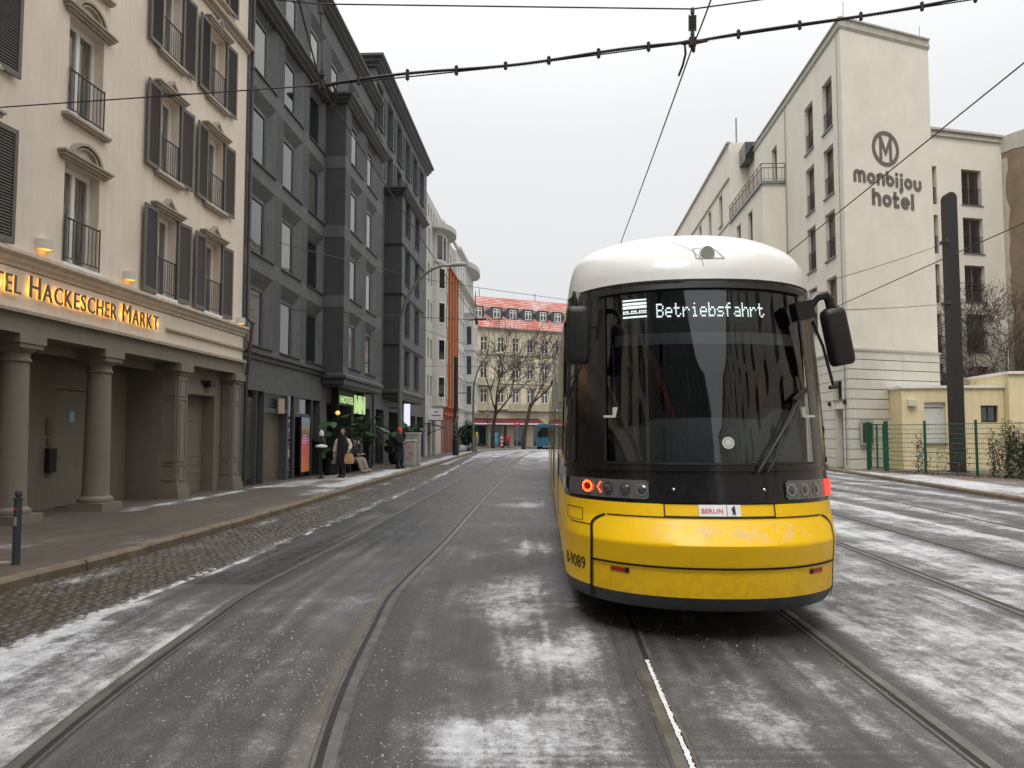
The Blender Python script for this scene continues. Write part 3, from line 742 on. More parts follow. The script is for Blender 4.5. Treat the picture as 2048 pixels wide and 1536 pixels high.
d = m.build('door', 'taupedoor', hb)
m = MB(); m.tube([(-6.47,1.25,1.2),(-6.47,1.18,1.2),(-6.33,1.18,1.2)], .011, 6); m.build('handle', 'chrome', d)
m = MB(); m.box(-6.17,-5.92,1.238,1.249,1.92,2.18); n_ = m.build('notice', 'teal', d)
m = MB()
for k, w in enumerate((.14, .17, .10, .15, .12, .16, .09)): m.box(-6.045-w/2,-6.045+w/2,1.232,1.237,2.13-k*.032,2.142-k*.032)
m.build('notice_lettering', 'signwhite', n_)
m = MB()
for k in range(11): m.box(-3.02,-1.05,.64,.665,.12+k*.237,.12+k*.237+.229)
m.box(-3.05,-1.02,.661,.72,.1,2.76)
m.build('garage_door', 'taupedoor', hb)
m = MB(); m.box(-1.75,-1.45,.10,.29,2.95,3.12); m.tube([(-1.9,.2,3.08),(-1.9,.32,3.08)], .03, 8); m.box(-1.93,-1.7,.19,.23,3.05,3.10); m.build('porch_lamp', 'black', hb)
m = MB(); m.box(-6.95,-6.70,1.10,1.218,.88,1.38); bevel(m.build('letter_box', 'black', hb), .02)
m = MB(); m.box(-6.93,-6.76,1.19,1.218,1.66,1.98); m.cur = 1; m.box(-6.90,-6.78,1.17,1.219,1.44,1.60); m.build('intercom', ['bronze', 'chrome'], hb)
def column(u):
    m = MB(); y = .24; r = .245
    m.box(u-.37,u+.37,y-.37,y+.37,.1,.27)
    m.lathe([(.33,.27),(.345,.31),(.33,.36),(.29,.38),(.275,.41)], (u,y,0), 28)
    m.lathe([(.27,.405),(.258,.6),(.25,1.2),(.24,2.0),(.225,2.92),(.225,2.93)], (u,y,0), 32, cap=False)
    m.lathe([(.225,2.925),(.26,2.94),(.26,2.98),(.235,3.0),(.235,3.08),(.30,3.12),(.33,3.17)], (u,y,0), 28)
    m.box(u-.31,u+.31,y-.31,y+.31,3.17,3.25); m.box(u-.36,u+.36,y-.335,y+.33,3.25,3.40)
    m.build('column', 'taupe', hb, smooth=True)
for u in (-9.3, -6.72, -12.4, -15.4, -18.4): column(u)
def pillar(u0, u1, y0, y1):
    m = MB(); m.box(u0,u1,y0,y1,.45,3.12); m.box(u0-.08,u1+.08,y0-.08,y1,.1,.32); m.box(u0-.05,u1+.05,y0-.05,y1,.32,.45)
    m.box(u0-.04,u1+.04,y0-.04,y1,3.12,3.2); m.box(u0-.10,u1+.10,y0-.10,y1,3.2,3.39)
    def panel(a, b, c, d, face):
        t = .035
        for q in ((a,b,c,c+t),(a,b,d-t,d),(a,a+t,c+t,d-t),(b-t,b,c+t,d-t)):
            if face == 'f': m.box(q[0],q[1],y0-.02,y0,q[2],q[3])
            else: m.box(u0-.02,u0,q[0],q[1],q[2],q[3])
    for c, d in ((.55,.95),(1.0,2.55),(2.6,3.02)):
        panel(u0+.07,u1-.07,c,d,'f')
        if y1-y0 > .3: panel(y0+.07,y1-.03,c,d,'s')
    m.build('pillar', 'taupe', hb)
pillar(-3.86, -3.40, -.06, .42); pillar(-.62, -.12, -.06, .29)
# lettering with an amber glow behind it
def caps(s, big, small):
    """one flat mesh of small capitals, first letter of each word larger"""
    out = []; x = 0
    for wd in s.split(' '):
        for i, ch in enumerate(wd):
            sz = big if i == 0 else small
            me = text_mesh(ch, sz*1.40, .012, 0.)
            xs = [v.co.x for v in me.vertices]; w = max(xs)-min(xs)
            xform(me, lambda c, x=x, m0=min(xs): V((c.x-m0+x, -c.z, c.y)))
            out.append(me); x += w+.075*sz/.33
        x += .20
    return out, x
L_, W_ = caps('HOTEL HACKESCHER MARKT', .40, .325)
k_ = (11.08-4.80)/W_
lt = MB(); gl = MB()
for me in L_:
    for f in me.polygons: lt.quad(*[me.vertices[i].co for i in f.vertices])
sg = thing('hotel_sign', 'amber backlit lettering reading HOTEL HACKESCHER MARKT on the beige frieze', 'sign', (PB[0], PB[1], 0), math.atan2(DB[1], DB[0]))
o = lt.build('lettering', 'bronze', sg, fix=False); o.location = (-11.08, -.11, 4.05); o.scale = (k_, 1, 1)
o = link('glow_strip', o.data.copy(), sg, (-11.085, -.085, 4.047)); o.scale = (k_, .6, 1.0); o.data.materials.clear(); o.data.materials.append(MT['glow'])
for u in (-11.9, -4.75):
    m = MB(); m.box(u,u+.02,-.06,-.03,4.1,4.3)
# backlight: a row of small lamps hidden in the letters
for k in range(9):
    la = bpy.data.lights.new('sign_backlight', 'POINT'); la.energy = .75; la.color = (1, .52, .12); la.shadow_soft_size = .05
    lo = bpy.data.objects.new('sign_backlight', la); C.objects.link(lo); lo.parent = sg; lo.location = (-10.9+k*.74, -.085, 4.2)
def wall_lamp(u, z, label):
    t = thing('wall_lamp', label, 'wall lamp', (0,0,0), 0, 'half round wall lamps on the beige hotel'); t.parent = None
    ang = math.atan2(DB[1], DB[0]); p = Matrix.Rotation(ang, 4, 'Z')@V((u, 0, 0)); t.location = (PB[0]+p.x, PB[1]+p.y, z); t.rotation_euler = (0,0,ang)
    m = MB(); P = []
    for q in (0, .07, .15, .18): P.append([(.19*math.cos(math.pi+math.pi*k/12), .19*math.sin(math.pi+math.pi*k/12), q) for k in range(13)])
    m.grid(P); m.quad(*[P[-1][k] for k in range(13)]); m.build('lamp_shade', 'lampcream', t, smooth=True)
    m = MB(); m.quad(*[(.17*math.cos(math.pi+math.pi*k/12), .17*math.sin(math.pi+math.pi*k/12), .02) for k in range(13)]); m.build('bulb', 'glow', t, fix=False)
    la = bpy.data.lights.new('lamp_light', 'POINT'); la.energy = .15; la.color = (1, .55, .18); la.shadow_soft_size = .04
    lo = bpy.data.objects.new('lamp_light', la); C.objects.link(lo); lo.parent = t; lo.location = (0, -.1, -.02)
wall_lamp(-9.05, 4.98, 'cream half round wall lamp above the word HOTEL at the left edge')
wall_lamp(-6.2, 4.98, 'cream half round wall lamp above the middle of the sign lettering')
wall_lamp(-.25, 4.86, 'cream half round wall lamp at the corner beside the drainpipe')
# drainpipe
m = MB(); m.tube([(.10,-.12,.2),(.10,-.12,3.3),(.10,-.16,3.5),(.10,-.28,4.9),(.10,-.12,5.1),(.10,-.12,17)], .055, 10)
for z in (3.2, 4.9, 7.4, 10, 12.6): m.lathe([(.07,0),(.07,.06)], (.10,-.12 if z != 4.9 else -.28,z), 10)
m.build('drainpipe', 'downpipe', hb, smooth=True)
# ------------------------------------------------------------------ 2. dark grey hotel, lower block
PD = (-7.92, 23.3); DD = (.047, 1)
NR = [4.4+2.83*k for k in range(4)]
dk = froot('hotel_building', 'dark grey hotel with deep splayed windows and a bay over its entrance', 'building', PD, DD)
def niche(u, z, hh=1.87, ho=2.30): return (u, u+2.12, z, z+ho, .17, .42, ho-hh)
U1 = [.48+2.85*k for k in range(6)]
m = MB(); ops = []
for i, u in enumerate(U1):
    for z in NR:
        if 8.35 < u < 15.2: continue
        ops.append(niche(u, z))
    ops.append(niche(u, 15.52, 1.85, 2.25))
zones = [(z, z+2.30) for z in NR]+[(15.52, 17.77)]
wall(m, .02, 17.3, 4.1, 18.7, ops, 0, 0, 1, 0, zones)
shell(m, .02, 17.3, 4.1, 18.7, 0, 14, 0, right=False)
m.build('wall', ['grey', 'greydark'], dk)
for i, u in enumerate(U1):
    for z in NR+[15.52]:
        if 8.35 < u < 15.2 and z < 15: continue
        o = window(dk, u, .17, z, 1.70, 1.87 if z < 15 else 1.85, 'darkflap')
        s = cached('dsill', lambda: (lambda q: (q.box(-.03,2.13,-.23,0,-.04,.0), q.mesh('sill', 'greytrim'))[1])(MB())); link('sill', s, o)
COR = [(0,0),(.10,.03),(.10,.10),(.22,.16),(.22,.24),(.34,.30),(.34,.38),(0,.42)]
def cor(name, parent, u0, u1, z, mat, y=0, k=1.): return moulding(name, parent, u0, u1, [(a*k, z+b*k) for a, b in COR], mat, y)
cor('cornice', dk, .02, 17.5, 15.02, 'greytrim')
cor('cornice', dk, .02, 17.6, 18.55, 'greytrim', 0, 1.25)
moulding('ledge', dk, .02, 8.3, [(0,3.95),(.06,3.97),(.06,4.08),(.16,4.12),(.16,4.19),(0,4.24)], 'greytrim')
moulding('ledge', dk, 15.5, 17.3, [(0,3.95),(.06,3.97),(.06,4.08),(.16,4.12),(.16,4.19),(0,4.24)], 'greytrim')
# roof railing
m = MB()
for k in range(34): m.tube([(1+.5*k,.1,19.05),(1+.5*k,.1,19.6)], .012, 4, False)
for z in (19.2, 19.4, 19.6): m.tube([(1,.1,z),(17.4,.1,z)], .010, 4, False)
m.build('roof_railing', 'zinc', dk)
# ground floor
m = MB()
GO = [(.30,1.38,.1,3.02,.12),(1.42,2.0,.1,3.02,.2),(2.04,4.25,.1,2.42,.30),(2.04,4.25,2.5,2.98,.08),(4.4,5.0,.1,3.02,.08),(5.1,7.1,.1,2.98,.14),(7.2,8.2,.1,2.98,.35),
      (9.1,13.2,.1,2.98,.9),(13.6,15.0,.1,2.95,.35),(15.5,16.9,.1,2.95,.35)]
wall(m, .02, 17.0, .1, 3.96, GO, .02, 0)
m.build('ground_floor_wall', 'fascia', dk)
def louvre(u0, u1, z0, z1, y, name='louvre'):
    m = MB(); n = int((z1-z0)/.07); m.quad((u0,y,z0),(u1,y,z0),(u1,y,z1),(u0,y,z1))
    for k in range(n):
        z = z0+k*(z1-z0)/n; m.box(u0,u1,y-.05,y-.004,z,z+.022)
    m.build(name, 'bluegrey', dk)
louvre(.42, 1.26, .35, 2.8, .13); louvre(2.04, 4.25, 2.5, 2.98, .10); louvre(5.1, 5.9, 2.45, 2.98, .13)
m = MB(); m.box(2.08,3.1,.28,.33,.12,2.40); m.box(3.12,4.21,.28,.33,.12,2.40); d = m.build('door', 'browndoor', dk)
m = MB(); m.tube([(3.0,.26,1.1),(3.0,.22,1.1),(2.9,.22,1.1)], .015, 6); m.build('handle', 'chrome', d)
m = MB(); m.box(3.15,3.75,-.06,-.02,2.36,2.86); m.build('paper_notice', 'paper', dk)
def shopglass(par, a, b, y, c, d):
    m = MB(); m.quad((a,y,c),(b,y,c),(b,y,d),(a,y,d)); m.build('shop_glass', 'glass', par, fix=False)
for a, b, y, d in ((1.42,2.0,.2,3.02),(5.1,7.1,.15,2.98),(7.2,8.2,.36,2.98),(13.6,15,.36,2.95),(15.5,16.9,.36,2.95),(4.4,5.0,.09,3.02),(9.1,13.2,.92,2.98)): shopglass(dk, a, b, y, .1, d)
m = MB()
for u in (9.1, 10.1, 11.1, 12.1, 13.15): m.box(u,u+.06,.86,.93,.1,2.98)
for z in (.5, 1.4, 2.2, 2.6): m.box(9.1,13.2,.87,.92,z,z+.05)
m.box(5.1,5.16,.06,.16,.1,2.98); m.box(7.04,7.1,.06,.16,.1,2.98); m.box(5.16,7.04,.08,.15,2.35,2.43)
m.build('shop_frame', 'frame', dk)
# poster of a tanned beach scene above a pink to orange panel
po = thing('poster', 'tall poster with a blue sky picture above a pink and orange panel', 'poster', (PD[0], PD[1], 0), math.atan2(DD[1], DD[0]))
t = NT('poster_gradient'); tc = t.add('ShaderNodeTexCoord'); sp = t.add('ShaderNodeSeparateXYZ'); t.link(tc.outputs['Object'], sp.inputs[0])
mr = t.add('ShaderNodeMapRange'); mr.inputs[1].default_value = .3; mr.inputs[2].default_value = 2.3; t.link(sp.outputs[2], mr.inputs[0])
c = t.ramp(mr.outputs[0], [(0, (.85, .33, .10)), (.3, (.80, .20, .14)), (.60, (.72, .14, .26)), (.66, (.16, .09, .07)), (.78, (.42, .28, .14)), (1., (.16, .33, .55))])
t.link(c, t.p.inputs['Base Color']); t.p.inputs['Emission Strength'].default_value = .0; t.p.inputs['Roughness'].default_value = .35; MT['poster'] = t.m
m = MB(); m.box(5.62,6.62,-.06,-.015,.32,2.3); m.build('poster_panel', 'poster', po)
m = MB(); m.box(5.57,5.62,-.07,-.01,.28,2.34); m.box(6.62,6.67,-.07,-.01,.28,2.34); m.box(5.62,6.62,-.07,-.01,.28,.32); m.box(5.62,6.62,-.07,-.01,2.3,2.34); m.build('poster_frame', 'frame', po)
m = MB()
for k in range(4): m.box(5.75,5.75+(.6,.5,.68,.4)[k],-.066,-.061,1.62-k*.09,1.65-k*.09)
m.build('poster_lettering', 'signwhite', po)
# bay
def bay(parent, u0, u1, y, z0, z1, us, rows, mats_, style, wins, h, side_rows=True):
    m = MB(); wall(m, u0, u1, z0, z1, wins, y, 0, 1, 0, [(z, z+2.30) for z in rows] if style == 'darkflap' else None)
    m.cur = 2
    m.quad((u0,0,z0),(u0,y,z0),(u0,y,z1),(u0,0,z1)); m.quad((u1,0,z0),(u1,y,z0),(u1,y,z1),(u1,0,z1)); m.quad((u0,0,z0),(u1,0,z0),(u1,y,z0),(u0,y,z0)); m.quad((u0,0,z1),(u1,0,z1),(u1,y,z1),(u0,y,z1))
    return m.build('bay', mats_, parent)
BU = [9.25, 12.15]
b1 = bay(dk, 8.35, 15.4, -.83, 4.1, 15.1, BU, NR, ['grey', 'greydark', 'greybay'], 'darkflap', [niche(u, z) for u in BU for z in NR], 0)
for u in BU:
    for z in NR:
        o = window(b1, u, -.66, z, 1.70, 1.87, 'darkflap'); 
m = MB()
for u in BU:
    for z in NR: m.box(u-.03,u+2.13,-.89,-.66,z-.04,z)
m.build('sill', 'greytrim', b1)
for z in NR[1:]: m = MB(); m.box(8.335,8.35,-.83,0,z-.5,z-.02); m.build('side_band', 'grey', b1)
def bay_ring(parent, u0, u1, y, z, k=1., mat='greytrim', prof=COR):
    m = MB()
    P = [(a*k, z+b*k) for a, b in prof]
    m.grid([[(u0-a, 0, zz), (u0-a, y-a, zz), (u1+a, y-a, zz), (u1+a, 0, zz)] for a, zz in P])
    return m.build('cornice', mat, parent)
bay_ring(b1, 8.35, 15.4, -.83, 15.02)
bay_ring(b1, 8.35, 15.4, -.83, 3.85, .9, prof=[(0,0),(-.0,-.25),(.06,-.2),(.06,0),(.16,.06),(.16,.18),(0,.3)])
m = MB(); m.box(8.35,15.4,-.83,0,3.6,4.09); m.build('bay_base', 'greytrim', b1)
# ------------------------------------------------------------------ 3. dark grey taller block
dk2 = froot('office_building', 'taller dark grey building with ribbed window surrounds behind the lamp post', 'building', PD, DD)
ROW2 = [(4.4, 1.95), (7.2, 1.95), (10.05, 1.95), (12.9, 1.95), (15.55, 1.85), (17.95, 2.25)]
U2 = [17.75+2.8*k for k in range(6)]
ops = []
for u in U2:
    for z, h in ROW2:
        if 19.7 < u < 26.6 and z < 15: continue
        ops.append((u, u+1.25, z, z+h, .2))
m = MB(); wall(m, 17.3, 34.7, 4.1, 20.9, ops, 0); shell(m, 17.3, 34.7, 4.1, 20.9, 0, 12); m.build('wall', 'grey', dk2)
def surround(m, u, z, w, h, y=0):
    for k, (o_, d) in enumerate(((.16, .02), (.09, .045))):
        t = .045
        m.box(u-o_,u-o_+t,y-d,y,z-.02,z+h+o_); m.box(u+w+o_-t,u+w+o_,y-d,y,z-.02,z+h+o_); m.box(u-o_+t,u+w+o_-t,y-d,y,z+h+o_-t,z+h+o_)
sm = MB()
for u in U2:
    for z, h in ROW2:
        if 19.7 < u < 26.6 and z < 15: continue
        o = window(dk2, u, .2, z, 1.25, h, 'dark'); surround(sm, u, z, 1.25, h)
        link('sill', cached(('d2s'), lambda: (lambda q: (q.box(-.12,1.37,-.30,0,-.05,.0), q.mesh('sill', 'greytrim'))[1])(MB())), o)
for u in U2[:-1]:
    for z, h in ROW2:
        if (19.7 < u < 26.6 or 19.7 < u+2.8 < 26.6) and z < 15: continue
        for a in (1.85, 2.15): sm.box(u+a,u+a+.05,-.03,0,z+.1,z+h-.05)
        sm.box(u+1.9,u+2.15,-.03,0,z+h-.1,z+h-.05); sm.box(u+1.9,u+2.15,-.03,0,z+.1,z+.15)
sm.build('window_surrounds', 'greydark', dk2)
m = MB(); m.grid([[(17.28-a*1.5, 5, 20.75+b*1.5), (17.28-a*1.5, -a*1.5, 20.75+b*1.5), (34.9, -a*1.5, 20.75+b*1.5)] for a, b in COR]); m.build('cornice', 'greytrim', dk2)
W2 = [(u, u+1.2, z, z+1.95, .15) for u in (21.0, 24.2) for z, h in ROW2[:4]]
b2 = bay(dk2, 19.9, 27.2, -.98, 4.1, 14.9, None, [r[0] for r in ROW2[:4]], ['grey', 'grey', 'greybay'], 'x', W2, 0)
sm = MB()
for a, b, c, d, r in W2: window(b2, a, -.83, c, 1.2, 1.95, 'dark'); surround(sm, a, c, 1.2, 1.95, -.98); sm.box(a-.1,a+1.3,-1.04,-.84,c-.05,c)
sm.build('window_surrounds', 'greydark', b2)
for z in (12.0, 9.27, 6.48): bay_ring(b2, 19.9, 27.2, -.98, z, .25)
bay_ring(b2, 19.9, 27.2, -.98, 14.8)
bay_ring(b2, 19.9, 27.2, -.98, 3.85, .9, prof=[(0,0),(-.0,-.25),(.06,-.2),(.06,0),(.16,.06),(.16,.18),(0,.3)])
m = MB(); m.box(19.9,27.2,-.98,0,3.55,4.09); m.build('bay_base', 'greytrim', b2)
GO2 = [(18.3,20.3,.1,3.0,.35),(21.7,24.9,.1,2.95,.8),(25.8,27.6,.1,2.5,.3),(28.8,30.6,.1,2.9,.35),(31.2,34.0,.1,2.9,.6)]
m = MB(); wall(m, 17.0, 34.7, .1, 4.12, GO2, .02); m.build('ground_floor_wall', 'fascia', dk2)
for a, b, c, d, r in GO2: shopglass(dk2, a, b, r+.02, c, d)
m = MB(); m.tube([(17.15,-.1,.2),(17.15,-.1,18.3),(17.15,-.45,18.7)], .06, 8); m.build('drainpipe', 'greytrim', dk2)
# glowing green lettering of the hotel under the bay, lilac box sign
gs = thing('hotel_sign', 'glowing pale green lettering reading HOTEL under the grey bay', 'sign', (PD[0], PD[1], 0), math.atan2(DD[1], DD[0]))
me = text_mesh('HOTEL', .62, .02, .0, space=1.1); xs = [v.co.x for v in me.vertices]; k = 2.5/(max(xs)-min(xs))
k *= .88; xform(me, lambda c: V((9.75+c.x*k, -.36-c.z, 2.98+c.y*.72))); me.materials.append(MT['neon']); link('lettering', me, gs)
m = MB()
for a, w in ((12.25,.12),(12.95,.12),(13.3,.12),(13.95,.12)):
    m.tube([(a,-.38,2.60),(a,-.38,3.42)], w*.5, 8)
m.tube([(12.3,-.38,3.36),(12.6,-.38,2.7),(12.9,-.38,3.36)], .045, 8); m.tube([(13.35,-.38,3.36),(13.9,-.38,2.66)], .045, 8); m.build('tall_letters', 'neon', gs)
m = MB(); m.box(9.6,14.1,-.34,-.31,2.90,2.94); m.box(9.7,9.74,-.31,0,2.5,3.6); m.box(14.0,14.04,-.31,0,2.5,3.6); m.build('sign_frame', 'black', gs)
ls = thing('box_sign', 'lilac glowing vertical box sign beside the green lamp post', 'sign', (PD[0], PD[1], 0), math.atan2(DD[1], DD[0]))
m = MB(); m.box(20.6,20.75,-1.35,-1.03,2.15,3.35); bevel(m.build('sign_box', 'lilac', ls), .02); m = MB(); m.box(20.65,20.7,-1.04,-.2,3.1,3.16); m.build('bracket', 'black', ls)
# ------------------------------------------------------------------ 4-6. white curved bay, orange brick, ornate white
def dirn(a, b):
    d = (b[0]-a[0], b[1]-a[1]); L = math.hypot(*d); return (d[0]/L, d[1]/L), L
A4 = (-6.29, 58.0); A5 = (-5.86, 66.0); A6 = (-5.3, 75.9); A7 = (-4.45, 91)
D4, L4 = dirn(A4, A5); D5, L5 = dirn(A5, A6); D6, L6 = dirn(A6, A7)
wb = froot('apartment_building', 'off white house with a rounded corner bay between dark hotel and orange brick', 'building', A4, D4)
ops = [(a, a+.7, z, z+1.5, .18) for a in (.8, 2.2) for z in (4.6, 7.4, 10.2, 13.0)]+[(a, a+.5, 18.0, 18.9, .15) for a in (.6, 1.9, 3.2, 4.5, 5.8)]+[(1.0, 1.6, 15.3, 17.2, .18)]
ops += [(1.2, 2.4, .1, 2.6, .3), (3.2, 5.0, .1, 2.8, .3)]
m = MB(); wall(m, .02, L4, .1, 19.6, ops); shell(m, .02, L4, .1, 19.6, 0, 12); m.build('wall', 'whitewall', wb)
for o_ in ops[:-2]: window(wb, o_[0], .18 if o_[3] < 18 else .15, o_[2], o_[1]-o_[0], o_[3]-o_[2], 'dark')
m = MB(); m.quad((1.2,.3,.1),(2.4,.3,.1),(2.4,.3,2.6),(1.2,.3,2.6)); m.quad((3.2,.3,.1),(5,.3,.1),(5,.3,2.8),(3.2,.3,2.8)); m.build('door', 'black', wb)
def halfround(name, parent, cx, r0, z0, z1, mat, cap=True, sy=.34, n=16):
    m = MB(); P = []
    for z in (z0, z1): P.append([(cx-r0*math.cos(math.pi*k/n), -r0*sy*math.sin(math.pi*k/n), z) for k in range(n+1)])
    m.grid(P)
    if cap: m.quad(*P[0]); m.quad(*P[1])
    return m.build(name, mat, parent, smooth=True)
bw = halfround('rounded_bay', wb, 5.4, 2.2, 3.9, 17.6, 'whitewall')
halfround('bay_roof', wb, 5.4, 2.9, 17.6, 18.0, 'whitewall', sy=.52); halfround('bay_sill', wb, 5.4, 2.35, 15.05, 15.2, 'stucco')
for z in (15.2,):
    for k in (3, 5, 7, 9, 11):
        t = math.pi*k/16; x = 5.4-2.21*math.cos(t); y = -.34*2.21*math.sin(t)
        m = MB(); m.box(-.36,.36,-.05,.02,0,2.1); m.cur = 1; m.box(-.28,.28,-.07,-.05,.1,2.0)
        m.build('window', ['white', 'glass'], wb, loc=(x, y, z), rz=t-math.pi/2)
for z in (4.7, 7.6, 10.5, 13.2):
    for k in (4, 9):
        t = math.pi*k/16; x = 5.4-2.21*math.cos(t); y = -.34*2.21*math.sin(t)
        m = MB(); m.box(-.42,.42,-.05,.02,0,1.7); m.cur = 1; m.box(-.33,.33,-.07,-.05,.1,1.6)
        m.build('window', ['white', 'glass'], wb, loc=(x, y, z-.2), rz=t-math.pi/2)
s_ = thing('shop_sign', 'small white square shop sign projecting from the off white house', 'sign', (A4[0], A4[1], 0), math.atan2(D4[1], D4[0]))
m = MB(); m.box(1.0,1.06,-1.15,-.1,2.75,3.6); m.cur = 1; m.box(.995,1.065,-1.15,-.1,2.68,2.75); m.cur = 2; m.box(.993,.998,-1.0,-.3,3.05,3.12); m.box(.993,.998,-.75,-.55,3.3,3.4); m.build('sign_panel', ['signwhite', 'maroon', 'signred'], s_)
m = MB(); m.quad((.6,-.02,2.55),(2.8,-.02,2.55),(2.8,-1.3,2.2),(.6,-1.3,2.2)); m.quad((.6,-.02,2.5),(2.8,-.02,2.5),(2.8,-1.3,2.15),(.6,-1.3,2.15)); m.tube([(.6,-1.3,2.18),(2.8,-1.3,2.18)], .05, 6); m.tube([(.62,0,1.7),(.62,-1.25,2.2)], .03, 5)
m.build('awning', 'black', wb)
br = froot('brick_building', 'narrow orange brick front with long vertical ribs and arched doorways', 'building', A5, D5)
ops = []
bo = [(a, a+.62, z, z+1.9, .2) for a in (1.1, 3.0, 4.9, 6.8, 8.5) for z in (4.9, 7.7, 10.5, 13.2)]
m = MB(); wall(m, .02, L5, .1, 16.5, ops+bo); shell(m, .02, L5, .1, 16.5, 0, 12); m.build('wall', 'orange', br)
for o_ in bo: window(br, o_[0], .2, o_[2], .62, 1.9, 'dark')
m = MB()
for u in (.25, 2.05, 3.95, 5.85, 7.65, 9.3): m.box(u,u+.55,-.22,0,4.2,16.2); 
m.build('pilasters', 'orangel', br)
m = MB()
for u in (.85, 2.65, 4.55, 6.4, 8.25): m.box(u,u+.2,-.12,0,4.2,16.0)
for z in (3.3, 4.0, 16.2): m.box(0,L5,-.30,0,z,z+.18)
for z in (7.0, 9.8, 12.6): m.box(0,L5,-.06,0,z,z+.35)
m.build('ribs', 'orange', br)
m = MB()
for a in (2.0, 3.3, 5.4, 7.2):
    m.box(a,a+.75,-.03,.26,.1,2.5); m.prism([(a+.375-.375*math.cos(math.pi*k/10), 2.5+.5*math.sin(math.pi*k/10)) for k in range(11)], -.03, .26)
m.build('arched_doors', 'slate', br)
m = MB(); ops = [(a, a+.6, 17.0, 18.3, .15) for a in (1, 3, 5, 7, 8.9)]
wall(m, .02, L5, 16.5, 19.3, ops, .25); shell(m, .02, L5, 16.5, 19.3, .25, 12); m.build('attic_wall', 'whitewall', br)
for o_ in ops: window(br, o_[0], .4, o_[2], .6, 1.3, 'dark')
moulding('cornice', br, -.1, L5, [(0,19.3),(.2,19.45),(.2,19.6),(0,19.65)], 'stucco')
orn = froot('ornate_building', 'white ornate stucco house with rusticated ground floor and two bays', 'building', A6, D6)
ops = [(a, a+.85, z, z+1.9, .2) for a in (.9, 2.9, 4.9, 11.2, 13.2) for z in (4.8, 7.9, 11.0, 13.7)]+[(a, a+.6, 17.0, 18.4, .15) for a in (1, 3.2, 5.4, 7.6, 9.8, 12, 14)]
m = MB(); wall(m, .02, L6, .1, 19.4, ops); shell(m, .02, L6, .1, 19.4, 0, 12); m.build('wall', 'stucco', orn)
for o_ in ops: window(orn, o_[0], .2 if o_[3] < 17 else .15, o_[2], o_[1]-o_[0], o_[3]-o_[2], 'cross')
for o_ in ops[:20]:
    m = MB(); m.box(o_[0]-.15,o_[1]+.15,-.14,0,o_[3]+.1,o_[3]+.28); m.build('window_hood', 'stucco', orn)
    m = MB(); m.box(o_[0]-.12,o_[1]+.12,-.1,0,o_[2]-.12,o_[2]); m.build('window_sill', 'stucco', orn)
for k in range(8): m = MB(); m.box(0,L6+.1,-.05,0,.3+k*.42,.3+k*.42+.36); m.build('stone_course', 'stucco', orn)
cor('cornice', orn, 0, L6, 3.9, 'stucco', 0, .9); cor('cornice', orn, 0, L6, 7.0, 'stucco', 0, .6); cor('cornice', orn, 0, L6, 16.0, 'creamtrim', 0, 1.3)
bo = [(9.0, 9.9, z, z+1.9, .15) for z in (4.8, 7.9, 11.0)]+[(7.3, 8.2, z, z+1.9, .15) for z in (4.8, 7.9, 11.0)]
b = bay(orn, 6.6, 10.6, -.95, 3.9, 14.2, None, [], ['stucco']*3, 'x', bo, 0)
for o_ in bo: window(b, o_[0], -.8, o_[2], .9, 1.9, 'cross')
m = MB()
for z in (4.8, 7.9, 11.0): m.box(6.59,6.60,-.72,-.25,z,z+1.9)
m.build('side_windows', 'glass', b)
bay_ring(b, 6.6, 10.6, -.95, 14.0, .8, 'stucco'); bay_ring(b, 6.6, 10.6, -.95, 7.0, .5, 'stucco'); bay_ring(b, 6.6, 10.6, -.95, 3.9, .6, 'stucco'); bay_ring(b, 6.6, 10.6, -.95, 10.3, .5, 'stucco')
halfround('corner_roof', orn, L6-4, 4.2, 19.3, 19.8, 'whitewall', sy=.26); moulding('cornice', orn, 0, L6-3, [(0,19.2),(.4,19.5),(.4,19.75),(0,19.8)], 'whitewall')
# ------------------------------------------------------------------ 7. pale yellow house closing the street
A8 = (-14.0, 102.2); a_ = R(27); D8 = (math.cos(a_), math.sin(a_)); L8 = 38
ye = froot('apartment_building', 'pale yellow house with snowy red tile roof and dormers closing the street', 'building', A8, D8)
UW = [5.3+2.75*k for k in range(11)]
ops = [(u+dx, u+dx+1.0, z, z+h, .2) for u, dx in [(9.0, 0), (11.0, 0), (13.55, 0), (15.85, 0), (18.1, 0), (20.4, 0), (22.7, 0), (25, 0), (27.3, 0), (29.6, 0), (6.2, 0), (3.4, 0)] for z, h in ((6.0, 1.9), (9.3, 2.1), (13.0, 1.95))]
lo = [(u, u+1.9, .1, 2.9, .35) for u in (4, 7, 10, 13, 16, 19, 22, 25, 28, 31)]
m = MB(); wall(m, 0, L8, .1, 16.0, ops+lo); shell(m, 0, L8, .1, 16.0, 0, 12); m.build('wall', 'yellowbldg', ye)
for o_ in ops: window(ye, o_[0], .2, o_[2], 1.0, o_[3]-o_[2], 'cross')
for o_ in lo: shopglass(ye, o_[0], o_[1], .36, .1, 2.9)
for i, o_ in enumerate(ops):
    m = MB(); a, b, c, d = o_[:4]
    m.box(a-.16,b+.16,-.10,0,c-.14,c)
    if c < 12: m.box(a-.14,a,-.06,0,c,d); m.box(b,b+.14,-.06,0,c,d); m.box(a-.25,b+.25,-.2,0,d+.18,d+.34)
    if 9 < c < 10: m.prism([(a-.25,d+.34),(b+.25,d+.34),((a+b)/2,d+.85)], -.18, 0)
    m.build('window_surround', 'yellowtrim', ye)
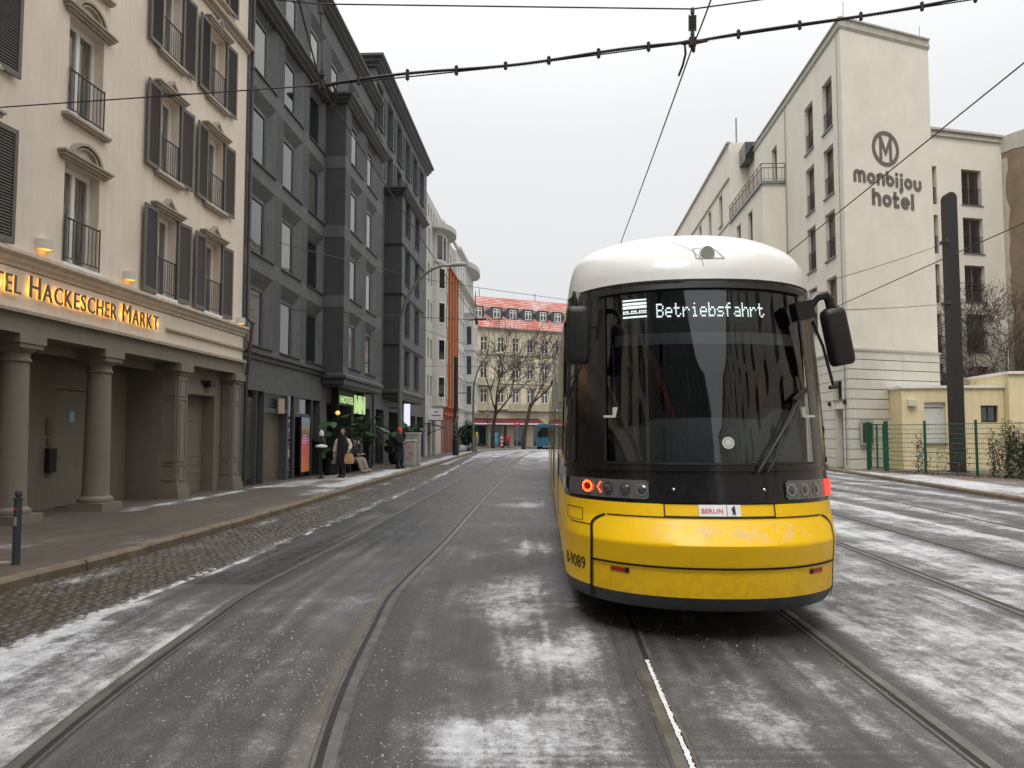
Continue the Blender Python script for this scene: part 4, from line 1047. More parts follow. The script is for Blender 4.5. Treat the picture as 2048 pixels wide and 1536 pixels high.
cor('cornice', ye, 0, L8, 4.7, 'yellowtrim', 0, 1.2); cor('cornice', ye, 0, L8, 12.4, 'yellowtrim', 0, .5); cor('cornice', ye, 0, L8, 15.75, 'creamtrim', 0, 1.3); cor('cornice', ye, 0, L8, 8.5, 'yellowtrim', 0, .4); 
m = MB(); m.box(8.6,13.0,-.9,0,4.9,5.05); m.box(8.6,13.0,-.9,-.8,5.05,5.9); m.box(8.6,13,-.85,0,8.3,8.45); m.box(8.6,13,-.85,-.76,8.45,9.2); m.box(14.8,21.5,-.9,0,4.9,5.05); m.box(14.8,21.5,-.9,-.8,5.05,5.8); m.build('balcony', 'yellowtrim', ye)
m = MB(); m.quad((-.3,-.6,16.15),(L8,-.6,16.15),(L8,4.9,21.3),(-.3,4.9,21.3)); m.quad((-.3,4.9,21.3),(L8,4.9,21.3),(L8,11,16.2),(-.3,11,16.2)); m.quad((-.3,-.6,16.1),(L8,-.6,16.1),(L8,11,16.1),(-.3,11,16.1)); m.quad((-.3,-.6,16.1),(-.3,11,16.1),(-.3,4.9,21.3)); m.quad((L8,-.6,16.1),(L8,11,16.1),(L8,4.9,21.3))
m.build('roof', 'roofsnow', ye)
for u in (8.2, 10.4, 13.2, 15.7, 18.1, 20.5, 22.9, 25.3, 27.7):
    d = MB(); d.box(u-.15,u+1.45,1.0,1.02,17.5,19.15); d.cur = 0; d.quad((u-.15,1.0,19.15),(u+1.45,1.0,19.15),(u+1.25,3.5,19.6),(u+.05,3.5,19.6)); d.quad((u-.15,1.0,17.5),(u-.15,1.0,19.15),(u+.05,3.5,19.6),(u-.9,2.1,18.4)); d.quad((u+1.45,1.0,17.5),(u+1.45,1.0,19.15),(u+1.25,3.5,19.6),(u+2.2,2.1,18.4))
    d.box(u-.2,u+1.5,.92,1.1,19.15,19.25)
    q = d.build('dormer', 'slate', ye); window(q, u+.15, .97, 17.75, 1.0, 1.25, 'cross')
m = MB(); m.quad((5.6,.3,17.05),(6.6,.3,17.05),(6.6,1.3,18.0),(5.6,1.3,18.0)); m.build('skylight', 'signwhite', ye, fix=False)
m = MB()
for a in (13, 22): m.tube([(a,4.9,21.2),(a,4.9,22.4)], .05, 5)
m.build('roof_mast', 'greypole', ye)
def awning(u0, u1, label):
    t = thing('awning', label, 'awning', (A8[0], A8[1], 0), a_, 'maroon awnings over the cafe front')
    m = MB(); m.quad((u0,-.02,3.9),(u1,-.02,3.9),(u1,-2.3,3.1),(u0,-2.3,3.1)); m.quad((u0,-.02,3.85),(u1,-.02,3.85),(u1,-2.3,3.05),(u0,-2.3,3.05)); m.quad((u0,-.02,3.88),(u0,-2.3,3.1),(u0,-.02,3.1)); m.build('canopy', 'maroon', t)
    m = MB(); m.box(u0,u1,-2.33,-2.31,2.85,3.08); n = int((u1-u0)/.4)
    m.cur = 1; m.box(u0,u1,-2.35,-2.30,3.05,3.2)
    m.build('valance', ['maroon', 'signwhite'], t)
awning(3.0, 11.2, 'maroon awning left of the first bare tree on the yellow house')
awning(11.4, 19.8, 'maroon awning between the two bare trees on the yellow house')
# ------------------------------------------------------------------ 8. cream hotel on the right
P1 = (15.31, 36.24); DF = (.061, 1); nf = math.hypot(*DF)
DR = (-DF[0]/nf, -1/nf)        # local X runs toward the camera, Y into the building; local x = -distance
cr = froot('hotel_building', 'tall cream hotel with its name painted on the blank gable', 'building', P1, DR)
wz = [(6.9, 2.35), (10.15, 2.3), (13.25, 2.4), (16.5, 2.5)]
def rv(d0, d1): return (-d1, -d0)
colA = rv(1.3, 2.72); colB = rv(4.2, 5.6)
ops = []
for c in (colA, colB):
    for z, h in wz: ops.append((c[0], c[1], z, z+h, .22))
ops += [(-2.0,-.8,.12,2.88,.35), (-2.05,-.85,3.3,4.2,.25), (-12.3,-11.1,16.95,19.2,.25)]
m = MB(); wall(m, -18.4, 0, .1, 21.15, ops, 0, 0)
m.build('wall', 'cream', cr)
def jrail(o, w, h, y):
    def mk():
        m = MB(); m.tube([(.0,-.14,1.0),(w,-.14,1.0)], .025, 6); m.tube([(0,-.14,.08),(w,-.14,.08)], .018, 6); n = 9
        for k in range(n+1): m.tube([(k*w/n,-.14,.08),(k*w/n,-.14,1.0)], .012, 4, False)
        return m.mesh('railing', 'iron')
    link('railing', cached(('jr', round(w, 2)), mk), o)
def csill(o, w, h, y):
    link('sill', cached(('cs', round(w, 2)), lambda: (lambda q: (q.box(-.06,w+.06,-.30,0,-.06,.0), q.mesh('sill', 'zinc'))[1])(MB())), o)
for o_ in ops[:8]: window(cr, o_[0], .22, o_[2], o_[1]-o_[0], o_[3]-o_[2], 'brown', (jrail, csill))
window(cr, -2.05, .25, 3.3, 1.2, .9, 'dark', (csill,)); window(cr, -12.3, .25, 16.95, 1.2, 2.25, 'brown')
m = MB(); m.box(-2.0,-.8,.33,.38,.12,2.86); m.cur = 1; m.box(-1.85,-.95,.31,.33,.4,1.2); m.box(-1.85,-.95,.31,.33,1.3,2.7); m.build('door', ['browndoor', 'frame'], cr)
for a in (-2.55, -.45): 
    m = MB(); m.box(a,a+.16,-.16,-.0,3.05,3.25); m.build('wall_light', 'black', cr)
# gable wall, 22 degrees
ag = R(22); DG = (math.cos(ag), math.sin(ag)); LG = 5.62
ang_l = math.atan2(DG[1], DG[0])-math.atan2(DR[1], DR[0])
def gpt(u, out, z):        # gable coordinates to hotel local coordinates
    X = V((math.cos(ang_l), math.sin(ang_l), 0)); Y = V((-math.sin(ang_l), math.cos(ang_l), 0))
    p = X*u-Y*out; return (p.x, p.y, z)
def gmesh(me): return xform(me, lambda c: V(gpt(c.x, c.y, c.z)))
m = MB(); m.quad((0,0,5.6),(LG,0,5.6),(LG,0,21.15),(0,0,21.15)); gw = link('gable_wall', gmesh(m.mesh('gable_wall', 'cream', fix=False)), cr)
m = MB()
m.quad(gpt(LG,0,.1), gpt(LG,-9,.1), gpt(LG,-9,21.15), gpt(LG,0,21.15)); m.quad((0,0,21.15), gpt(LG,0,21.15), gpt(LG,-9,21.15), (-18.4,9,21.15), (-18.4,0,21.15))
m.quad((-18.4,0,.1),(-18.4,9,.1),(-18.4,9,21.15),(-18.4,0,21.15)); m.quad((-18.4,9,.1), gpt(LG,-9,.1), gpt(LG,-9,21.15), (-18.4,9,21.15))
m.build('rear_wall', 'cream', cr)
m = MB()   # rusticated base with open joints, wraps the corner
z = .12; hgt = .455
while z < 5.5:
    z1 = min(z+hgt-.035, 5.5)
    for P in (((-3.2,z,z1),),):
        pass
    segs = [(-9.5, 0)]
    holes = [(-2.0,-.8,.12,2.88), (-2.05,-.85,3.3,4.2)]
    cuts = sorted({-9.5, 0}|{v for h in holes if h[2] < z1 and h[3] > z for v in h[:2]})
    for a, b in zip(cuts[:-1], cuts[1:]):
        if any(h[0] <= a and b <= h[1] and h[2] < z1-.02 and h[3] > z+.02 for h in holes): continue
        y0 = -.045; x1 = b if b < 0 else .02
        m.box(a, x1, y0, .0, z, z1)
    P = [gpt(-.02,.045,0), gpt(LG+.02,.045,0), gpt(LG+.02,0,0), gpt(0,0,0)]
    m.prism([(p[0], p[1]) for p in P], z, z1, 'xy')
    z += hgt
m.build('rusticated_base', 'creamlow', cr)
m = MB(); m.quad(gpt(0,.002,.1), gpt(LG,.002,.1), gpt(LG,.002,5.6), gpt(0,.002,5.6)); m.build('base_joints', 'groove', cr, fix=False)
m = MB(); P = [gpt(-.05,.09,0), gpt(LG+.05,.09,0), gpt(LG+.05,0,0), gpt(0,0,0)]; m.prism([(p[0], p[1]) for p in P], 5.5, 5.6, 'xy'); m.box(-9.5,.02,-.09,0,5.5,5.6); m.build('ledge', 'creamtrim', cr)
m = MB()
for o0, z0, z1 in ((.04, 20.62, 20.70), (.07, 20.7, 20.85), (.03, 20.85, 21.08), (.10, 21.08, 21.16)):
    P = [gpt(-.05,o0,0), gpt(LG+.05,o0,0), gpt(LG+.05,-.1,0), gpt(0,-.1,0)]; m.prism([(p[0], p[1]) for p in P], z0, z1, 'xy'); m.box(-18.5,.05,-o0,.0,z0,z1)
m.build('parapet', 'creamtrim', cr)
m = MB()
for x, y in ((-.1, .2), (gpt(LG-.2,-.3,0)[0], gpt(LG-.2,-.3,0)[1])): m.tube([(x,y,21.2),(x+.05,y,21.9)], .015, 4)
m.tube([(-.35,-.08,.3),(-.35,-.08,20.7)], .02, 5); m.tube([(-9.1,-.06,.3),(-9.1,-.06,20.7)], .025, 5); m.build('lightning_rod', 'zinc', cr)
# painted emblem and name on the gable
WD = .185
def ribbon(m, pts, w, d0=.004, d1=.03):
    """flat stroke of width w along 2D points, slightly thick, in gable coordinates"""
    pts = [V((p[0], p[1], 0)) for p in pts]; n = len(pts); Lf = []; Rt = []
    for i, p in enumerate(pts):
        a = (pts[i]-pts[i-1]).normalized() if i else (pts[1]-pts[0]).normalized(); b = (pts[i+1]-pts[i]).normalized() if i < n-1 else a
        t = (a+b).normalized(); nn = V((-t.y, t.x, 0)); k = 1/max(.5, nn.dot(V((-a.y, a.x, 0))))
        Lf.append(p+nn*w/2*k); Rt.append(p-nn*w/2*k)
    for i in range(n-1):
        q = [Lf[i], Lf[i+1], Rt[i+1], Rt[i]]
        m.quad(*[gpt(c.x, d1, c.y) for c in q]); m.quad(gpt(Lf[i].x,d0,Lf[i].y),gpt(Lf[i+1].x,d0,Lf[i+1].y),gpt(Lf[i+1].x,d1,Lf[i+1].y),gpt(Lf[i].x,d1,Lf[i].y)); m.quad(gpt(Rt[i].x,d0,Rt[i].y),gpt(Rt[i+1].x,d0,Rt[i+1].y),gpt(Rt[i+1].x,d1,Rt[i+1].y),gpt(Rt[i].x,d1,Rt[i].y))
def arc(cx, cz, r, a0, a1, n=16): return [(cx+r*math.cos(R(a0+(a1-a0)*k/n)), cz+r*math.sin(R(a0+(a1-a0)*k/n))) for k in range(n+1)]
def letters(word, x, z, k):
    m = MB(); w = WD
    def st(p, ww=w): ribbon(m, [(x+a*k, z+b*k) for a, b in p], ww*k)
    for ch in word:
        r = .205
        if ch in 'ou' or ch in 'be':
            cx = r+w/2
        if ch == 'o': st(arc(cx, r+w/2, r, 0, 360, 24)); adv = 2*r+w
        elif ch == 'm':
            st([(w/2, 0), (w/2, .36)]+arc(w/2+.16, .40, .16, 180, 0, 10)+[(w/2+.32, 0)]); st(arc(w/2+.48, .40, .16, 180, 0, 10)+[(w/2+.64, 0)]); adv = .64+w
        elif ch in 'nh':
            st([(w/2, 0), (w/2, .56 if ch == 'n' else .80)]); st([(w/2, .33)]+arc(w/2+.19, .37, .19, 170, 0, 10)+[(w/2+.38, 0)]); adv = .38+w
        elif ch == 'b': st([(w/2, .80), (w/2, .28)]); st(arc(cx, r+w/2, r, 0, 360, 24)); adv = 2*r+w
        elif ch == 'i': st([(w/2, 0), (w/2, .54)]); st([(w/2, .64), (w/2, .80)]); adv = w
        elif ch == 'j': st([(w/2+.06, .54), (w/2+.06, -.06)]+arc(w/2-.10, -.06, .16, 0, -80, 8)); st([(w/2+.06, .64), (w/2+.06, .80)]); adv = w+.08
        elif ch == 'u': st([(w/2, .54), (w/2, .26)]+arc(w/2+.19, .24, .19, 180, 360, 12)+[(w/2+.38, .54)]); adv = .38+w
        elif ch == 't': st([(w/2+.05, .78), (w/2+.05, 0+w/2), (w/2+.30, w/2)]); st([(-.02, .48), (.40, .48)], w*.9); adv = .42
        elif ch == 'e': st(arc(cx, r+w/2, r, 0, 320, 22)); st([(w*.6, r+w/2), (2*r+w, r+w/2)], w*.6); adv = 2*r+w
        elif ch == 'l': st([(w/2, 0), (w/2, .80)]); adv = w
        x += (adv+.085)*k
    return m, x
m, x_ = letters('monbijou', 0, 0, 1); wtot = x_-.085; k1 = 4.28/wtot
m, x_ = letters('monbijou', .58, 13.42, k1); sn = tag(m.build('painted_name', 'decal', gw, fix=False))
m, x_ = letters('hotel', 1.68, 12.42, k1*1.1); m.build('painted_name', 'decal', gw, fix=False)
m = MB(); cx, cz, rr = 2.62, 15.22, .76
ribbon(m, arc(cx, cz, rr, 0, 360, 40), .18); ribbon(m, [(cx-.31, cz-.56), (cx-.31, cz+.50)], .15); ribbon(m, [(cx+.31, cz-.56), (cx+.31, cz+.50)], .15); ribbon(m, [(cx-.33, cz+.55), (cx, cz-.22), (cx+.33, cz+.55)], .15, .005, .033)
m.build('painted_emblem', 'decal', gw, fix=False)
# projecting block with terrace, and the far block with the attic
m = MB(); w2 = [rv(12.0, 13.2)+(z, z+2.3, .2) for z in (13.2, 9.9, 6.6)]+[rv(15.2, 16.4)+(z, z+2.3, .2) for z in (13.2, 9.9, 6.6)]
wall(m, -18.3, -9.5, .1, 16.25, w2, -1.3); m.quad((-9.5,-1.3,.1),(-9.5,0,.1),(-9.5,0,16.25),(-9.5,-1.3,16.25)); m.quad((-9.5,-1.3,16.25),(-9.5,0,16.25),(-18.3,0,16.25),(-18.3,-1.3,16.25)); pb = m.build('projecting_block', 'cream', cr)
for o_ in w2: window(pb, o_[0], -1.1, o_[2], 1.2, 2.3, 'brown')
m = MB(); m.box(-18.3,-9.38,-1.42,0,16.25,16.42); m.build('terrace_slab', 'zinc', pb)
m = MB(); pts = [(-9.45,-.02), (-9.45,-1.36), (-18.2,-1.36)]
for z in (16.55, 17.2, 17.45):
    for a, b in zip(pts[:-1], pts[1:]): m.tube([(*a, z), (*b, z)], .03 if z > 17 else .018, 5)
for k in range(3): m.tube([(-9.45,-.02-.67*k,16.42),(-9.45,-.02-.67*k,17.45)], .03, 5)
for k in range(10): m.tube([(-9.45-.97*k,-1.36,16.42),(-9.45-.97*k,-1.36,17.45)], .03, 5)
for k in range(40): m.tube([(-9.45-.22*k,-1.36,16.55),(-9.45-.22*k,-1.36,17.2)], .012, 4, False)
for k in range(5): m.tube([(-9.45,-.2-.25*k,16.55),(-9.45,-.2-.25*k,17.2)], .012, 4, False)
m.build('terrace_railing', 'browntrim', pb)
fb = froot('office_building', 'long cream block with an attic storey beyond the hotel terrace', 'building', P1, DR)
w3 = [rv(d, d+1.2)+(z, z+2.3, .2) for d in (20.9, 25.2, 29.5, 33.8, 38.1, 42.4) for z in (16.9, 13.6, 10.3, 7.0, 3.6)]
m = MB(); wall(m, -52, -18.35, .1, 22.0, w3, -1.3); m.quad((-18.35,-1.3,.1),(-18.35,9,.1),(-18.35,9,22),(-18.35,-1.3,22)); m.quad((-52,-1.3,22),(-18.35,-1.3,22),(-18.35,9,22),(-52,9,22)); m.quad((-52,-1.3,.1),(-52,9,.1),(-52,9,22),(-52,-1.3,22)); m.quad((-52,9,.1),(-18.35,9,.1),(-18.35,9,22),(-52,9,22)); m.build('wall', 'cream', fb)
for o_ in w3: window(fb, o_[0], -1.1, o_[2], 1.2, 2.3, 'brown', (csill,))
m = MB(); m.box(-52,-18.3,-1.40,-1.3,19.45,19.58); m.box(-52,-18.3,-1.36,-1.3,16.4,16.5); m.box(-52,-18.3,-1.46,-1.2,21.95,22.08); m.build('ledge', 'creamtrim', fb)
m = MB(); m.tube([(-20.5,-.3,22),(-20.5,-.3,24.6)], .06, 6); m.build('roof_mast', 'zinc', fb)
m = MB(); m.box(-18.33,-16.6,-.6,.5,20.2,21.4); m.build('roof_light', 'glass', fb)
# rear wing facing the camera, bare brown wall
aw = R(15); DW = (math.cos(aw), math.sin(aw)); PW = (22.4, 43.9); 
wg = froot('hotel_wing', 'lower cream wing behind the gable with small square windows', 'building', PW, DW)
LW = 6.15
ww = [(3.32, 4.72, z, z+h, .25) for z, h in ((14.75, 2.05), (11.95, 2.05), (9.15, 2.1), (6.35, 2.1), (3.5, 2.0), (.9, 1.8))]+[(1.15, 1.62, z, z+2.2, .25) for z in (14.6, 11.8, 9.0, 6.2, 3.4)]
m = MB(); wall(m, 0, LW, .1, 18.9, ww); shell(m, 0, LW, .1, 18.9, 0, 9); m.build('wall', 'cream', wg)
for o_ in ww: window(wg, o_[0], .25, o_[2], o_[1]-o_[0], o_[3]-o_[2], 'brown', (jrail, csill) if o_[1]-o_[0] > 1 else (jrail,))
m = MB(); m.box(0,LW+.05,-.12,0,18.55,18.68); m.box(0,LW+.05,-.2,0,18.85,18.98); m.build('parapet', 'creamtrim', wg)
bx0 = (PW[0]+DW[0]*LW, PW[1]+DW[1]*LW); ab = R(-66); DBr = (math.cos(ab), math.sin(ab))
bw_ = froot('brown_building', 'windowless brown firewall with a crumbling pale top edge at the right', 'building', bx0, DBr)
m = MB(); m.box(.03,14,0,8,.1,18.0); m.build('wall', 'brownwall', bw_)
m = MB(); P = []; r = random.Random(4)
m.grid([[(.03+.35*k,-.03,17.9+.25*r.random()-.0) for k in range(40)], [(.03+.35*k,-.03,18.9) for k in range(40)], [(.03+.35*k,8,18.9) for k in range(40)]]); m.build('parapet', 'creamtrim', bw_)
m = MB(); P = [[(0.03,-.02,.1),(.03,-.02,18)],[(.3,-.02,.1),(.3,-.02,18)]]; m.grid([[(.03,-.02,.2+k*.6) for k in range(30)], [(.25+.25*r.random(),-.02,.2+k*.6) for k in range(30)]]); m.build('plaster_edge', 'creamtrim', bw_, fix=False)
# low yellow building
ay = R(-6); DY = (math.cos(ay), math.sin(ay)); PY = (17.35, 35.6)
lw = froot('low_building', 'low pale yellow flat roofed building behind the green fence', 'building', PY, DY)
yo = [(.95, 1.85, 1.3, 3.1, .2), (3.32, 4.05, 2.2, 2.95, .2)]
m = MB(); wall(m, 0, 4.3, .1, 3.72, yo); shell(m, 0, 4.3, .1, 3.72, 0, 4); wall(m, 4.32, 12, .1, 4.3, [(4.95, 6.2, 1.3, 3.2, .2)], -.4); shell(m, 4.32, 12, .1, 4.3, -.4, 4); m.build('wall', 'yellowwall', lw)
m = MB(); m.box(-.08,4.31,-.1,4,3.72,3.84); m.box(4.26,12,-.5,4,4.3,4.42); m.build('roof_edge', 'white', lw)
def blind(u, z, w, h, y=.2):
    m = MB(); m.box(u,u+w,y-.06,y,z+h-.22,z+h); n = int((h-.22)/.07)
    m.box(u,u+.06,y-.05,y,z,z+h-.22); m.box(u+w-.06,u+w,y-.05,y,z,z+h-.22)
    for k in range(n): m.box(u+.06,u+w-.06,y-.03,y,z+k*.07,z+k*.07+.062)
    f = m.build('shuttered_window', 'white', lw); m = MB(); m.box(u-.05,u+w+.05,-.08,y,z-.06,z); m.build('sill', 'concrete', f)
blind(.95, 1.3, .9, 1.8); blind(4.95, 1.3, 1.25, 1.9, -.2)
window(lw, 3.32, .2, 2.2, .73, .75, 'dark')
m = MB(); m.box(.22,.56,-.2,-.0,2.92,3.24); bevel(m.build('wall_box', 'lampcream', lw), .02)
# pale yellow house only glimpsed between, street buildings behind the camera (seen in the windscreen)
def backb(name, label, P, D, L, H, mat, dep=10, pitch=3.1, style='brown'):
    b = froot(name, label, 'building', P, D); ops = []
    u = 1.2
    while u < L-1.5:
        z = 4.4
        while z < H-2.4: ops.append((u, u+1.3, z, z+1.9, .2)); z += 2.95
        u += pitch
    m = MB(); wall(m, 0, L, .1, H, ops); shell(m, 0, L, .1, H, 0, dep); m.build('wall', mat, b)
    for k, o_ in enumerate(ops[:90]): window(b, o_[0], .2, o_[2], 1.3, 1.9, style)
    cor('cornice', b, 0, L, H-.4, 'creamtrim'); return b
backb('apartment_building', 'pale street building seen only as a reflection right in the tram windscreen', (15.0, 18), (-.03, -1), 66, 22, 'beige', pitch=4.4)
backb('apartment_building', 'dark street building seen only as a reflection left in the tram windscreen', (10.3, -48), (-.51, 1), 45, 26, 'grey', style='dark')
# ------------------------------------------------------------------ fence, gate, ivy
FA = (15.55, 35.1); FB = (20.2, 20.5); dF, LF = dirn(FA, FB)
fr = thing('garden_fence', 'green wire mesh fence on posts along the right pavement', 'fence', (FA[0], FA[1], .12), math.atan2(dF[1], dF[0]))
m = MB()
for k in range(11): m.tube([(1.2,0,.1+k*.185),(LF,0,.1+k*.185)], .008 if k % 2 else .013, 4, False)
u = 1.2
while u < LF: m.tube([(u,.01,.05),(u,.01,2.0)], .004, 3, False); u += .09
m.build('mesh_panel', 'fence', fr, fix=False)
u = 3.18
while u < LF:
    m = MB(); m.box(u-.035,u+.035,-.035,.035,0,2.1); m.build('post', 'fence', fr); u += 2.4
gt = thing('garden_gate', 'dark green wire mesh gate at the left end of the fence', 'gate', (FA[0], FA[1], .12), math.atan2(dF[1], dF[0]))
m = MB(); m.box(.0,.12,-.06,.06,0,2.1); m.box(1.03,1.17,-.06,.06,0,2.12); m.build('gate_post', 'fence', gt)
m = MB(); m.box(.16,.22,-.03,.03,.1,2.0); m.box(.93,.99,-.03,.03,.1,2.0); m.box(.55,.60,-.03,.03,.1,2.0); m.box(.22,.93,-.03,.03,.1,.15); m.box(.22,.93,-.03,.03,1.95,2.0)
for k in range(10): m.tube([(.22,0,.2+k*.18),(.93,0,.2+k*.18)], .006, 4, False)
for k in range(8): m.tube([(.22+k*.09,0,.12),(.22+k*.09,0,1.97)], .004, 3, False)
m.build('gate_leaf', 'fence', gt, fix=False)
def leaves(m, pts, s0, s1, rnd, flat=.6):
    for p in pts:
        s = rnd.uniform(s0, s1); a = V((rnd.gauss(0,1), rnd.gauss(0,1), rnd.gauss(0,flat))).normalized(); b = a.cross(V((rnd.gauss(0,1), rnd.gauss(0,1), rnd.gauss(0,1)))).normalized(); p = V(p)
        m.quad(p-a*s, p-b*s*.45, p+a*s, p+b*s*.45)
r = random.Random(11)
def fpt(u, out, z): return (FA[0]+dF[0]*u-dF[1]*out, FA[1]+dF[1]*u+dF[0]*out, z+.12)
def ivy(name, label, u0, u1, n, top, cat='ivy'):
    t = thing(name, label, cat, (*fpt((u0+u1)/2, 0, 0)[:2], .12)); ox, oy = t.location.x, t.location.y
    st = MB(); lf = MB(); pts = []
    for k in range(n):
        u = r.uniform(u0, u1); z = 0; p = [fpt(u, .05, 0)]; hgt = top(u)*r.uniform(.6, 1.0)
        while z < hgt:
            z += .12; u += r.gauss(0, .05); q = fpt(u, .05+r.gauss(0, .05), z); p.append(q)
            for j in range(3):
                if r.random() < .75: pts.append((q[0]+r.gauss(0,.08), q[1]+r.gauss(0,.08), q[2]+r.gauss(0,.06)))
        st.tube([(a-ox, b-oy, c-.12) for a, b, c in p], .008, 4, False)
    leaves(lf, [(a-ox, b-oy, c-.12) for a, b, c in pts], .03, .065, r)
    st.build('stems', 'twig', t, fix=False); lf.build('leaves', ['ivy'], t, fix=False)
ivy('ivy', 'brown withered ivy climbing the fence between gate and black pole', 2.6, 5.0, 16, lambda u: .7+1.2*(.5+.5*math.sin(u*5)))
ivy('ivy', 'dense ivy covering the fence at the right edge', 6.1, 14.5, 260, lambda u: 1.75+.35*math.sin(u*3))
def mound(name, label, cx, cy, rx, ry, h, n, mat, s0, s1, cat='shrub', z0=.12, sd=1):
    t = thing(name, label, cat, (cx, cy, z0)); rr = random.Random(sd); pts = []
    lumps = [(rr.uniform(-.6,.6)*rx, rr.uniform(-.6,.6)*ry, rr.uniform(.35,.8)*h, rr.uniform(.35,.6)) for _ in range(9)]
    for k in range(n):
        a = rr.choice(lumps); v = V((rr.gauss(0,1), rr.gauss(0,1), rr.gauss(0,1))).normalized()*rr.uniform(.6, 1)**.5*a[3]
        p = (a[0]+v.x*rx, a[1]+v.y*ry, max(.03, a[2]+v.z*h*.8)); pts.append(p)
    m = MB(); leaves(m, pts, s0, s1, rr, 1); m.build('foliage', mat, t, fix=False)
    m = MB()
    for a in lumps: m.tube([(a[0]*.2, a[1]*.2, 0), (a[0]*.7, a[1]*.7, a[2]*.6), (a[0], a[1], a[2])], [.03, .02, .01], 5)
    m.build('branches', 'twig', t); return t
gx, gy = fpt(6.9, .9, 0)[:2]
mound('shrub', 'grey green shrub behind the fence right of the black pole', gx, gy, 1.0, .8, 1.4, 2600, 'ivy', .03, .07, sd=5)
# leaf litter at the foot of the fence
m = MB(); pts = [(*fpt(r.uniform(1.5, LF), abs(r.gauss(0,.4))*-1 if r.random() < .4 else abs(r.gauss(0, .35)), .0)[:2], .125+r.random()*.02) for k in range(2600)]
leaves(m, pts, .02, .05, r, .15); tag(m.build('leaf_litter', 'dryleaf', fix=False), 'brown fallen leaves scattered along the foot of the green fence', 'leaf litter', kind='stuff')
# ------------------------------------------------------------------ the tram
TX, TY, TS = 1.667, 6.30, .040
tram = thing('tram', 'yellow and white tram seen from behind with a white roof and black windscreen', 'tram', (TX, TY, 0), -math.atan(TS))
# sections: height, set back of the tip, half width, depth of the curved nose
SEC = [(.25, .16, 1.18, 1.28), (.31, .10, 1.20, 1.30), (.37, .07, 1.21, 1.31), (.58, .05, 1.218, 1.32), (.78, .0, 1.222, 1.34), (.97, .13, 1.218, 1.28), (1.09, .17, 1.215, 1.26),
       (1.36, .22, 1.208, 1.24), (1.7, .28, 1.203, 1.22), (2.2, .38, 1.195, 1.20), (2.91, .55, 1.175, 1.15), (3.0, .57, 1.168, 1.14), (3.12, .60, 1.155, 1.13), (3.22, .65, 1.14, 1.13),
       (3.31, .73, 1.12, 1.13), (3.38, .83, 1.10, 1.14), (3.45, .97, 1.06, 1.15), (3.52, 1.12, .98, 1.2), (3.57, 1.36, .84, 1.25), (3.605, 1.85, .60, 1.3)]
def sec(z):
    if z <= SEC[0][0]: return SEC[0][1:]
    for a, b in zip(SEC[:-1], SEC[1:]):
        if z <= b[0]:
            t = (z-a[0])/(b[0]-a[0]); return tuple(a[i]+(b[i]-a[i])*t for i in (1, 2, 3))
    return SEC[-1][1:]
NP = 2.25
def SP(x, z):              # x across, -1..1 relative is |x|/a
    off, a, L = sec(z); q = min(1, abs(x)/a); return off+L*(1-(1-q**NP)**(1/2.0))
def surf(ph, z, out=0.):
    """ph degrees -90..90 round the nose; beyond 90 continues forward along the side (metres = (|ph|-90)/10)"""
    def base(ph, z):
        off, a, L = sec(z); s = 1 if ph >= 0 else -1; p = abs(ph)
        if p > 90: return V((s*a, off+L+(p-90)/10., z))
        sn = math.sin(R(p)); x = a*sn**(2/NP); return V((s*x, off+L*(1-math.cos(R(p))), z))
    P = base(ph, z)
    if out:
        e = .4; A = base(min(ph+e, 400), z)-base(ph-e, z); B = base(ph, z+.004)-base(ph, z-.004)
        N = A.cross(B); N.normalize()
        c = V((0, 2.2, z))
        if N.dot(P-c) < 0: N = -N
        P = P+N*out
    return P
def ph_of(x, z):
    off, a, L = sec(z); q = min(1, abs(x)/a)**(NP/2); return math.copysign(math.degrees(math.asin(q)), x)
def patch(m, p0, p1, z0, z1, out=0., np_=None, nz=None):
    """patch between angles (may be functions of z)"""
    f0 = p0 if callable(p0) else (lambda z: p0); f1 = p1 if callable(p1) else (lambda z: p1)
    zs = sorted({z0, z1}|{s[0] for s in SEC if z0 < s[0] < z1}|({z0+(z1-z0)*k/nz for k in range(nz)} if nz else set()))
    n = np_ or max(2, int(abs(f1(z0)-f0(z0))/3))
    m.grid([[surf(f0(z)+(f1(z)-f0(z))*k/n, z, out) for k in range(n+1)] for z in zs])
def xw(x): return lambda z: ph_of(x, z)
FULL = 92
def tp(name, fn, mat, parent=tram, smooth=True, fix=True):
    m = MB(); fn(m); return m.build(name, mat, parent, smooth=smooth, fix=fix)
SD = 6.5                # side of the rear module, in metres past the nose
E_ = 90+SD*10
def sides(fn):
    for s in (-1, 1): fn(s)
def sk(m): patch(m, -E_, E_, .25, .37, 0, 120)
tp('skirt', lambda m: (patch(m, -90, 90, .25, .37, 0), sides(lambda s: patch(m, 90*s, E_*s, .25, .37, 0, 4))), 'tskirt')
def shellz(m, z0, z1, out=0., nz=None): patch(m, -90, 90, z0, z1, out, 72, nz); sides(lambda s: patch(m, 90*s, E_*s, z0, z1, out, 4))
def yellow(m):
    shellz(m, .37, .58); shellz(m, .58, .97, 0, 10); shellz(m, .97, 1.09)
lb = tp('lower_body', yellow, 'tyellow')
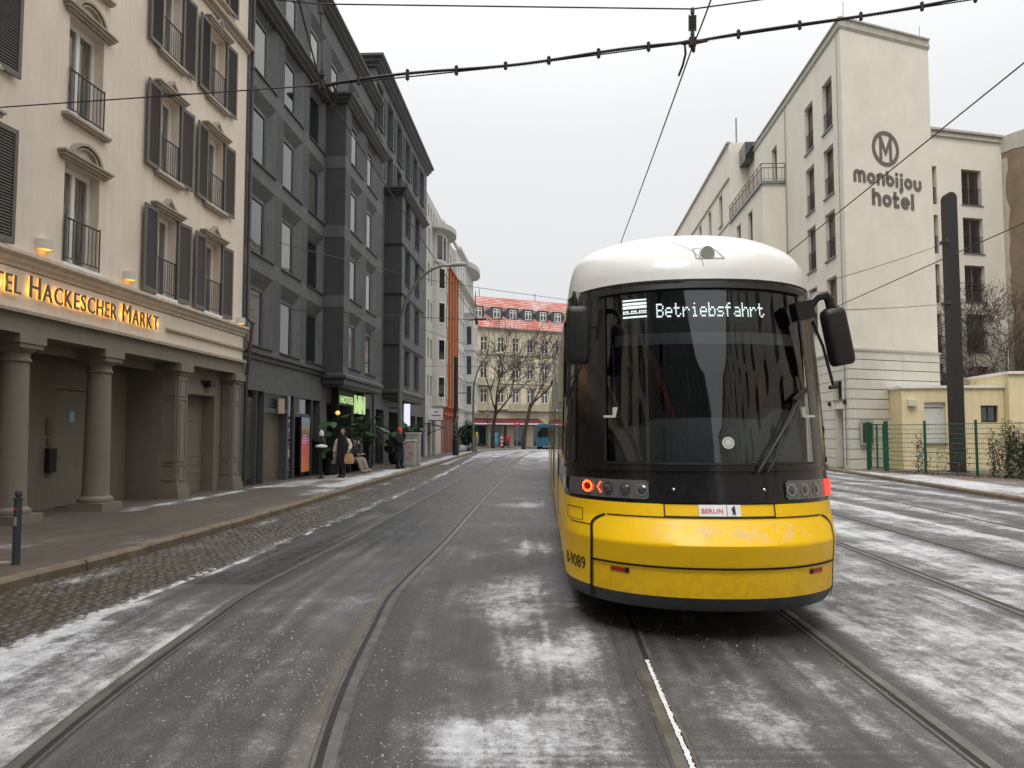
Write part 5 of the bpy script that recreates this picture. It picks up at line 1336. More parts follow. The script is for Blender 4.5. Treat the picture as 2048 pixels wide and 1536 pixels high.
# raised bumper cover, rounded upper corners, and its dark joints
def bx(z):
    if z > .86: return .985-.11*((z-.86)/.12)**2.5
    return .985
def bump_cover(m): patch(m, lambda z: ph_of(-bx(z), z), lambda z: ph_of(bx(z), z), .615, .975, .018, 60, 14); patch(m, lambda z: ph_of(-bx(z), z), lambda z: ph_of(bx(z), z), .37, .60, .010, 60, 4)
bc = tp('bumper_cover', bump_cover, 'tyellow')
def edge_strip(m, pts, w, out):
    """pts list of (x,z) on the nose; draws a strip following the surface"""
    n = len(pts); A = []
    for i, (x, z) in enumerate(pts):
        a = pts[max(0, i-1)]; b = pts[min(n-1, i+1)]; dx, dz = b[0]-a[0], b[1]-a[1]; l = math.hypot(dx, dz) or 1
        nx, nz = -dz/l*w/2, dx/l*w/2
        A.append([surf(ph_of(x+nx, z+nz), z+nz, out), surf(ph_of(x-nx, z-nz), z-nz, out)])
    m.grid(A)
def seams(m):
    for s in (-1, 1):
        P = [(s*.995, .26+k*.05) for k in range(13)]+[(s*(bx(.86+.12*k/8)+.010), .86+.12*k/8) for k in range(1, 9)]
        edge_strip(m, P, .020, .022)
    edge_strip(m, [(-.87+k*.0435, .982) for k in range(41)], .012, .022)
    edge_strip(m, [(-.985+k*.0394, .608) for k in range(51)], .018, .024)
    for s in (-1, 1): edge_strip(m, [(s*.44, .99+.012*k) for k in range(10)], .010, .006)
    edge_strip(m, [(-.44+k*.044, .995) for k in range(21)], .008, .006)
    edge_strip(m, [(-1.17+.02*k, .885-.0*k) for k in range(9)], .008, .004)
tp('panel_seams', seams, 'seam', fix=False)
# black band with lamps
tp('lamp_band', lambda m: shellz(m, 1.09, 1.36), 'tblack')
tp('band_trim', lambda m: patch(m, -88, 88, 1.352, 1.378, .020, 70), 'tblack')
tp('band_panel', lambda m: patch(m, xw(-.46), xw(.46), 1.10, 1.30, .012, 30), 'tblack')
# surround of the windscreen, side cab windows, glass
WX0, WX1 = .88, .865
def wx(z): return WX0+(WX1-WX0)*(z-1.40)/1.5
def surround_(m):
    patch(m, -90, lambda z: ph_of(-wx(z), z), 1.36, 3.0, 0, 20, 8); patch(m, lambda z: ph_of(wx(z), z), 90, 1.36, 3.0, 0, 20, 8)
    patch(m, lambda z: ph_of(-wx(z), z), lambda z: ph_of(wx(z), z), 1.36, 1.415, 0, 44); patch(m, lambda z: ph_of(-wx(z), z), lambda z: ph_of(wx(z), z), 2.90, 3.0, 0, 44)
tp('windscreen_surround', surround_, 'tblack')
def bead(m):
    P = [(-wx(1.41), 1.41+k*.0) for k in range(1)]
    top = 2.90
    loop = [(-wx(1.415+(top-1.415)*k/20), 1.415+(top-1.415)*k/20) for k in range(21)]
    edge_strip(m, loop, .02, .006); edge_strip(m, [(-x, z) for x, z in loop], .02, .006)
    edge_strip(m, [(-.88+k*.044, 1.415) for k in range(41)], .016, .006)
    edge_strip(m, [(-.93+k*.0465, 2.925+.012*math.cos((k-20)/20*1.5)) for k in range(41)], .045, .024)
tp('windscreen_seal', bead, 'mirror', fix=False)
glass = tp('windscreen', lambda m: patch(m, lambda z: ph_of(-wx(z), z), lambda z: ph_of(wx(z), z), 1.415, 2.90, -.004, 44, 10), 'tglass', fix=False)
for s in (-1, 1):
    tp('cab_window', lambda m: (patch(m, s*68, s*88, 1.72, 2.82, .006, 10), patch(m, s*68, s*88, 1.44, 1.68, .006, 10)), 'glass', fix=False)
    tp('cab_window_frame', lambda m: [patch(m, s*a, s*b, c, d, .012, 8) for a, b, c, d in ((66.5, 68.2, 1.42, 2.84), (87.8, 89.6, 1.42, 2.84), (68, 88, 1.66, 1.73), (68, 88, 1.40, 1.45))], 'mirror', fix=False)
# interior
def cab(m):
    m.box(-1.0, 1.0, 1.3, 3.2, 1.30, 1.34); m.box(-1.1, 1.1, 3.2, 3.25, 1.34, 3.0); m.box(-.95, .95, 1.7, 3.2, 2.96, 3.0)
    m.box(-.32, .22, 2.0, 2.12, 1.34, 2.35); m.box(-.32, .22, 1.6, 2.0, 1.34, 1.78); m.box(-.17, .07, 2.0, 2.1, 2.37, 2.6)
    m.box(.45, .95, 1.9, 2.6, 1.34, 2.9)
tp('cab_interior', cab, 'interior', smooth=False)
def cons(m):
    P = []
    for k in range(25):
        x = -.80+k*1.6/24; y = SP(x, 1.6)+.06; zt = 1.74+.05*math.cos(x*1.6)
        if x > .45: zt += .10*min(1, (x-.45)/.1)
        if x < -.45: zt -= .05*min(1, (-.45-x)/.1)
        P.append([(x, y+.02, 1.42), (x, y+.05, 1.58), (x, y+.14, zt), (x, y+.55, zt+.02), (x, y+.62, 1.40)])
    m.grid(P)
tp('console', cons, 'console')
def display(m): m.grid([[(x, SP(x, 2.72)+.07, 2.60), (x, SP(x, 2.9)+.05, 2.90)] for x in [-.86+.086*k for k in range(21)]]); m.grid([[(x, SP(x, 2.60)+.05, 2.54), (x, SP(x, 2.6)+.07, 2.60)] for x in [-.84+.084*k for k in range(21)]])
dp = tp('display_board', display, 'black', fix=False)
DOT = {'B': ['11110','10001','10001','11110','10001','10001','11110'], 'e': ['00000','00000','01110','10001','11111','10000','01110'], 't': ['01000','01000','11110','01000','01000','01001','00110'],
       'r': ['00000','00000','10110','11001','10000','10000','10000'], 'i': ['00100','00000','01100','00100','00100','00100','01110'], 'b': ['10000','10000','10110','11001','10001','10001','11110'],
       's': ['00000','00000','01111','10000','01110','00001','11110'], 'f': ['00110','01000','11110','01000','01000','01000','01000'], 'a': ['00000','00000','01110','00001','01111','10001','01111'], 'h': ['10000','10000','10110','11001','10001','10001','10001']}
def dots(m):
    def px(x, z, w, h):
        y = SP(x, z)+.055; m.quad((x-w/2,y,z-h/2),(x+w/2,SP(x+w/2,z)+.055,z-h/2),(x+w/2,SP(x+w/2,z)+.055,z+h/2),(x-w/2,y,z+h/2))
    x = -.425; pw = .0122; ph = .0185
    for ch in 'Betriebsfahrt':
        g = DOT[ch]
        for r_, row in enumerate(g):
            for c_, v in enumerate(row):
                if v == '1': px(x+c_*pw, 2.79-r_*ph, pw*.86, ph*.72)
        x += pw*6
    for z, h in ((2.865, .018), (2.832, .022), (2.80, .03), (2.71, .010)): m_ = px
    for k in range(12):
        xx = -.70+k*.0165
        for z, h in ((2.845, .013), (2.812, .020), (2.780, .024)): px(xx, z, .0166, h)
        if k not in (3, 7): px(xx, 2.742, .012, .014)
        px(xx, 2.725, .009 if k % 2 else .014, .010); px(xx, 2.690, .0166, .014)
tp('display_text', dots, 'ledwhite', dp, smooth=False, fix=False)
tp('grab_rail', lambda m: (m.tube([(-.62,1.2,2.85),(-.35,1.3,2.3),(-.05,1.35,1.4)], .035, 8), m.tube([(.55,1.0,1.45),(.58,1.05,2.2)], .03, 8)), 'redbar')
tp('roller_blind', lambda m: m.grid([[(x, SP(x, 2.5)+.05, 2.43), (x, SP(x, 2.5)+.05, 2.53)] for x in [-.78+.078*k for k in range(21)]]), 'console', fix=False)
for s in (-1, 1):
    z0 = 1.82
    tp('blind_guide', lambda m: (m.tube([(s*.80, SP(.8, z0)+.02, z0), (s*.80, SP(.8, 2.45)+.02, 2.45)], .006, 5), m.box(s*.80-(.03 if s > 0 else .10), s*.80+(.10 if s > 0 else .03), SP(.8, z0)+.0, SP(.8, z0)+.02, z0-.02, z0), m.box(s*.80-.02, s*.80+.02, SP(.8, z0)+.0, SP(.8, z0)+.02, z0, z0+.07)), 'sticker', smooth=False)
def disc(m, x, z, r, out, n=24, r2=0., bulge=0.):
    ph = ph_of(x, z); P = surf(ph, z, out); N = (surf(ph, z, out+.05)-P).normalized(); U = V((0,0,1)); T = N.cross(U).normalized(); U = T.cross(N).normalized()
    if r2: m.grid([[P+(T*math.cos(2*math.pi*k/n)+U*math.sin(2*math.pi*k/n))*q for q in (r, r2)] for k in range(n+1)])
    else:
        rings = [[P+N*bulge*(1-q*q)+(T*math.cos(2*math.pi*k/n)+U*math.sin(2*math.pi*k/n))*r*q for k in range(n+1)] for q in (1., .7, .35, .02)]
        m.grid(rings)
tp('round_sticker', lambda m: (disc(m, .09, 1.585, .050, .004, r2=.034), disc(m, .09, 1.585, .030, .004)), 'sticker', fix=False)
# lamp clusters
def rrect(x0, x1, z0, z1, r):
    P = []
    for cx, cz, a0 in ((x1-r, z1-r, 0), (x0+r, z1-r, 90), (x0+r, z0+r, 180), (x1-r, z0+r, 270)):
        for k in range(5): a = R(a0+22.5*k); P.append((cx+r*math.cos(a), cz+r*math.sin(a)))
    return P
def spatch(m, x0, x1, z0, z1, out, nx=14):
    m.grid([[surf(ph_of(x0+(x1-x0)*k/nx, z), z, out) for k in range(nx+1)] for z in (z0, (z0+z1)/2, z1)])
for s in (-1, 1):
    xa, xb = s*.52, s*1.165
    lo = min(xa, xb); hi = max(xa, xb)
    cl = tp('tail_light', lambda m: (spatch(m, lo+(.03 if s > 0 else 0), hi-(.03 if s < 0 else 0), 1.135, 1.262, .014, 20), spatch(m, lo+(.045 if s > 0 else 0), hi-(.045 if s < 0 else 0), 1.122, 1.136, .014, 20), spatch(m, lo+(.045 if s > 0 else 0), hi-(.045 if s < 0 else 0), 1.261, 1.275, .014, 20)), 'lampglass', fix=False)
    for x in (.60, .73, .86):
        tp('lens', lambda m: disc(m, s*x, 1.198, .052, .020, r2=.040), 'chrome', cl, fix=False)
        tp('lens', lambda m: disc(m, s*x, 1.198, .040, .018, bulge=.014), 'lens', cl, fix=False)
    if s < 0:
        tp('red_lens', lambda m: disc(m, -1.015, 1.205, .058, .021), 'reflector', cl, fix=False)
        def ring(m):
            for k in range(12):
                a = 2*math.pi*k/12; disc(m, -1.015+.042*math.cos(a)*.8, 1.205+.042*math.sin(a), .0125, .026, 8)
        tp('led_ring', ring, 'led', cl, fix=False)
        tp('led_arrow', lambda m: [disc(m, -.935+.010*abs(k-2), 1.165+.02*k, .0085, .026, 6) for k in range(5)], 'led', cl, fix=False)
        tp('indicator', lambda m: patch(m, -89, -80, 1.15, 1.26, .018), 'lampcream', cl, fix=False)
    else:
        tp('red_lens', lambda m: spatch(m, .975, 1.16, 1.13, 1.268, .020, 10), 'redlamp', cl, fix=False)
for s, e in ((-1, .02), (1, 0)):
    tp('reflector', lambda m: spatch(m, s*.78+(-.075 if s < 0 else -.03), s*.78+(.03 if s < 0 else .075), .535, .570, .016, 5), 'reflector', bc, fix=False)
    tp('reflector_cap', lambda m: spatch(m, s*.78+(.032 if s < 0 else -.065), s*.78+(.065 if s < 0 else -.032), .533, .572, .017, 3), 'seam', bc, fix=False)
for x in (-.36, .36): tp('screw', lambda m: disc(m, x, 1.205, .013, .02, 10, bulge=.006), 'chrome', fix=False)
# number plate panel
pl = tp('number_plate', lambda m: spatch(m, -.175, .155, .998, 1.088, .010, 6), 'signwhite', fix=False)
def onsurf(me, x0, z0, k, out, mat, parent, name):
    xform(me, lambda c: surf(ph_of(x0+c.x*k, z0+c.y*k), z0+c.y*k, out+(.001 if c.z > 0 else 0))); me.materials.clear(); me.materials.append(MT[mat]); return link(name, me, parent)
me = text_mesh('BERLIN', .055, 0, .0007, space=1.08); w = max(v.co.x for v in me.vertices); onsurf(me, -.158, 1.022, .170/w, .013, 'signred', pl, 'plate_lettering')
tp('plate_divider', lambda m: spatch(m, .042, .046, 1.0, 1.085, .0125, 1), 'seam', pl, fix=False)
bear = [(.0,-.6),(-.18,-.95),(-.42,-.95),(-.30,-.75),(-.30,-.2),(-.45,.05),(-.62,.25),(-.5,.32),(-.28,.18),(-.30,.35),(-.52,.58),(-.48,.68),(-.2,.55),(-.15,.8),(.02,1),(.2,.92),(.28,.7),(.22,.4),(.34,.1),(.30,-.3),(.38,-.6),(.30,-.85),(.45,-.98),(.14,-.98),(.12,-.65)]
tp('plate_bear', lambda m: m.quad(*[surf(ph_of(.10+a*.036, 1.043+b*.037), 1.043+b*.037, .014) for a, b in bear]), 'black', pl, fix=False)
# fleet number on the rounded corner
me = text_mesh('B-9089', .15, 0, .0015); w = max(v.co.x for v in me.vertices)
def numf(c): 
    ph = -80.5+(c.x/w)*22; z = .49+c.y*1.0+.0; return surf(ph, z, .004)
xform(me, numf); me.materials.clear(); me.materials.append(MT['black']); link('fleet_number', me, lb)
tp('service_hatch', lambda m: [patch(m, a, b, c, d, .003, 4) for a, b, c, d in ((-78, -60, 1.005, 1.011), (-78, -60, .905, .909), (-78, -77.4, .905, 1.01), (-60.6, -60, .905, 1.01))], 'seam', lb, fix=False)
# dried snow splashes on the bumper
t = NT('dried_snow'); t.p.inputs['Base Color'].default_value = (.8, .76, .62, 1); t.p.inputs['Roughness'].default_value = .9
n = t.noise(9, 5, .65, stretch=(1, 1, 1.6)); a = t.add('ShaderNodeMapRange'); a.inputs[1].default_value = .44; a.inputs[2].default_value = .62; a.inputs[4].default_value = .5; t.link(n, a.inputs[0])
tc = t.add('ShaderNodeTexCoord'); sp = t.add('ShaderNodeSeparateXYZ'); t.link(tc.outputs['Object'], sp.inputs[0])
zz = t.math('SUBTRACT', 1, t.math('MULTIPLY', t.math('ABSOLUTE', t.math('SUBTRACT', sp.outputs[2], .88)), 10.5), clamp=True)
xx = t.math('SUBTRACT', 1, t.math('POWER', t.math('ABSOLUTE', t.math('MULTIPLY', t.math('SUBTRACT', sp.outputs[0], .05), 1.35)), 3), clamp=True)
t.link(t.math('MULTIPLY', a.outputs[0], t.math('MULTIPLY', zz, xx)), t.p.inputs['Alpha']); MT['dried'] = t.m
tp('snow_splash', lambda m: patch(m, xw(-.8), xw(.85), .785, .965, .0205, 40, 6), 'dried', bc, fix=False)
t = NT('road_spray'); t.p.inputs['Base Color'].default_value = (.10, .085, .065, 1); t.p.inputs['Roughness'].default_value = .95
n = t.noise(14, 7, .75); a = t.add('ShaderNodeMapRange'); a.inputs[1].default_value = .40; a.inputs[2].default_value = .75; a.inputs[4].default_value = .28; t.link(n, a.inputs[0])
tc = t.add('ShaderNodeTexCoord'); sp = t.add('ShaderNodeSeparateXYZ'); t.link(tc.outputs['Object'], sp.inputs[0])
zz = t.math('SUBTRACT', 1, t.math('MULTIPLY', t.math('SUBTRACT', sp.outputs[2], .37), 3.2), clamp=True)
t.link(t.math('MULTIPLY', a.outputs[0], zz), t.p.inputs['Alpha']); MT['spray'] = t.m
tp('road_grime', lambda m: patch(m, xw(-.96), xw(.96), .372, .60, .0125, 50, 4), 'spray', bc, fix=False)
# roof
def roof(m):
    zs = [3.0, 3.04, 3.08]+[s[0] for s in SEC if s[0] > 3.08]
    zs2 = []
    for a, b in zip(zs[:-1], zs[1:]): zs2 += [a, (a+b)/2]
    zs2.append(zs[-1])
    m.grid([[surf(-90+180*k/72, z) for k in range(73)] for z in zs2])
    top = [surf(-90+180*k/72, zs[-1]) for k in range(73)]; m.quad(*top)
    for s in (-1, 1):
        m.grid([[surf(90*s, z), V((s*sec(z)[1], 9.2, z))] for z in zs2])
    a = sec(zs[-1]); m.quad((-a[1], a[0]+a[2], zs[-1]), (a[1], a[0]+a[2], zs[-1]), (a[1], 9.2, zs[-1]), (-a[1], 9.2, zs[-1]))
# smooth roof profile by dense sections
base_sec = SEC[:]
def smooth_sec():
    roofp = [s for s in SEC if s[0] >= 3.0]; out = []
    zz = [3.0+.60*(1-(1-k/26)**1.6) for k in range(27)]
    for z in zz: out.append((z,)+tuple(interp([(s[0], s[i]) for s in roofp], z) for i in (1, 2, 3)))
    return out
SEC = [s for s in SEC if s[0] < 3.0]+smooth_sec()
rf = tp('roof', roof, 'twhite')
tp('roof_joint', lambda m: patch(m, -90, 90, 2.988, 3.004, .004, 72), 'seam', fix=False)
tp('roof_seam', lambda m: edge_strip(m, [(-.02-.28*((z-3.12)/.3)**2+.0, z) for z in [3.12+.012*k for k in range(26)]], .005, .003), 'lampglass', rf, fix=False)
def rl(m):
    P = [(-.09, 3.305), (.09, 3.305), (.17, 3.195), (-.075, 3.195), (-.09, 3.305)]; q = []
    for a, b in zip(P[:-1], P[1:]): edge_strip(m, [(a[0]+(b[0]-a[0])*k/6, a[1]+(b[1]-a[1])*k/6) for k in range(7)], .007, .006)
rl_ = tp('roof_lamp', rl, 'lampglass', rf, fix=False)
def lampf(m):
    c = surf(ph_of(.025, 3.25), 3.25); r_ = .06
    m.tube([c+V((0,.10,0)), c+V((0,-.02,.0)), c+V((0,-.035,.0))], [r_*1.12, r_*1.12, r_], 24); 
tp('lamp_housing', lampf, 'twhite', rl_)
tp('lamp_lens', lambda m: (lambda c: m.tube([c+V((0,-.033,0)), c+V((0,-.042,0))], .056, 24))(surf(ph_of(.025, 3.25), 3.25)), 'lamphead', rl_)
# wiper
def yy(x, z, o): p = surf(ph_of(x, z), z, o); return p
wp = tp('wiper', lambda m: (m.tube([yy(.30, 1.34, .05), yy(.34, 1.40, .06), yy(.60, 1.78, .07), yy(.74, 1.98, .055)], [.014, .014, .011, .009], 6), m.tube([yy(.38, 1.34, .05), yy(.43, 1.42, .06), yy(.62, 1.72, .06), yy(.74, 1.95, .05)], [.010]*4, 6)), 'black')
tp('wiper_blade', lambda m: (m.tube([yy(.47, 1.55, .03), yy(.72, 1.93, .03), yy(.80, 2.04, .03)], .016, 6), m.tube([yy(.66, 1.93, .05), yy(.80, 2.03, .05)], .022, 6)), 'black', wp)
# mirrors
def rbox(w, d, h, seg=4, r=.35):
    m = MB(); P = []
    prof = [(0, .72), (.04, .93), (.12, 1), (.88, 1), (.96, .93), (1, .72)]
    for z, k in prof:
        row = []
        for q in range(24):
            a = 2*math.pi*q/24; c, s_ = math.cos(a), math.sin(a); e = .55
            row.append((math.copysign(abs(c)**e, c)*w/2*k, math.copysign(abs(s_)**e, s_)*d/2*k, (z-.5)*h))
        row.append(row[0]); P.append(row)
    m.grid(P); m.quad(*P[0][:-1]); m.quad(*P[-1][:-1]); return m
for s in (-1, 1):
    cx, cy, cz = (-1.115, .62, 2.52) if s < 0 else (1.135, .66, 2.50)
    mm = rbox(.20, .17, .50).build('mirror', 'mirror', tram, smooth=True, loc=(cx, cy, cz)); mm.rotation_euler = (0, R(0) if s < 0 else R(-11), R(8*s))
    if s < 0:
        tp('mirror_arm', lambda m: (m.tube([(0,0,.24),(0,.0,.33),(-.01,.04,.38),(-.03,.12,.40),(-.06,.24,.36),(-.05,.32,.30)], [.035,.032,.030,.028,.026,.022], 10), m.tube([(-.05,.3,.05),(-.05,.3,.36)], .02, 8), m.tube([(0,0,.235),(0,0,.26)], .06, 12)), 'tblack', mm)
        m = MB(); m.tube([(-.10,.25,.2),(-.17,.5,.18),(-.16,.5,-.2),(-.2,.7,-.5)], .012, 6); m.build('mirror_stay', 'black', mm)
    else:
        tp('mirror_arm', lambda m: (m.tube([(0,0,.24),(.0,0,.33),(-.03,.0,.38),(-.10,.02,.38),(-.16,.03,.33),(-.24,.05,.31)], [.04,.042,.042,.045,.05,.05], 12), m.tube([(0,0,.23),(0,0,.26)], .065, 12), m.box(-.32,-.16,-.02,.12,.20,.36)), 'tblack', mm)
        m = MB(); m.tube([(-.17,.05,.18),(-.12,.05,-.05),(-.10,.05,-.42)], .013, 6); m.tube([(-.14,.05,-.42),(-.06,.05,-.42)], .02, 6); m.build('mirror_stay', 'black', mm)
# ---- sides of the rear module and the modules ahead
def side_parts(y0, y1, parent, roofmat='twhite', first=False):
    a = 1.2
    for s in (-1, 1):
        m = MB()
        if not first:
            m.grid([[(s*1.195, y, z) for z in (.37, 1.36)] for y in (y0, y1)])
        m.grid([[(s*x, y, z) for x, z in ((1.21, 1.36), (1.18, 2.9), (1.168, 3.0), (1.14, 3.22), (1.10, 3.38), (.97, 3.51), (.6, 3.575), (.0, 3.60))] for y in (y0, y1)] if not first else [[(s*x, y, z) for x, z in ((1.21, 1.36), (1.178, 2.9), (1.168, 3.0))] for y in (y0, y1)])
        if not first: m.grid([[(s*1.18, y, z) for z in (.2, .37)] for y in (y0, y1)])
        m.build('side_panel', 'tyellow', parent)
        n = int((y1-y0-.6)/1.9)
        for k in range(n):
            ya = y0+.4+k*(y1-y0-.5)/n; yb = ya+(y1-y0-.5)/n-.3
            door = (k % 2 == 1)
            m = MB(); z0 = .5 if door else 1.42
            m.grid([[(s*(1.226 if z < 1.4 else 1.226-.03*(z-1.36)/1.55), y, z) for z in (z0, 1.4, 2.85)] if door else [(s*(1.226-.03*(z-1.36)/1.55), y, z) for z in (1.42, 2.85)] for y in (ya-.06, yb+.06)])
            m.build('door' if door else 'side_window', 'tblack' if not door else 'glass', parent)
            if door:
                m = MB(); mid = (ya+yb)/2
                for y in (ya, mid-.03, yb-.06): m.grid([[(s*1.236,yy_,z0),(s*1.236,yy_,1.4),(s*1.206,yy_,2.85)] for yy_ in (y, y+.07)])
                m.build('door_frame', 'tyellow', parent)
    return
side_parts(1.75, 7.75, tram, first=True)
def bellows(y, parent):
    m = MB()
    P = []
    for k in range(9):
        q = 1.0 if k % 2 else .95
        P.append([(x*q, y+k*.07, z) for x, z in ((-1.15,.35),(-1.15,1.4),(-1.1,2.9),(-1.0,3.15),(-.6,3.25),(.6,3.25),(1.0,3.15),(1.1,2.9),(1.15,1.4),(1.15,.35))])
    m.grid(P); m.build('bellows', 'tskirt', parent)
y = 7.8
m = MB(); m.quad((-1.12,7.78,.3),(1.12,7.78,.3),(1.1,7.78,3.2),(-1.1,7.78,3.2)); m.build('end_wall', 'tskirt', tram)
for k in range(4):
    bellows(y, tram); y += .6; L = 4.6 if k % 2 == 0 else 6.6
    side_parts(y, y+L, tram); y += L
    m = MB(); m.grid([[(x, yy_, z) for x, z in ((-1.17,3.0),(-1.145,3.22),(-1.105,3.38),(-.975,3.515),(-.6,3.58),(.6,3.58),(.975,3.515),(1.105,3.38),(1.145,3.22),(1.17,3.0))] for yy_ in (y-L, y)]); m.build('roof_panel', 'twhite', tram)
m = MB(); m.box(-1.1,1.1,1.2,y,.2,.28); m.box(-.62,.62,1.9,3.9,.10,.26); m.box(-1.0,1.0,1.3,1.35,.15,.27)
m.build('underframe', 'black', tram)
for yb in (2.3, 3.9, 13, 15):
    for s in (-1, 1):
        m = MB(); m.tube([(s*.68, yb, .30), (s*.80, yb, .30)], .29, 20); m.build('wheel', 'greypole', tram)
m = MB(); m.tube([(-1.24,1.95,2.0),(-1.24,1.95,2.5)], .03, 6); m.box(-1.30,-1.21,4.2,4.3,2.0,2.35); m.build('door_camera', 'lamphead', tram)
# ------------------------------------------------------------------ overhead line
def wpt(px, py, d):
    r_ = ray(px, py); t = d/r_[1]; return (r_[0]*t, d, HC+r_[2]*t)
def wire(name, label, pts, r=.009, sag=0., n=14, mat='wire', cat='wire', group=None):
    P = []
    for a, b in zip(pts[:-1], pts[1:]):
        for k in range(n): t = k/n; P.append((a[0]+(b[0]-a[0])*t, a[1]+(b[1]-a[1])*t, a[2]+(b[2]-a[2])*t-4*sag*t*(1-t)))
    P.append(pts[-1]); o0 = V(P[0]); m = MB(); m.tube([V(p)-o0 for p in P], r, 6)
    o = m.build(name, mat, None, True, tuple(o0)); return tag(o, label, cat, group)
N1 = wpt(645, 170, 8.3); N2 = wpt(1385, 84, 8.1); N1u = wpt(641, 8, 8.2); N2u = wpt(1385, 18, 8.1)
def fitting(name, label, P, Pu, insul):
    t = thing(name, label, 'wire fitting', P)
    m = MB(); m.box(-.035,.035,-.03,.03,-.045,.045); m.tube([(-.16,0,-.012),(-.03,0,0)], [.012,.028], 8); m.tube([(.16,0,.012),(.03,0,0)], [.012,.028], 8); m.tube([(0,0,-.04),(.012,.0,-.11)], [.034,.014], 8)
    m.tube([(0,0,.04),(0,0,.10)], .014, 6); m.build('clamp_body', 'rust', t)
    m = MB(); m.tube([(.10,0,.02),(.13,.01,-.04),(.135,.03,-.12),(.11,.10,-.22),(.075,.16,-.28)] if insul == 0 else [(-.14,0,.0),(-.08,0,-.03),(-.07,.02,-.12),(-.09,.08,-.22),(-.12,.14,-.30)], .012, 6); m.build('jumper_cable', 'wire', t)
    u = V(Pu)-V(P); m = MB()
    if insul == 0:
        m.tube([u*.12, u*.18], .03, 10); m.tube([u*.18, u*.95], .006, 5); m.tube([u*.18, u*.30], .012, 6); m.tube([u*.72, u*.85], .013, 6); m.tube([u*.88, u*.99], .028, 8)
    else:
        m.tube([u*.2, u*.3], .022, 8); m.tube([u*.85, u*1.02], .022, 8); m.tube([u*.3, u*.85], .008, 5)
        for k in range(9): m.tube([u*(.36+k*.05), u*(.375+k*.05)], .034, 10)
        m.tube([u*.33-V((.035,0,0)), u*.82-V((.035,0,0))], .008, 5); m.tube([u*.33+V((.035,0,0)), u*.82+V((.035,0,0))], .008, 5)
    m.build('insulator', 'greypole', t)
    return t
fitting('wire_fitting', 'rusty clamp and hanger where the left contact wire meets the thick cable', N1, N1u, 0)
fitting('wire_fitting', 'clamp with ribbed insulator above the yellow tram', N2, N2u, 1)
# thick feeder cable with clips
def feeder(P, Q, label, dip, amp, seed, nclip):
    P = V(P); Q = V(Q); t = thing('feeder_cable', label, 'cable', P); r_ = random.Random(seed); n = 60; pts = []; pts2 = []; d = Q-P
    for k in range(n+1):
        u = k/n; s = math.sin(u*math.pi); z = amp*math.sin(u*math.pi*2.2+seed)*s; pts.append(d*u+V((0,0,-4*dip*u*(1-u)+z+.022*s))); pts2.append(d*u+V((0,0,-4*dip*u*(1-u)-.018*s)))
    m = MB(); m.tube(pts, .0155, 8); m.build('cable', 'wire', t, smooth=True)
    m = MB(); m.tube(pts2, .007, 6)
    for k in range(150):
        u = (k+.5)/150; i = int(u*n); q = pts[i]+(pts[min(i+1,n)]-pts[i])*(u*n-i); m.tube([q-V((0,0,.012)), q-V((-.004,0,.024))], .004, 4)
    m.build('span_wire', 'wire', t)
    for k in range(nclip):
        i = int((k+.8)/(nclip+.6)*n); a = pts[i]; b = pts2[i]; lo = min(a.z, b.z)-.03; hi = max(a.z, b.z)+.035
        m = MB(); m.tube([V((a.x,a.y,lo)), V((a.x,a.y,hi))], .020, 8); m.tube([V((a.x,a.y,lo-.012)), V((a.x,a.y,hi+.012))], .008, 6); m.build('clip', 'black', t)
feeder(N1, N2, 'thick cable clipped to a span wire between the two wire fittings', .01, .035, 1, 7)
feeder(N2, wpt(2300, -60, 8.1), 'thick clipped cable running from the insulator to the upper right', .0, .03, 2, 7)
wire('span_wire', 'thin span wire from the left fitting across the beige hotel', [N1, wpt(-60, 219, 8.8)], .007, .0)
m = MB(); a = V(wpt(325, 191, 8.55)); b = V(wpt(375, 188, 8.52)); m.tube([a, a+(b-a)*.3, b], [.014, .022, .008], 8)
for k in range(5): m.tube([a+(b-a)*(k*.12)+V((0,0,-.03)), a+(b-a)*(k*.12+.05)+V((0,0,.02))], .005, 5)
tag(m.build('wire_splice', 'wire'), 'knotted splice on the thin span wire in front of the shutters', 'wire splice')
wire('span_wire', 'topmost thin wire joining the upper ends of both hangers', [wpt(480, -8, 8.2), N1u, N2u, wpt(1560, -6, 8.0)], .008)
def line(T, ds): return ds
W1 = [wpt(590, -30, 6.6), (N1[0], N1[1], N1[2]-.05), wpt(952, 640, 26), wpt(1010, 745, 48)]
W2 = [wpt(1432, -30, 6.8), (N2[0], N2[1], N2[2]-.05), wpt(1245, 476, 15.2), wpt(1190, 640, 26), wpt(1150, 745, 48)]
wire('contact_wire', 'left contact wire running down the street over the left track', W1, .0085, .02)
wire('contact_wire', 'right contact wire running above the roof of the yellow tram', W2, .0085, .02)
wire('span_wire', 'wire rising from behind the tram mirror to the right edge below the roof line', [wpt(1560, 519, 17), wpt(2070, 108, 9.5)], .010)
wire('span_wire', 'lower oblique wire crossing the black pole to the right edge', [wpt(1640, 628, 20), wpt(2070, 436, 12)], .009)
PL = (18.55, 33.2)
wire('span_wire', 'thin wire from the upper part of the black pole to behind the tram', [(PL[0]-.3, PL[1]-.3, 9.7), wpt(1660, 561, 24)], .011, .05)
wire('span_wire', 'thin wire from the middle of the black pole to the tram mirror', [(PL[0]-.3, PL[1]-.3, 7.1), wpt(1690, 620, 22)], .011, .03)
FARN = wpt(952, 640, 26)
wire('span_wire', 'thin wire from the dark hotel to the far junction above the street', [wpt(575, 619, 26.2), FARN, wpt(1108, 634, 26)], .010, .01)
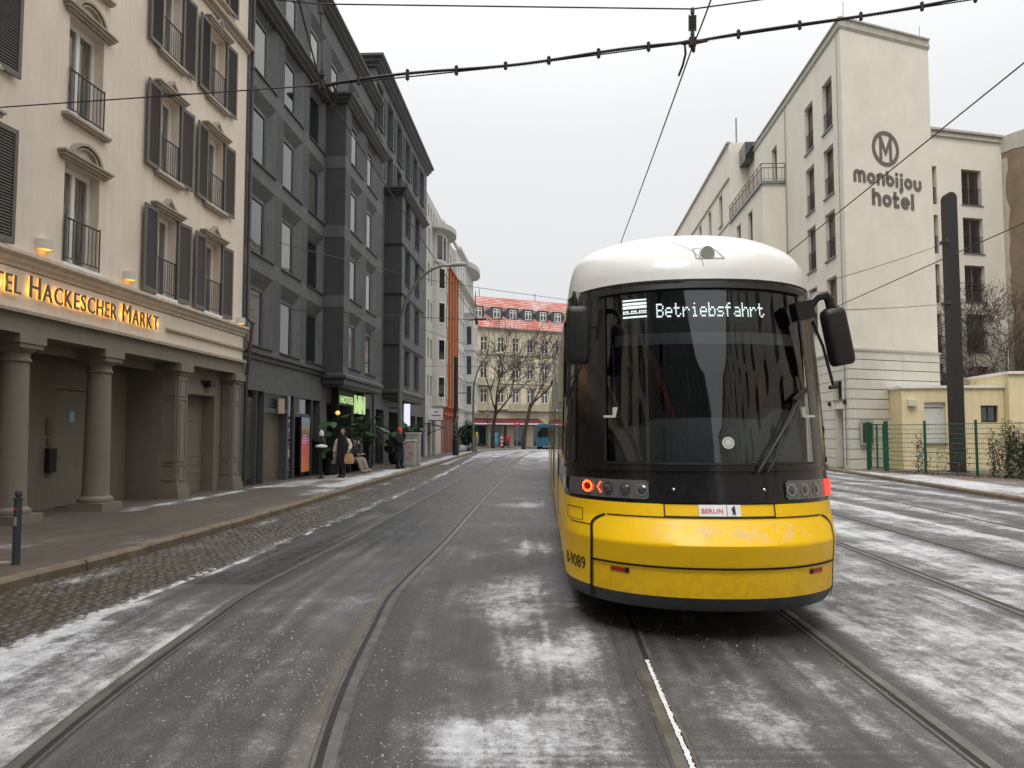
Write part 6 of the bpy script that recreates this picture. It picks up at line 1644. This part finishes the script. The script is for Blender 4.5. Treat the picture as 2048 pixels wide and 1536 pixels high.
wire('span_wire', 'thin slack wire from the dark hotel sloping right past the lamp head', [wpt(555, 484, 25), wpt(700, 520, 31), wpt(870, 562, 36), wpt(1140, 600, 42)], .012, .03)
wire('span_wire', 'thin wire in front of the bare trees', [wpt(850, 732, 48), wpt(1095, 735, 48)], .012)
wire('span_wire', 'short thin wire beside the lamp post arm', [wpt(822, 650, 38), wpt(935, 690, 46)], .012)
fj = thing('wire_fitting', 'small dark wire junction in front of the red roof', 'wire fitting', FARN)
m = MB(); m.tube([(-.25,0,.0),(.35,0,.05)], .03, 6); m.tube([(0,0,.05),(.03,0,-.15)], .05, 6); m.tube([(0,0,0),(-.02,0,.95)], .014, 5); m.build('clamp_body', 'wire', fj)
# ------------------------------------------------------------------ posts
t = thing('tram_pole', 'tall black steel pole with a rounded top behind the green fence', 'pole', (PL[0], PL[1], .1))
m = MB(); m.box(-.34,-.16,-.24,.24,0,11.5); m.box(-.16,.12,-.20,.20,0,11.5); m.box(-.42,.20,-.32,.32,0,.06)
m.prism([(-.34, 11.5)]+[(-.11-.23*math.cos(math.pi*k/10), 11.5+.24*math.sin(math.pi*k/10)) for k in range(1, 10)]+[(.12, 11.5)], -.20, .20)
m.build('shaft', 'blackpole', t)
m = MB()
for z in (9.6, 7.0): m.box(-.42,-.34,-.30,.30,z,z+.12); m.box(-.50,-.40,-.1,.1,z,z+.1)
m.build('wire_bracket', 'greypole', t)
t = thing('tram_pole', 'distant black pole covered in stickers beside the orange brick front', 'pole', (-4.25, 60.5, .12))
m = MB(); m.lathe([(.24,0),(.24,1.2),(.17,1.25),(.16,7.4),(.1,7.5)], n=10); m.build('shaft', 'blackpole', t); m = MB(); m.tube([(.1,0,4.7),(.9,0,4.7)], .04, 5); m.build('arm', 'black', t)
m = MB(); r = random.Random(8)
for k in range(16): a = r.uniform(-.10,.06); z = 1.5+k*.11; m.box(a,a+r.uniform(.04,.12),-.19,-.165,z,z+r.uniform(.05,.11))
m.build('stickers', 'concrete', t)
def lamp(name, label, base, h, reach, rr, bend, k=1.):
    t = thing(name, label, 'street lamp', base)
    m = MB(); m.lathe([(rr*1.35,0),(rr*1.35,1.2),(rr,1.35),(rr*.8,bend)], n=12)
    P = [(0,0,bend-.05)]
    for q in range(1, 15):
        a = q/14; P.append((reach*(a**1.6), 0, bend+(h-bend)*math.sin(a*math.pi/2)))
    m.tube(P, [rr*.8-(rr*.35)*i/14 for i in range(15)], 10); m.build('post', 'polegreen', t, smooth=True)
    m = MB(); m.tube([(reach-.1,0,h-.02),(reach+.25*k,0,h+.05),(reach+.75*k,0,h+.06),(reach+.85*k,0,h+.02)], [.07,.12,.11,.04], 10); m.build('lamp_head', 'lamphead', t, smooth=True)
    return t
lamp('street_lamp', 'green street lamp with a curved arm in front of the dark grey buildings', (-5.38, 38.4, .12), 9.75, 2.35, .115, 6.9)
lamp('street_lamp', 'distant curved street lamp before the pale yellow house', (-3.6, 74.5, .12), 9.1, 2.0, .11, 5.6)
def bollard(x, y, label, h=.86, r=.045):
    t = thing('bollard', label, 'bollard', (x, y, .12), 0, 'bollards along the left kerb')
    m = MB(); m.lathe([(r,0),(r,h-.10),(r*1.15,h-.095),(r*1.15,h-.075),(r*.6,h-.07),(r*.6,h-.055)], n=16); m.build('post', 'bluegrey', t, smooth=True)
    m = MB(); m.lathe([(r*.3,0),(r*.8,.01),(r*1.0,.04),(r*.75,.075),(r*.15,.09)], (0,0,h-.065), 16); m.build('knob', 'greypole', t, smooth=True)
    return t
b_ = bollard(-5.87, 9.58, 'slim dark bollard with a round knob at the left edge')
m = MB(); m.box(-.02,.012,-.048,-.046,.64,.675); m.cur = 1; m.box(-.015,.02,-.048,-.046,.46,.56); m.build('stickers', ['signred', 'concrete'], b_)
bollard(-4.75, 40.6, 'thick grey bollard beside the utility cabinets', .95, .12)
bollard(-6.45, 36.3, 'bollard in front of the hotel glass behind the seated people', .9, .07)
def cabinet(x, y, w, d, h, label):
    t = thing('utility_cabinet', label, 'utility cabinet', (x, y, .12), R(-3), 'grey utility cabinets on the pavement')
    m = MB(); m.box(-w/2,w/2,-d/2,d/2,.08,h); bevel(m.build('housing', 'cabinet', t), .015); m = MB(); m.box(-w/2-.03,w/2+.03,-d/2-.03,d/2+.03,h,h+.05); m.build('lid', 'white', t)
    m = MB(); m.box(-w/2+.02,w/2-.02,-d/2+.02,d/2-.02,0,.08); m.build('plinth', 'concrete', t); return t
c_ = cabinet(-5.02, 38.6, .75, .5, 1.25, 'low grey utility cabinet with pink and black graffiti beside the person in the red hat')
m = MB(); r = random.Random(1)
for k in range(7): m.cur = 0; a = r.uniform(-.05,.2); z = r.uniform(.35,1.0); m.box(a,a+.12,-.256,-.252,z,z+.12)
for k in range(8): m.cur = 1; a = r.uniform(-.34,-.18); z = r.uniform(.2,1.0); m.box(a,a+.07,-.256,-.252,z,z+.1)
m.build('graffiti', ['graf_pink', 'graf_dark'], c_)
cabinet(-4.95, 40.2, .7, .5, 1.6, 'taller grey utility cabinet behind the graffiti cabinet')
# ------------------------------------------------------------------ trees
def tree(name, label, x, y, z0, H, seed, lean, r0, spread=1., levels=6, group=None, trunk=.32, dry=0, cat='tree'):
    t = thing(name, label, cat, (x, y, z0), 0, group); rr = random.Random(seed); tr = MB(); cr_ = MB(); tips = []
    def grow(p, d, L, r, lv):
        n = 4; P = [p]; rs = [r]
        for k in range(n):
            d = (d+V((rr.gauss(0,.10), rr.gauss(0,.10), rr.gauss(.03,.06)))).normalized(); p = p+d*L/n; P.append(p); rs.append(r*(1-.38*(k+1)/n))
        rs = [max(q, .022 if group and 'street' in group else .009) for q in rs]
        (tr if lv <= 1 else cr_).tube(P, rs, 8 if lv < 2 else (5 if lv < 4 else 3), lv < 2)
        if lv >= levels: tips.append(p); return
        for k in range(4 if lv in (1, 2, 3) else 3 if lv == 4 or not (group and 'street' in group) and lv == 5 else 2):
            a = rr.uniform(0, 2*math.pi); s = rr.uniform(.35, .8)*spread*(1.1 if lv == 1 else 1)
            q = d.orthogonal().normalized(); q.rotate(Matrix.Rotation(a, 3, d)); nd = (d+q*s).normalized(); grow(p-d*L*rr.uniform(0, .25), nd, L*rr.uniform(.62, .86), rs[-1]*rr.uniform(.55, .8), lv+1)
    grow(V((0,0,0)), V((lean, 0, 1)).normalized(), H*trunk, r0, 1)
    tr.build('trunk', 'bark', t, smooth=True); c = cr_.build('crown', 'twig', t, fix=False)
    if dry:
        m = MB(); pts = [tuple(tp_+V((rr.gauss(0,.12), rr.gauss(0,.12), rr.gauss(0,.12)))) for tp_ in tips for _ in range(dry)]; leaves(m, pts, .03, .07, rr); m.build('dry_leaves', 'dryleaf', t, fix=False)
    return t
tree('bare_tree', 'bare street tree with a straight trunk before the pale yellow house', -2.2, 92, 0, 15.5, 4, -.01, .27, 1.25, group='bare street trees before the yellow house', trunk=.33)
tree('bare_tree', 'bare leaning street tree beside the tram, before the pale yellow house', 1.3, 92, 0, 16.5, 9, .14, .27, 1.15, group='bare street trees before the yellow house', trunk=.33)
for i, (x, y, H, s, lb_) in enumerate(((24.3, 41.6, 16.5, 3, 'bare tree with withered leaves between the black pole and the right edge'), (26.2, 41.3, 18.0, 8, 'bare tree at the right edge before the brown firewall'), (23.3, 41.0, 9.5, 14, 'small twiggy tree just right of the black pole'))):
    tree('bare_tree', lb_, x, y, .1, H, s, .05, .10, 1.25, 7, 'twiggy trees behind the low yellow building', .19, 3)
mound('hedge', 'dark green evergreen bush at the foot of the ornate white house', -4.2, 77.5, 1.1, 1.0, 2.6, 3000, 'darkleaf', .08, .16, 'bush', sd=2)
# potted plants with big leaves by the hotel entrance
def bigplant(x, y, h, label, sd, n=26):
    t = thing('potted_plant', label, 'potted plant', (x, y, .12), 0, 'leafy potted plants by the grey hotel entrance'); rr = random.Random(sd)
    m = MB(); m.lathe([(.22,0),(.30,.1),(.34,.55),(.36,.62),(.30,.60)], n=16); m.build('pot', 'tblack', t, smooth=True)
    st = MB(); lf = MB()
    for k in range(n):
        a = rr.uniform(0, 6.28); rd = rr.uniform(.15, .85); z = rr.uniform(.95, h); p = V((rd*math.cos(a), rd*math.sin(a), z)); st.tube([(0,0,.5), (p.x*.3, p.y*.3, z*.7), tuple(p)], .012, 4, False)
        d = V((math.cos(a+rr.gauss(0,.5)), math.sin(a+rr.gauss(0,.5)), rr.uniform(-.7, .3))).normalized(); sd_ = d.cross(V((0,0,1))).normalized(); s = rr.uniform(.24, .42)
        pts = [p, p+d*s*.5+sd_*s*.6, p+d*s*1.1+sd_*s*.55, p+d*s*1.9, p+d*s*1.1-sd_*s*.55, p+d*s*.5-sd_*s*.6]
        lf.quad(pts[0], pts[1], pts[2], pts[3]); lf.quad(pts[0], pts[3], pts[4], pts[5])
    st.build('stems', 'darkleaf', t, fix=False); lf.build('foliage', 'leaf', t, fix=False)
bigplant(-7.0, 31.0, 2.25, 'leafy potted plant behind the walking person in the cream coat', 1, 46)
bigplant(-6.65, 36.6, 2.4, 'leafy potted plant right of the seated people', 2, 46)
bigplant(-6.15, 42.2, 2.3, 'leafy potted plant left of the lilac box sign', 3, 34); bigplant(-5.75, 46.5, 2.2, 'leafy potted plant behind the utility cabinets', 4, 34)
lt_ = thing('window_lamp', 'small round orange lamp glowing among the leaves by the entrance', 'lamp', (-7.1, 32.6, 2.55)); m = MB(); m.lathe([(.02,-.09),(.08,-.05),(.10,0),(.08,.05),(.02,.09)], n=14); m.build('bulb', 'glow', lt_, smooth=True); m = MB(); m.tube([(0,0,.08),(0,0,.6)], .01, 5); m.build('cord', 'black', lt_)
# ashtray stand with snow by the glass
t = thing('ashtray_stand', 'snow capped ashtray stand before the dark glass left of the walking person', 'ashtray', (-6.75, 28.4, .12)); m = MB(); m.lathe([(.14,0),(.14,.03),(.035,.05),(.035,.95),(.12,1.0),(.15,1.1)], n=14); m.tube([(0,0,1.0),(0,0,1.55)], .03, 8); m.build('stand', 'black', t); m = MB(); m.lathe([(.22,1.1),(.21,1.16),(.05,1.2)], n=12); m.lathe([(.08,1.5),(.09,1.6),(.06,1.68),(.02,1.7)], n=10); m.build('snow_cap', 'snowmat', t, smooth=True)
# ------------------------------------------------------------------ people
def skin(name, J, E, mat, parent, sub=2):
    """J: {name:(x,y,z,r)}; E: [(a,b)], root = first"""
    ks = list(J); me = bpy.data.meshes.new(name); me.from_pydata([J[k][:3] for k in ks], [(ks.index(a), ks.index(b)) for a, b in E], [])
    o = bpy.data.objects.new(name, me); C.objects.link(o); md = o.modifiers.new('skin', 'SKIN'); md.use_smooth_shade = True
    for i, k in enumerate(ks):
        sv = me.skin_vertices[0].data[i]; r_ = J[k][3]; sv.radius = r_ if isinstance(r_, tuple) else (r_, r_); sv.use_root = (i == 0)
    s = o.modifiers.new('sub', 'SUBSURF'); s.levels = sub; s.render_levels = sub
    dg = bpy.context.evaluated_depsgraph_get(); dg.update(); nm = bpy.data.meshes.new_from_object(o.evaluated_get(dg)); bpy.data.objects.remove(o)
    nm.materials.clear(); nm.materials.append(MT[mat]); nm.polygons.foreach_set('use_smooth', [True]*len(nm.polygons)); q = link(name, nm, parent); return q
def loft(name, rings, mat, parent, n=20, caps=(True, True)):
    m = MB(); P = []
    for cx, cy, z, rx, ry in rings: P.append([(cx+rx*math.cos(2*math.pi*k/n), cy+ry*math.sin(2*math.pi*k/n), z) for k in range(n)]+[(cx+rx, cy, z)])
    m.grid(P)
    if caps[0]: m.quad(*P[0][:-1])
    if caps[1]: m.quad(*P[-1][:-1])
    return m.build(name, mat, parent, smooth=True)
def hand(J, E, w, s, side, wrist):
    """five bent fingers and a thumb from the wrist joint, w wrist position, s direction (unit)"""
    d = V(s).normalized(); sd_ = V((0, side, 0)) if abs(d.y) < .8 else V((side, 0, 0)); f = V((side*.5, -.5, 0)); p = V(w)+d*.075; J['palm'+wrist] = (*p, .028); E.append((wrist, 'palm'+wrist))
    for i, (o_, L) in enumerate(((-.03, .062), (-.01, .075), (.01, .07), (.03, .055))):
        a = p+sd_*o_+d*.015; b = a+d*L*.55+f*.01; c = b+d*L*.40+f*.03
        for nme, q, rr_ in ((f'k{i}', a, .011), (f'm{i}', b, .009), (f't{i}', c, .0075)): J[nme+wrist] = (*q, rr_)
        E += [('palm'+wrist, f'k{i}'+wrist), (f'k{i}'+wrist, f'm{i}'+wrist), (f'm{i}'+wrist, f't{i}'+wrist)]
    a = V(w)+d*.035-sd_*.035; b = a+d*.035-sd_*.02; J['th'+wrist] = (*a, .011); J['tt'+wrist] = (*b, .009); E += [(wrist, 'th'+wrist), ('th'+wrist, 'tt'+wrist)]
def body(parent, J, E, mat='skin'):
    b = skin('body', J, E, mat, parent); return b
def head(parent, x, y, z, tilt=0, mat='skin', yaw=0):
    """face looks along -Y; nose, brow, eyes, mouth, ears"""
    g = []
    m = MB(); n = 18; prof = [(-.115, .035, -.015), (-.10, .052, -.008), (-.07, .064, 0), (-.03, .072, 0), (.01, .076, .004), (.05, .074, .008), (.085, .058, .01), (.11, .03, .01)]
    P = []
    for dz, r_, oy in prof: P.append([(r_*math.cos(2*math.pi*k/n)*.96, oy+r_*1.18*math.sin(2*math.pi*k/n), dz) for k in range(n)]+[(r_*.96, oy, dz)])
    m.grid(P); m.quad(*P[0][:-1]); m.quad(*P[-1][:-1])
    m.prism([(-.086, .018), (-.110, -.028), (-.080, -.034)], -.012, .012, 'yz')
    for s in (-1, 1): m.tube([(s*.072, .01, -.03), (s*.080, .02, .0), (s*.074, .018, .025)], [.008, .013, .009], 6)
    m.cur = 1
    for s in (-1, 1): m.box(s*.028-.012, s*.028+.012, -.083, -.074, .004, .014)
    m.cur = 2; m.box(-.02, .02, -.084, -.070, -.062, -.052)
    q = m.build('head', [mat, 'darkhair', 'redhat'], parent, smooth=True, loc=(x, y, z)); q.rotation_euler = (tilt, 0, yaw); return q
def stand(name, label, loc, rz, k=1., walk=.0, legmat='blackcloth', armL=None, armR=None):
    t = thing(name, label, 'person', loc, rz); t.scale = (k, k, k)
    wl = walk
    J = {'pel': (0,0,.95,(.15,.11)), 'wst': (0,0,1.1,(.13,.10)), 'chs': (0,0,1.30,(.17,.12)), 'nkb': (0,.0,1.46,(.09,.07)), 'nk': (0,-.01,1.53,.052), 'hd': (0,-.015,1.60,.055)}
    E = [('pel','wst'),('wst','chs'),('chs','nkb'),('nkb','nk'),('nk','hd')]
    for s, c in ((1,'L'),(-1,'R')):
        f = wl*s
        J.update({'hp'+c: (s*.09,0,.90,.095), 'kn'+c: (s*.10,-f*.5-.02,.50,.062), 'an'+c: (s*.10,-f,.09,.034), 'bl'+c: (s*.11,-f-.12,.035,.024), 'to'+c: (s*.115,-f-.18,.03,.016)})
        E += [('pel','hp'+c),('hp'+c,'kn'+c),('kn'+c,'an'+c),('an'+c,'bl'+c),('bl'+c,'to'+c)]
        el, wr = (armL if s > 0 else armR) or ((s*.25,.02,1.12),(s*.27,-.06,.88))
        J.update({'sh'+c: (s*.175,0,1.40,.045), 'el'+c: (*el,.036), 'wr'+c: (*wr,.027)}); E += [('chs','sh'+c),('sh'+c,'el'+c),('el'+c,'wr'+c)]
        d = (V(wr)-V(el)).normalized(); hand(J, E, wr, d, s, 'wr'+c)
    body(t, J, E); return t, J
def legs(t, J, mat, shoes='blackcloth', w=1.0):
    for c in 'LR':
        K = {'a': (*J['hp'+c][:3], .105*w), 'b': (*J['kn'+c][:3], .078*w), 'c': (J['an'+c][0], J['an'+c][1], J['an'+c][2]-.03, .066*w)}
        skin('trouser_leg', K, [('a','b'),('b','c')], mat, t, 1)
        skin('shoe', {'a': (J['an'+c][0], J['an'+c][1]+.03, .06, .056), 'b': (J['bl'+c][0], J['bl'+c][1], .05, .052), 'c': (J['to'+c][0], J['to'+c][1]-.02, .045, .042)}, [('a','b'),('b','c')], shoes, t, 1)
def sleeves(t, J, mat, r0=.09, r1=.06):
    for c in 'LR': skin('sleeve', {'a': (*J['sh'+c][:3], r0), 'b': (*J['el'+c][:3], (r0+r1)/2), 'c': (*[J['el'+c][i]+(J['wr'+c][i]-J['el'+c][i])*.92 for i in range(3)], r1)}, [('a','b'),('b','c')], mat, t, 1)
# 1 walking person with open cream coat, black scarf and tan bag, facing the camera
t, J = stand('person', 'person walking in an open cream coat over black clothes carrying a tan bag', (-6.12, 29.0, .12), R(-8), 1.0, .12, armL=((.30,.02,1.14),(.27,-.12,.97)), armR=((-.29,.04,1.12),(-.31,-.02,.86)))
head(t, 0, -.02, 1.655); legs(t, J, 'blackcloth')
loft('dress', [(0,0,.42,.24,.17),(0,0,.6,.23,.17),(0,0,.9,.20,.15),(0,0,1.1,.17,.13),(0,0,1.3,.20,.14),(0,0,1.42,.18,.12),(0,0,1.49,.08,.07)], 'blackcloth', t)
loft('scarf', [(0,-.02,1.40,.12,.12),(0,-.02,1.46,.13,.12),(0,-.01,1.54,.10,.10)], 'blackcloth', t)
m = MB(); m.box(-.10,.10,-.175,-.14,.62,1.44); m.build('scarf_end', 'blackcloth', t)
loft('hair', [(0,.03,1.42,.10,.07),(0,.035,1.52,.105,.08),(0,.03,1.66,.09,.085),(0,.01,1.735,.085,.095),(0,.01,1.775,.05,.06)], 'darkhair', t)
sleeves(t, J, 'cream_coat', .085, .07)
for s in (-1, 1):
    m = MB(); P = []
    for z, a0, a1, r_ in ((1.47,25,150,.12),(1.38,15,150,.215),(1.2,5,150,.23),(.95,0,145,.26),(.7,-5,140,.33 if s < 0 else .28),(.5,-8,135,.42 if s < 0 else .27)):
        row = []
        for k in range(9):
            a = R(a0+(a1/1.6-a0)*k/8); row.append((s*r_*math.cos(a-.0), .02+r_*.75*math.sin(a), z))
        P.append(row)
    m.grid(P); o = m.build('coat', 'cream_coat', t, smooth=True); sm_ = o.modifiers.new('solid', 'SOLIDIFY'); sm_.thickness = .02
bg_ = thing('shopping_bag', 'tan shopping bag in the hand of the person in the cream coat', 'bag', (-6.12+.27, 29.0-.16, .62), R(-8))
m = MB(); P = [[(x*w, y*d_, z) for x, y in ((-1,-1),(1,-1),(1,1),(-1,1),(-1,-1))] for z, w, d_ in ((0,.13,.06),(.1,.16,.08),(.30,.13,.05),(.36,.11,.03))]; m.grid(P); m.quad(*P[0][:-1]); m.build('bag_body', 'tanbag', bg_)
m = MB(); m.tube([(-.08,0,.35),(-.04,0,.46),(.04,0,.46),(.08,0,.35)], .008, 5); m.build('handle', 'tanbag', bg_)
# 2 person in red knit hat and long dark coat, side on, looking at the hands
t, J = stand('person', 'person in a bright red knit hat and long black coat looking down at their hands', (-5.18, 36.9, .12), R(60), 1.02, .05, armL=((.24,-.10,1.15),(.10,-.30,1.17)), armR=((-.24,-.10,1.15),(-.06,-.30,1.17)))
head(t, 0, -.05, 1.655, R(22)); legs(t, J, 'navy')
loft('coat', [(0,.02,.38,.27,.22),(0,.02,.6,.26,.21),(0,.01,.95,.22,.18),(0,0,1.2,.21,.16),(0,0,1.38,.22,.15),(0,0,1.48,.14,.11),(0,0,1.54,.09,.09)], 'blackcloth', t); sleeves(t, J, 'blackcloth', .085, .06)
loft('knit_hat', [(0,-.04,1.665,.098,.108),(0,-.03,1.71,.10,.11),(0,-.02,1.77,.085,.095),(0,0,1.83,.05,.05),(0,.01,1.86,.02,.02)], 'redhat', t)
# 3-4 two seated people on a black bench
t = thing('bench', 'dark block bench in front of the hotel window', 'bench', (-6.75, 33.6, .12), R(87)); m = MB(); m.box(-1.1,1.1,-.25,.25,.36,.44); m.build('seat', 'black', t)
for x in (-.95, .95): m = MB(); m.box(x-.08,x+.08,-.24,.24,0,.359); m.build('leg', 'black', t)
m = MB(); m.box(-1.1,1.1,.20,.26,.44,.9); m.build('backrest', 'black', t)
def seated(label, loc, rz, top, trous, hair, lean=0.):
    t = thing('person', label, 'person', loc, rz)
    J = {'pel': (0,0,.52,(.15,.12)), 'wst': (0,-.03,.68,(.13,.10)), 'chs': (0,-.08-lean,.88,(.17,.12)), 'nkb': (0,-.12-lean,1.03,(.09,.07)), 'nk': (0,-.15-lean,1.10,.05), 'hd': (0,-.17-lean,1.16,.055)}
    E = [('pel','wst'),('wst','chs'),('chs','nkb'),('nkb','nk'),('nk','hd')]
    for s, c in ((1,'L'),(-1,'R')):
        J.update({'hp'+c: (s*.09,-.03,.52,.10), 'kn'+c: (s*.11,-.45,.54,.065), 'an'+c: (s*.11,-.62,.09,.042), 'bl'+c: (s*.115,-.74,.04,.036), 'to'+c: (s*.12,-.81,.03,.028), 'sh'+c: (s*.18,-.10-lean,.99,.065), 'el'+c: (s*.22,-.25-lean,.76,.045), 'wr'+c: (s*.07,-.42-lean*.5,.72,.028)})
        E += [('pel','hp'+c),('hp'+c,'kn'+c),('kn'+c,'an'+c),('an'+c,'bl'+c),('bl'+c,'to'+c),('chs','sh'+c),('sh'+c,'el'+c),('el'+c,'wr'+c)]; hand(J, E, J['wr'+c][:3], (-s*.5,-.8,0), s, 'wr'+c)
    body(t, J, E); head(t, 0, -.20-lean, 1.21, R(15)); legs(t, J, trous, 'concrete', 1.08)
    loft('jacket', [(0,-.01,.47,.19,.17),(0,-.03,.62,.19,.16),(0,-.08-lean*.6,.85,.21,.15),(0,-.11-lean,1.0,.19,.13),(0,-.14-lean,1.09,.09,.09)], top, t); sleeves(t, J, top)
    loft('hair', [(0,-.16-lean,1.13,.088,.08),(0,-.16-lean,1.22,.09,.09),(0,-.18-lean,1.29,.085,.1),(0,-.17-lean,1.335,.045,.05)], hair, t)
seated('seated person in a black jacket and pale trousers on the bench nearest the walker', (-6.72, 32.9, .12), R(80), 'blackcloth', 'greige', 'brownhair', .05)
seated('seated person with brown hair behind the one in pale trousers', (-6.72, 33.9, .12), R(82), 'navy', 'greige', 'brownhair', .0)
# far people
t, J = stand('person', 'distant person in a yellow hooded jacket beside the far street lamp', (-3.35, 75.6, .12), R(-60), 1.0, .1); head(t, 0, -.02, 1.655); legs(t, J, 'greige')
loft('jacket', [(0,0,.8,.23,.18),(0,0,1.1,.21,.16),(0,0,1.38,.22,.15),(0,0,1.5,.12,.10)], 'greige', t); sleeves(t, J, 'greige'); loft('hood', [(0,.02,1.45,.14,.13),(0,.02,1.6,.12,.12),(0,.02,1.75,.11,.12),(0,.01,1.80,.05,.06)], 'yellowcloth', t)
t, J = stand('person', 'distant person in a dull red jacket in front of the cafe', (-.5, 97.5, .12), R(20), 1.0, .08); head(t, 0, -.02, 1.655); legs(t, J, 'blackcloth'); loft('jacket', [(0,0,.8,.23,.18),(0,0,1.1,.21,.16),(0,0,1.38,.22,.15),(0,0,1.5,.12,.10)], 'signred', t); sleeves(t, J, 'signred'); loft('hair', [(0,.03,1.58,.08,.08),(0,.02,1.7,.09,.1),(0,.01,1.77,.05,.06)], 'darkhair', t)
t, J = stand('person', 'distant person in dark clothes left of the red jacket by the cafe', (-1.25, 98.2, .12), R(50), .98, .1); head(t, 0, -.02, 1.655); legs(t, J, 'navy'); loft('jacket', [(0,0,.8,.23,.18),(0,0,1.1,.21,.16),(0,0,1.38,.22,.15),(0,0,1.5,.12,.10)], 'greige', t); sleeves(t, J, 'greige'); loft('hair', [(0,.03,1.58,.08,.08),(0,.02,1.7,.09,.1),(0,.01,1.77,.05,.06)], 'brownhair', t)
# ------------------------------------------------------------------ far street furniture
t = thing('advertising_board', 'light blue advertising board standing on the far pavement', 'advertising board', (-2.15, 96.5, .12)); m = MB(); m.box(-.5,.5,-.06,.06,.25,1.85); m.build('board', 'aboard', t); m = MB(); m.box(-.45,-.35,-.3,.3,0,.25); m.box(.35,.45,-.3,.3,0,.25); m.build('foot', 'black', t)
m = MB()
for k in range(4): m.box(-.38,.25-.1*(k % 2),-.065,-.061,1.55-k*.25,1.62-k*.25)
m.build('lettering', 'signwhite', t)
t = thing('traffic_beacon', 'red and white striped warning beacon on the far pavement', 'warning beacon', (-1.2, 93.5, .0)); m = MB()
for k in range(6): m.cur = k % 2; m.box(-.14,.14,-.03,.03,.2+k*.2,.4+k*.2)
m.cur = 0; m.build('panel', ['signred', 'signwhite'], t); m = MB(); m.box(-.3,.3,-.2,.2,0,.2); m.build('foot', 'black', t)
t = thing('road_sign', 'round red sign on a white post before the cafe', 'road sign', (.6, 95, .1)); m = MB(); m.tube([(0,0,0),(0,0,3.2)], .05, 8); m.build('post', 'lamphead', t); m = MB(); m.tube([(0,-.06,2.9),(0,-.09,2.9)], .36, 20); m.cur = 1; m.box(-.25,.25,-.10,-.092,2.85,2.95); m.build('sign_face', ['signred', 'signwhite'], t)
t = thing('road_sign', 'slim grey sign post left of the blue advertising board', 'road sign', (-2.9, 96, .1)); m = MB(); m.tube([(0,0,0),(0,0,4.6)], .05, 8); m.build('post', 'greypole', t); m = MB(); m.box(-.25,.25,-.07,-.05,3.9,4.35); m.build('sign_face', 'lamphead', t)
t = thing('blue_bus', 'blue bus parked at the far end beside the leaning tree', 'bus', (4.0, 92.5, 0), R(-6)); m = MB(); P = []
for z, k in ((.35,1),(1.2,1.0),(2.6,.97),(2.85,.9),(2.95,.7)): P.append([(-1.2*k,0,z),(-1.1*k,-.12*k,z),(1.1*k,-.12*k,z),(1.2*k,0,z),(1.2*k,8,z),(-1.2*k,8,z),(-1.2*k,0,z)])
m.grid(P); m.quad(*P[-1][:-1]); m.quad(*P[0][:-1]); m.build('body', 'blue', t)
m = MB(); m.box(-1.0,1.0,-.16,-.12,1.4,2.5); m.box(-1.23,-1.2,.4,7.4,1.4,2.4); m.build('window', 'glass', t)
for x, y in ((-1.05, 1.4), (1.05, 1.4), (-1.05, 6.3), (1.05, 6.3)): m = MB(); m.tube([(x-.13,y,.45),(x+.13,y,.45)], .45, 16); m.build('wheel', 'black', t)
for x in (-.95, .95): m = MB(); m.box(x-.12,x+.12,-.15,-.11,.8,1.0); m.build('tail_light', 'reflector', t)
# sign plate on gate side of the cream hotel
t = thing('notice_case', 'grey notice case on the cream hotel wall beside the gate', 'notice case', gp if False else (15.75, 36.3, 0), ag); m = MB(); m.box(0,.75,-.10,-.03,1.2,2.35); m.build('case', 'cabinet', t); m = MB(); m.box(.08,.67,-.115,-.10,1.3,2.2); m.build('pane', 'glass', t)
# scattered ice crumbs on the asphalt
r = random.Random(21); m = MB(); 
for k in range(5200):
    x = r.gauss(-1.9, .9) if r.random() < .7 else r.uniform(-.9, 2.4); y = r.triangular(3.4, 9, 3.8)
    if x < -3.6: continue
    if noise.noise(V((x*2.0, y*.8, 4))) < r.uniform(-.25, .3): continue
    s = r.uniform(.002, .0075)*(1 if r.random() < .95 else 1.9); z = .0; h = s*.6
    p = [(x+s*math.cos(a)*r.uniform(.6,1.2), y+s*math.sin(a)*r.uniform(.6,1.2)) for a in [k2*math.pi/2.5 for k2 in range(5)]]
    m.quad(*[(a*.6+x*.4, b*.6+y*.4, h) for a, b in p])
    for i in range(5): a = p[i]; b = p[(i+1) % 5]; m.quad((*a, 0), (*b, 0), (b[0]*.6+x*.4, b[1]*.6+y*.4, h), (a[0]*.6+x*.4, a[1]*.6+y*.4, h))
tag(m.build('ice_crumbs', 'icecrumb', fix=False), 'small crumbs of ice and snow strewn over the asphalt near the left track', 'ice crumbs', kind='stuff')
